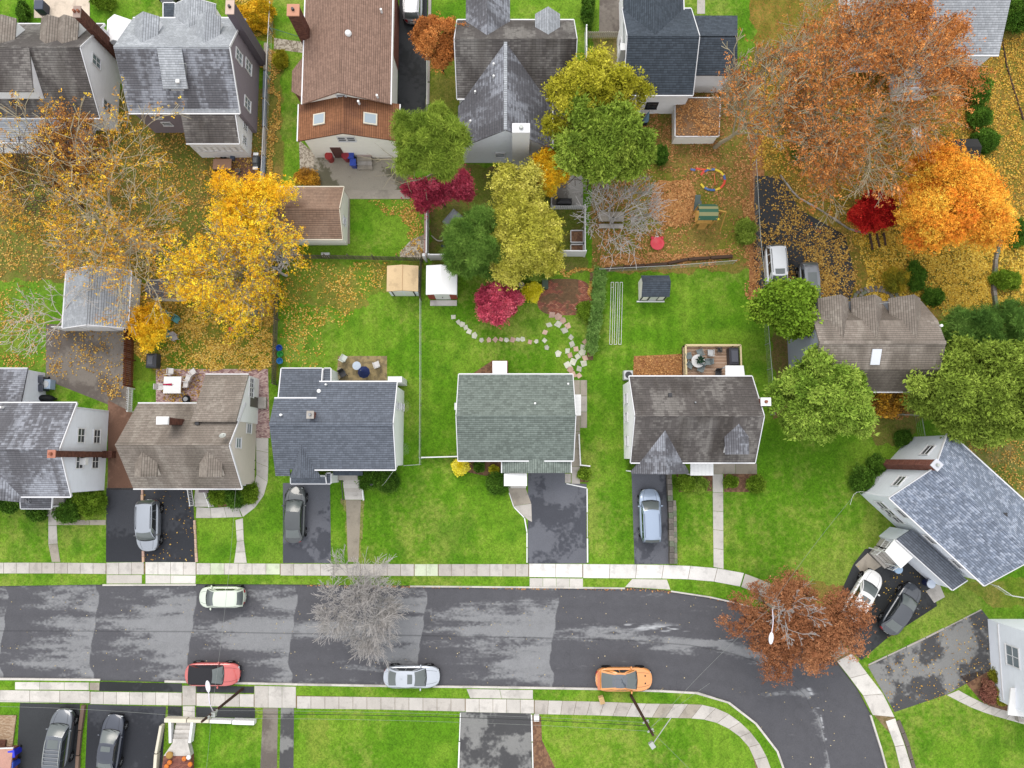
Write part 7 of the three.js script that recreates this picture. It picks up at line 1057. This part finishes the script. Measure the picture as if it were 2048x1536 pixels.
{ const p = W(98, 798), G = thing('covered_motorbike', 'black covered scooter beside the white rear wing', 'scooter', p); M(new THREE.SphereGeometry(.5, 14, 8).scale(1.6, 1.1, .7).translate(0, .45, 0), std(seen(34, 36, 38), .6), 'cover', G); for (const x of [-.6, .6]) M(new THREE.TorusGeometry(.22, .06, 8, 16).translate(x, .26, 0), rubber, 'wheel', G); }
for (const [x, y, c, l] of [[561, 697, [40, 90, 190], 'blue'], [563, 709, [50, 160, 70], 'green'], [562, 723, [60, 140, 200], 'light blue']]) { const p = W(x, y), G = thing('plastic_tub', `${l} plastic tub against the grey picket fence`, 'tub', p); M(new THREE.LatheGeometry([[0, .02], [.2, .02], [.26, .4], [.29, .42], [.25, .42], [.19, .06], [0, .06]].map(a => new THREE.Vector2(...a)), 18), plastic(...c), 'tub_body', G); M(new THREE.TorusGeometry(.27, .02, 6, 20).rotateX(Math.PI / 2).translate(0, .42, 0), plastic(...c), 'rim', G); }
{ // brick patio things
  const b = W(1090, 565, .4), G = thing('storage_box', 'dark green storage box on the brick patio', 'storage box', V(b.x, .02, b.z)); M(rbox(.5, .6, 1.2, .03), plastic(72, 86, 72, .7), 'box_body', G); M(rbox(.56, .06, 1.26, .02).translate(0, .6, 0), plastic(84, 98, 84, .7), 'lid', G);
  const p = W(1043, 571, .5), B = thing('bird_bath', 'round stone bird bath by the red Japanese maple', 'bird bath', V(p.x, 0, p.z)); M(new THREE.LatheGeometry([[0, 0], [.18, 0], [.09, .12], [.08, .6], [.24, .68], [.27, .76], [.23, .76], [.1, .7], [0, .69]].map(a => new THREE.Vector2(...a)), 20), std(seen(190, 176, 160), .9, { map: stoneTex }), 'basin', B); M(cyl(0, .7, 0, .18, .18, .02, 16), glassSky, 'water', B);
  const L = W(1160, 617), Lg = thing('timber_rail', 'pale timber rail lying at the brick patio edge', 'timber', V(L.x, 0, L.z)); M(bar(V(-.5, .06, 0), V(.5, .06, -.02), .06), woodMat.rail, 'rail', Lg); M(bar(V(-.4, .02, .1), V(-.35, .02, -.1), .05), woodMat.rail, 'sleeper', Lg);
}
{ // white pipe frames on the lawn
  [[1222, 1227], [1231, 1236], [1240, 1245]].forEach(([x0, x1], i) => { const a = W(x0, 565), b = W(x1, 565), c = W(x0 - 3, 689), d = W(x1 - 3, 689), mid = a.clone().add(d).multiplyScalar(.5), G = thing('pipe_frame', ['leftmost', 'middle', 'rightmost'][i] + ' of three long white pipe frames on the lawn', 'frame'); G.position.set(mid.x, 0, mid.z); for (const p of [a, b, c, d]) p.setY(.08); for (const [p, q, n] of [[a, c, 'long_pipe'], [b, d, 'long_pipe'], [a, b, 'end_pipe'], [c, d, 'end_pipe']]) part(G, n, cone(p, q, .022, .022, 6), white); if (i < 1) part(G, 'brace_pipe', cone(a.clone().lerp(c, .08), b.clone().lerp(d, .08), .02, .02, 6), white); });
}
{ // play set and toys
  const p = W(1409, 432, 1.5), G = thing('play_set', 'wooden play set with green canopy and yellow swings', 'play set', V(p.x, 0, p.z)), q = (x, y, h) => W(x, y, h).sub(V(p.x, 0, p.z)); const pm = woodMat.play; for (const x of [-.75, .75]) for (const z of [-.6, .6]) M(box(x, 1.3, z, .1, 2.6, .1), pm, 'post', G); M(box(0, 1.2, 0, 1.5, .06, 1.2), pm, 'platform', G);
  for (let i = 0; i < 5; i++) { const t0 = i / 5, t1 = (i + 1) / 5, yy = t => 2.5 + .45 * Math.sin(Math.PI * t), zz = t => lerp(-.72, .72, t); M(slab([V(-.85, yy(t0), zz(t0)), V(.85, yy(t0), zz(t0)), V(.85, yy(t1), zz(t1)), V(-.85, yy(t1), zz(t1))], .03), i % 2 ? plastic(150, 150, 110, .7) : plastic(64, 104, 84, .7), 'canopy_panel', G); }
  const e = q(1452, 424, 2.3), s = V(.75, 2.3, -.3); M(bar(s, e, .1), pm, 'swing_beam', G); M(merge([bar(e, V(e.x + .1, 0, e.z + 1.0), .09), bar(e, V(e.x + .1, 0, e.z - .8), .09)]), pm, 'swing_leg', G); for (const t of [.3, .68]) { const a = s.clone().lerp(e, t); for (const d of [-.2, .2]) M(bar(V(a.x + d, a.y, a.z), V(a.x + d, .55, a.z + .1), .02), plastic(230, 220, 90), 'swing_rope', G); M(rbox(.45, .04, .18, .01).translate(a.x, .5, a.z + .1), plastic(240, 220, 60), 'swing_seat', G); }
  for (let i = 0; i < 5; i++) M(box(0, .2 + .22 * i, .66 + .08 * (4 - i) * .3, .7, .05, .08), pm, 'ladder_rung', G); M(rbox(.5, .06, 1.9, .02).rotateX(.55).translate(-.35, .35, -1.4), plastic(96, 112, 108), 'slide', G);
  const tt = W(1424, 360), T = thing('toy_track', 'round toy railway track of coloured pieces on leafy lawn', 'toy', tt), cols = [[70, 110, 170], [90, 120, 170], [240, 210, 60], [240, 214, 70], [80, 110, 170], [226, 80, 60], [230, 90, 60], [236, 200, 70]]; for (let i = 0; i < 14; i++) { if (i === 11 || i === 12) continue; const a = i / 14 * 6.283 - 2.0, R = 1.15; M(rbox(.5, .1, .2, .02).rotateY(-a + Math.PI / 2).translate(Math.cos(a) * R, .02, Math.sin(a) * R * .85), plastic(...cols[i % 8]), 'track_piece', T); } for (let i = 0; i < 4; i++) M(rbox(.45, .1, .2, .02).rotateY(-.2).translate(-1.75 + i * .5, .02, -.95 - .08 * (i % 2)), plastic(...cols[(i + 4) % 8]), 'track_piece', T); M(bar(V(.2, .08, -.6), V(.25, .08, .5), .08), plastic(220, 120, 70), 'track_piece', T);
  const sb = W(1315, 486, .3), S = thing('toy_sandbox', 'red round plastic sandbox on the back lawn', 'sandbox', V(sb.x, 0, sb.z)); M(new THREE.LatheGeometry([[0, .02], [.55, .02], [.62, .22], [.64, .26], [.54, .28], [.46, .24], [.3, .3], [0, .33]].map(a => new THREE.Vector2(...a)), 24), plastic(222, 58, 74), 'lid', S); for (const x of [-.45, .45]) M(new THREE.SphereGeometry(.16, 10, 8).translate(x, .22, -.5), plastic(222, 58, 74), 'claw', S); M(rbox(.2, .08, .06, .02).translate(0, .27, -.58), white, 'handle', S);
  const sl = W(1397, 412), St = thing('grey_tub', 'dark grey tub left of the play set', 'tub', sl); M(rbox(.36, .5, .7, .08), plastic(104, 112, 116), 'tub_body', St); M(rbox(.3, .05, .6, .02).translate(0, .49, 0), plastic(90, 98, 102), 'lid', St);
  const ss = W(1222, 441, .2), C = thing('stone_bench', 'pale stone slab behind the bare grey tree', 'bench', V(ss.x, 0, ss.z)); M(rbox(2.3, .16, .9, .03).translate(0, .3, -.3), concOld[0], 'slab', C); M(rbox(2.2, .2, .4, .03).translate(0, .02, .5), conc[1], 'step', C); M(box(0, .15, -.3, 1.8, .3, .6), concOld[1], 'base', C);
}
{ // garden by the white fence
  [[1154, 473, 'upper'], [1154, 498, 'lower']].forEach(([x, y, l]) => { const p = W(x, y, .4), G = thing('raised_planter', `${l} white framed planter box by the white fence`, 'planter', V(p.x, 0, p.z)); for (const s of [-1, 1]) { M(box(s * .56, .25, 0, .06, .5, l === 'upper' ? 1.1 : .8), trimWhite, 'side_board', G); M(box(0, .25, s * (l === 'upper' ? .55 : .4), 1.06, .5, .06), trimWhite, 'end_board', G); } M(box(0, .18, 0, 1.05, .36, l === 'upper' ? 1.02 : .72), mulch, 'soil', G); });
  const g = W(1128, 405, .5), G = thing('covered_grill', 'black covered grill on the grey patio corner', 'grill', V(g.x, .02, g.z)); M(rbox(1.35, 1, .5, .14), std(seen(44, 44, 48), .5), 'cover', G); M(rbox(.9, .1, .3, .04).translate(0, .97, 0), std(seen(56, 56, 60), .5), 'lid_top', G);
  const t = W(906, 440), T = thing('tarpaulin', 'grey tarpaulin under the dark feathery evergreen', 'tarp', t); M(rbox(1.2, .35, 1.6, .12).rotateY(-.7), std(seen(140, 144, 150), .55), 'sheet', T); M(rbox(.9, .12, .7, .05).rotateY(-.5).translate(.2, .33, -.2), std(seen(150, 154, 160), .55), 'fold', T);
  const h = W(889, 480), H = thing('hammock_stand', 'blue folded hammock on a curved pale frame', 'hammock', h); M(tube([V(-1.2, .1, -.4), V(-.6, .12, .1), V(-.1, .3, .1), V(.3, .8, -.55)], .05, 6), std(seen(214, 206, 196), .6), 'frame', H); M(tube([V(.3, .1, .3), V(.8, .1, .7)], .05, 6), std(seen(214, 206, 196), .6), 'frame_foot', H); M(rbox(.5, .3, .5, .08).rotateY(.5).translate(.22, .45, .05), plastic(40, 80, 200, .7), 'cloth', H); M(rbox(.4, .08, .2, .03).rotateY(-.3).translate(-.1, .03, .6), std(seen(70, 84, 90), .6), 'pad', H);
  const gz = W(1131, 258, 2.2), Z = thing('gazebo', 'brown pyramid gazebo canopy beside the green spruce', 'gazebo', V(gz.x, 0, gz.z)), q = 1.3; for (const [a, b] of [[0, 1], [1, 2], [2, 3], [3, 0]]) { const c = [[-q, -q], [q, -q], [q, q], [-q, q]]; M(slab([V(c[a][0], 2, c[a][1]), V(c[b][0], 2, c[b][1]), V(0, 2.7, 0)], .03), plastic(150, 128, 112, .8), 'canopy_panel', Z); } for (const x of [-1.2, 1.2]) for (const z of [-1.2, 1.2]) M(box(x, 1, z, .06, 2, .06), metalDark, 'post', Z);
  const ub = W(1293, 236, 1), U = thing('closed_umbrella', 'closed pale blue umbrella by the flat rear wing', 'umbrella', V(ub.x, 0, ub.z)); M(new THREE.ConeGeometry(.3, 1.7, 8, 3).translate(0, 1.5, 0), plastic(124, 158, 184, .7), 'canopy', U); M(cyl(0, 0, 0, .03, .03, 2.4, 8), metalGrey, 'pole', U); M(cyl(0, 0, 0, .28, .26, .1, 14), black, 'base', U);
  const wl = W(862, 509, 1), pt = thing('white_downpipe', 'white capped posts at the corner of two solid fences', 'post', V(W(853, 522).x, 0, W(853, 522).z)); M(box(0, 1, 0, .2, 2, .2), trimWhite, 'post', pt); M(new THREE.ConeGeometry(.18, .14, 4).rotateY(Math.PI / 4).translate(0, 2.07, 0), trimWhite, 'cap', pt);
  const ws = W(650, 509, .3), WS = thing('plastic_crate', 'white plastic crate below the brown garage', 'crate', V(ws.x, 0, ws.z)); M(rbox(.75, .3, .4, .05), white, 'crate_body', WS); M(rbox(.6, .05, .3, .02).translate(0, .29, 0), std(seen(220, 220, 226), .5), 'lid', WS);
}
{ // plum house patio clutter
  const a = W(451, 335), T = thing('garden_table', 'brown tarpaulin-covered table behind the sunroom', 'table', a); M(rbox(1.7, .1, 1.0, .04).translate(0, .7, 0), std(seen(170, 134, 112), .8), 'cover', T); for (const x of [-.7, .7]) for (const z of [-.4, .4]) M(box(x, .35, z, .08, .7, .08), woodMat.dark, 'leg', T);
  const g = W(518, 330), G = thing('gas_grill', 'black and white gas grill by the grey curb wall', 'grill', g); M(rbox(.5, .6, 1.1, .06).translate(0, .35, 0), std(seen(60, 62, 66), .4), 'body', G); M(rbox(.45, .2, .6, .08).translate(0, .92, 0), std(seen(90, 94, 100), .35), 'hood', G); for (const z of [-.65, .65]) M(box(0, .88, z, .45, .04, .28), white, 'side_shelf', G); for (const x of [-.2, .2]) for (const z of [-.45, .45]) M(box(x, .18, z, .05, .36, .05), metalDark, 'leg', G);
  const t = W(448, 312), Y = thing('old_tyre', 'old tyre and boards outside the sunroom', 'tyre', t); M(new THREE.TorusGeometry(.26, .09, 8, 18).rotateX(Math.PI / 2).translate(0, .09, 0), rubber, 'tyre', Y); M(box(.5, .1, .05, .9, .06, .3, -.6), std(seen(196, 192, 170), .8), 'board', Y); M(rbox(.4, .4, .5, .06).translate(.9, 0, .3), plastic(76, 86, 110), 'tub', Y);
  const p = W(478, 345), P = thing('plant_tub', 'grey pot beside the brown covered table', 'pot', p); M(cyl(0, 0, 0, .18, .24, .38, 14), plastic(110, 116, 116, .8), 'pot_body', P); M(cyl(0, .36, 0, .2, .18, .03, 14), mulch, 'soil', P);
}
{ // street-side bits
  const b = W(1203, 1399, .3), G = thing('paper_sack', 'tan garden waste sack at the south kerb', 'sack', V(b.x, 0, b.z), undefined, .3); M(rbox(.42, .75, .55, .08), std(seen(224, 190, 140), .9), 'bag', G); M(rbox(.34, .05, .45, .02).translate(.03, .73, 0), std(seen(196, 164, 120), .9), 'rolled_top', G);
  const c = W(1073, 1436, .3), C = thing('white_planter', 'white square post planter at corner of the mulch bed', 'planter', V(c.x, 0, c.z)); M(rbox(.45, .5, .45, .03), white, 'planter_body', C); M(box(0, .46, 0, .34, .05, .34), mulch, 'soil', C);
  [[369, 1517], [378, 1514], [340, 1524], [334, 1532], [381, 1528]].forEach(([x, y], i) => { const p = W(x, y, .7), P = thing('pumpkin', ['largest pumpkin on brick landing', 'white pumpkin on brick landing corner', 'orange pumpkin at left of brick landing', 'small pumpkin at bottom edge of landing', 'orange pumpkin at lower right of landing'][i], 'pumpkin', V(p.x, .62, p.z), 'pumpkins on the landing'); M(new THREE.SphereGeometry(.2, 16, 10).scale(1, .75, 1).translate(0, .14, 0), i === 1 ? white : plastic(222, 130, 60, .6), 'fruit', P); M(cyl(0, .26, 0, .03, .02, .08, 6), woodMat.grey, 'stalk', P); });
  const hp = W(345, 1505, .4), H = thing('chrysanthemum_pot', 'brown mum pot beside the stairs landing', 'plant', V(hp.x, .6, hp.z)); M(cyl(0, 0, 0, .16, .2, .24, 12), plastic(150, 110, 70), 'pot', H); M(new THREE.IcosahedronGeometry(.3, 2).scale(1, .6, 1).translate(0, .34, 0), std(seen(176, 140, 80), .95), 'flowers', H);
  const dk = W(78, 10, 1), D = thing('wheelie_bin', 'dark navy bin at the top left paved drive', 'bin', V(dk.x, .02, dk.z)); M(rbox(.8, 1, .9, .08), plastic(30, 40, 60), 'bin_body', D); M(rbox(.84, .08, .94, .03).translate(0, 1, 0), plastic(40, 54, 80), 'lid', D);
  const nb = W(1580, 1140), st = thing('lamp_lantern_pole', 'thin bare garden lamp post on the front lawn', 'lamp post', V(W(750, 968).x, 0, W(750, 968).z)); M(cyl(0, 0, 0, .03, .03, 1.6, 8), galv, 'pole', st); M(rbox(.16, .2, .16, .03).translate(0, 1.6, 0), metalDark, 'lantern', st);
  const bb = W(1833, 266, 3), Bd = thing('basketball_hoop', 'white basketball board half hidden under orange oak', 'basketball hoop', V(bb.x, 0, bb.z)); M(rbox(.9, .06, .9, .02).translate(0, 3, 0), white, 'board', Bd); M(cyl(0, 0, 0, .06, .06, 3, 10), metalGrey, 'pole', Bd);
}
// ------------------------------------------------------------------ poles, lamps, wires
function streetPole(label, base, top, lean, mat, o) {
  const a = W(...base), h = 9.6, b = W(top[0], top[1], h), G = thing('utility_pole', label, 'utility pole', V(a.x, 0, a.z), 'utility poles'); part(G, 'pole', cone(V(a.x, -.1, a.z), V(b.x, h, b.z), .13, .09, 12), mat); part(G, 'pole_top', cyl(b.x, h, b.z, .09, .08, .05, 10), mat);
  const at = t => V(lerp(a.x, b.x, t), h * t, lerp(a.z, b.z, t)); if (o.lamp) { const p = at(o.lampT || .84), e = W(o.lamp[0], o.lamp[1], p.y + .3); part(G, 'lamp_arm', tube([p, p.clone().lerp(e, .5).add(V(0, .25, 0)), e], .035, 7), std(seen(232, 226, 240), .4)); const d = e.clone().sub(p).setY(0).normalize(), hd = new THREE.SphereGeometry(.5, 16, 10).scale(.9, .22, .36); hd.rotateY(Math.atan2(-d.z, d.x)); hd.translate(e.x + d.x * .3, e.y, e.z + d.z * .3); part(G, 'lamp_head', hd, std(seen(240, 238, 246), .35)); }
  if (o.box) { const p = at(.8); part(G, 'junction_box', box(p.x + .2, p.y, p.z, .3, .4, .3), galv); } for (const t of o.arms || []) { const p = at(t); part(G, 'insulator', [box(p.x, p.y, p.z, .5, .08, .12, .5), cyl(p.x + .2, p.y + .04, p.z, .05, .04, .16, 8)], galv); } return at;
}
const pA = streetPole('leaning dark utility pole with street lamp at lower left', [485, 1378], [404, 1443], 0, woodMat.pole, { lamp: [417, 1381], lampT: .75, arms: [.72, .8, .9], box: true });
const pB = streetPole('dark utility pole on the south verge by orange coupe', [1262, 1391], [1306, 1470], 0, woodMat.pole, { arms: [.7, .9] });
{ const a = W(1343, 1434, 8.6), b = W(1304, 1490, 8.2), G = thing('pole_crossarm', 'slim galvanised arm with small box on the south verge pole', 'pole arm', V(a.x, 8.2, a.z)); part(G, 'arm', cone(a, b, .035, .035, 8), galv); part(G, 'junction_box', box(b.x, b.y, b.z, .35, .3, .45, .6), galv); }
const pC = streetPole('weathered grey pole with street lamp through rust-red tree', [1520, 1196], [1546, 1216], 0, woodMat.poleGrey, { lamp: [1543, 1268], lampT: .95 });
const pD = V(-80, 9, 26), pE = V(64, 8.5, 40);
function wire(label, a, b, sag, mat = wireMat, r = .009) { const m = a.clone().add(b).multiplyScalar(.5); m.y -= sag; const G = thing('overhead_wire', label, 'wire', m.clone(), 'overhead wires'); part(G, 'cable', new THREE.TubeGeometry(new THREE.QuadraticBezierCurve3(a, m.clone().setY(m.y - sag), b), 40, r, 4), mat); }
wire('upper pale overhead wire from lower-left pole to left edge', pA(.92), W(-60, 1412, 9), .5); wire('dark overhead wire running to the left edge', pA(.78), W(-60, 1400, 7.5), .5, wireDark); wire('topmost wire between the two southern poles', pA(.92), pB(.92), .7); wire('dark thick cable between the two southern poles', pA(.8), pB(.8), .7, wireDark, .02); wire('pale lower wire between the two southern poles', pA(.7), pB(.72), .6);
wire('wire from the southern pole to grey lamp pole', pB(.88), pC(.9), .5); wire('second wire from southern pole down to right', pB(.9), W(1400, 1560, 8), .2); wire('service drop from grey lamp pole to angled house', pC(.85), W(1712, 987, 5), .4, wireMat); wire('service drop from lower-left pole to pale mint SUV side house', pA(.8), W(472, 968, 4), .5);
wire('service drop from southern pole crossing the bend', pB(.85), W(1420, 1366, 7.6), .1); wire('service wire from lower-left pole to the south', pA(.8), W(404, 1600, 5), .2);
// ------------------------------------------------------------------ fallen leaves
const leafFlat = (() => { const g = new THREE.BufferGeometry(), P = [], s = .5, o = [[0, -.5], [.34, -.12], [.5, .12], [.16, .2], [0, .5], [-.16, .2], [-.5, .12], [-.34, -.12]]; for (let i = 0; i < 8; i++) { const a = o[i], b = o[(i + 1) % 8]; P.push(0, .1, 0, b[0], Math.abs(b[0]) * .3, b[1], a[0], Math.abs(a[0]) * .3, a[1]); } g.setAttribute('position', new THREE.Float32BufferAttribute(P, 3)); g.computeVertexNormals(); g.setAttribute('uv', new THREE.Float32BufferAttribute(new Float32Array(P.length / 3 * 2), 2)); return g; })();
const litterMat = std(0xffffff, .8, { side: THREE.DoubleSide });
function litter(label, pts, n, pal, seed, o = {}) {
  n = Math.round(n * 1.15);
  const P = ground2(pts).map(([x, z]) => o.h ? [W(0, 0).x * 0 + x * (HC - o.h) / HC, z * (HC - o.h) / HC] : [x, z]), xs = P.map(p => p[0]), zs = P.map(p => p[1]), x0 = Math.min(...xs), x1 = Math.max(...xs), z0 = Math.min(...zs), z1 = Math.max(...zs), r = rng(seed), list = []; let tries = 0;
  while (list.length < n && tries++ < n * 16) { const x = lerp(x0, x1, r()), z = lerp(z0, z1, r()); if (!inPoly(P, x + (o.h ? 0 : (fbm(x * .6, z * .6, 71, 3) - .5) * 3 * (o.e ?? 1)), z + (o.h ? 0 : (fbm(x * .6, z * .6, 72, 3) - .5) * 3 * (o.e ?? 1)))) continue; const d = fbm(x * .5, z * .5, seed, 3); if (o.patch && r() > .12 + sst(.42 - o.patch, .72, d)) continue; if (r() > .3 + sst(.38, .62, fbm(x * 2.1, z * 2.1, seed + 3, 2))) continue; list.push([x, z]); }
  const m = new THREE.InstancedMesh(leafFlat, litterMat, list.length), mt = new THREE.Matrix4(), q = new THREE.Quaternion(), e = new THREE.Euler(), s = V(1, 1, 1), c = new THREE.Color(); sh(m);
  list.forEach(([x, z], i) => { e.set((r() - .5) * .7, r() * 6.28, (r() - .5) * .7); const k = (o.s || .125) * (.5 + 1.0 * r()); mt.compose(V(x, (o.y || .03) + r() * .05, z), q.setFromEuler(e), s.set(k, k, k)); m.setMatrixAt(i, mt); const v = pick(pal, r, r()), g = .8 + .4 * r(); m.setColorAt(i, c.setRGB(v[0] * g, v[1] * g, v[2] * g)); });
  m.name = numbered('fallen_leaves'); m.userData.kind = 'stuff'; m.userData.label = label; m.userData.category = 'fallen leaves'; scene.add(m); total += list.length;
}
const LP = (...l) => l.map(c => lin3(...c)), L_yel = LP([150, 112, 50], [224, 180, 70], [240, 208, 120]), L_or = LP([140, 92, 56], [196, 138, 84], [220, 170, 112]), L_mix = LP([128, 94, 50], [204, 156, 70], [232, 196, 110]);
litter('yellow leaves thick on the left back lawn', [[270, 560], [552, 560], [552, 650], [270, 660]], 11000, L_yel, 601, { patch: .2 }); litter('yellow leaves thinning towards the pink patio', [[272, 640], [552, 640], [552, 742], [272, 742]], 5200, L_yel, 602, { patch: .16 }); litter('yellow leaves over the corner of the green back lawn', [[562, 525], [800, 525], [720, 600], [562, 720]], 1500, L_yel, 603, { patch: .12 }); litter('scattered yellow leaves along the grey picket fence', [[562, 620], [640, 600], [660, 735], [562, 735]], 260, L_yel, 604); litter('leaves on the pink patio and picket fence corner', [[312, 740], [410, 740], [408, 806], [312, 806]], 500, L_mix, 605);
litter('brass leaves under the left oaks', [[-40, 230], [560, 250], [560, 560], [-40, 560]], 15000, L_mix, 606, { patch: .25 }); litter('leaves around the worn left driveway', [[90, 650], [262, 650], [262, 800], [90, 740]], 900, L_mix, 607, { patch: .12 }); litter('leaves on grass at the left edge', [[-40, 560], [96, 560], [96, 740], [-40, 740]], 900, L_mix, 608, { patch: .15 });
litter('round heap of orange leaves beside the play set', [[1300, 395], [1318, 368], [1345, 358], [1375, 364], [1395, 390], [1396, 425], [1375, 450], [1340, 456], [1310, 442], [1298, 420]], 5200, L_or, 609, { y: .06, s: .15, e: .35 }); litter('orange leaves in the bare tree garden', [[1185, 320], [1495, 320], [1500, 520], [1185, 535]], 5200, L_or, 610, { patch: .18 }); litter('orange leaves heaped along the timber edge', [[1200, 515], [1345, 505], [1465, 498], [1465, 516], [1340, 526], [1200, 538]], 2200, L_or, 611, { e: .3 });
litter('leaves strewn over the right-hand drive', [[1508, 350], [1560, 350], [1700, 470], [1715, 600], [1510, 602]], 3600, L_mix, 612, { patch: .1 }); litter('drift of leaves along the right-hand drive edge', [[1600, 500], [1720, 490], [1715, 560], [1600, 600], [1570, 545]], 2200, L_mix, 613, { patch: .1 }); litter('yellow carpet of leaves on the right bank', [[1700, 450], [2060, 420], [2060, 650], [1900, 650], [1730, 590]], 24000, LP([170, 128, 44], [228, 184, 60], [244, 212, 104]), 614, { patch: .5 }); litter('leaf carpet under the huge oak and flaming maple', [[1500, 120], [2060, 60], [2060, 430], [1720, 460], [1560, 350], [1500, 340]], 30000, LP([140, 100, 50], [214, 164, 58], [238, 200, 96]), 615, { patch: .4 });
litter('orange leaves beside slate-blue house', [[1180, 170], [1500, 180], [1500, 325], [1280, 325], [1180, 300]], 6500, L_or, 616, { patch: .25 }); litter('leaf drift on the flat rear wing roof', [[1352, 200], [1440, 200], [1438, 272], [1352, 272]], 1300, L_or, 617, { y: 1.73, h: 1.7, patch: .12 }); litter('leaves along the wire fence by the leafy drive', [[1488, 330], [1508, 330], [1526, 600], [1490, 590]], 1500, L_or, 618); litter('leaf drift behind the gambrel gutter', [[1745, 786], [1815, 786], [1812, 840], [1760, 838]], 900, L_or, 619);
litter('leaves lining the north kerb', [[590, 1150], [820, 1152], [1180, 1174], [1330, 1178], [1450, 1198], [1450, 1203], [1330, 1184], [1180, 1179], [820, 1176], [600, 1174]], 1100, L_or, 620, { y: -.08, s: .11, e: .1 }); litter('leaves beside the right-hand drives', [[1734, 1332], [1965, 1219], [1992, 1334], [1893, 1389], [1789, 1424]], 300, L_mix, 621, { s: .1, e: .2 }); litter('specks of leaf on the black angled drive', [[1710, 1130], [1860, 1150], [1874, 1212], [1772, 1278]], 130, L_yel, 622, { s: .09, e: .2 }); litter('leaf litter beside the silver-grey SUV', [[285, 980], [392, 980], [392, 1122], [285, 1122]], 110, L_mix, 623, { s: .1, e: .1 });
litter('scattered leaves on the road', [[-40, 1180], [1450, 1200], [1650, 1330], [1740, 1530], [1600, 1530], [1450, 1390], [-40, 1355]], 300, LP([170, 150, 110], [210, 196, 160]), 624, { y: -.11, s: .09 }); litter('rust leaves under the street tree', [[1500, 1150], [1690, 1180], [1700, 1300], [1660, 1330], [1560, 1250], [1500, 1210]], 2400, P_rust, 625); litter('leaf litter on the square lawn edges', [[700, 400], [846, 400], [846, 512], [790, 512], [820, 440]], 700, L_mix, 626, { patch: .1 }); litter('leaves around the plum house garden', [[500, 90], [560, 90], [556, 360], [536, 360], [538, 120]], 1500, L_mix, 627, { patch: .2 }); litter('golden leaves at top beside plum house', [[470, -30], [548, -30], [548, 80], [490, 70]], 1500, L_yel, 628); litter('leaves on mulch bed behind the grey cape', [[1268, 712], [1364, 708], [1364, 756], [1266, 756]], 900, L_or, 629, { s: .11, e: .1 }); litter('fallen leaves along brick patio edge', [[1075, 535], [1190, 535], [1186, 640], [1176, 640], [1176, 548], [1078, 548]], 900, L_mix, 630); litter('leaves on lawn behind the angled house', [[1880, 860], [2060, 860], [2060, 1000]], 700, L_mix, 631);
console.log('leaf copies', total);
renderer.render(scene, camera);
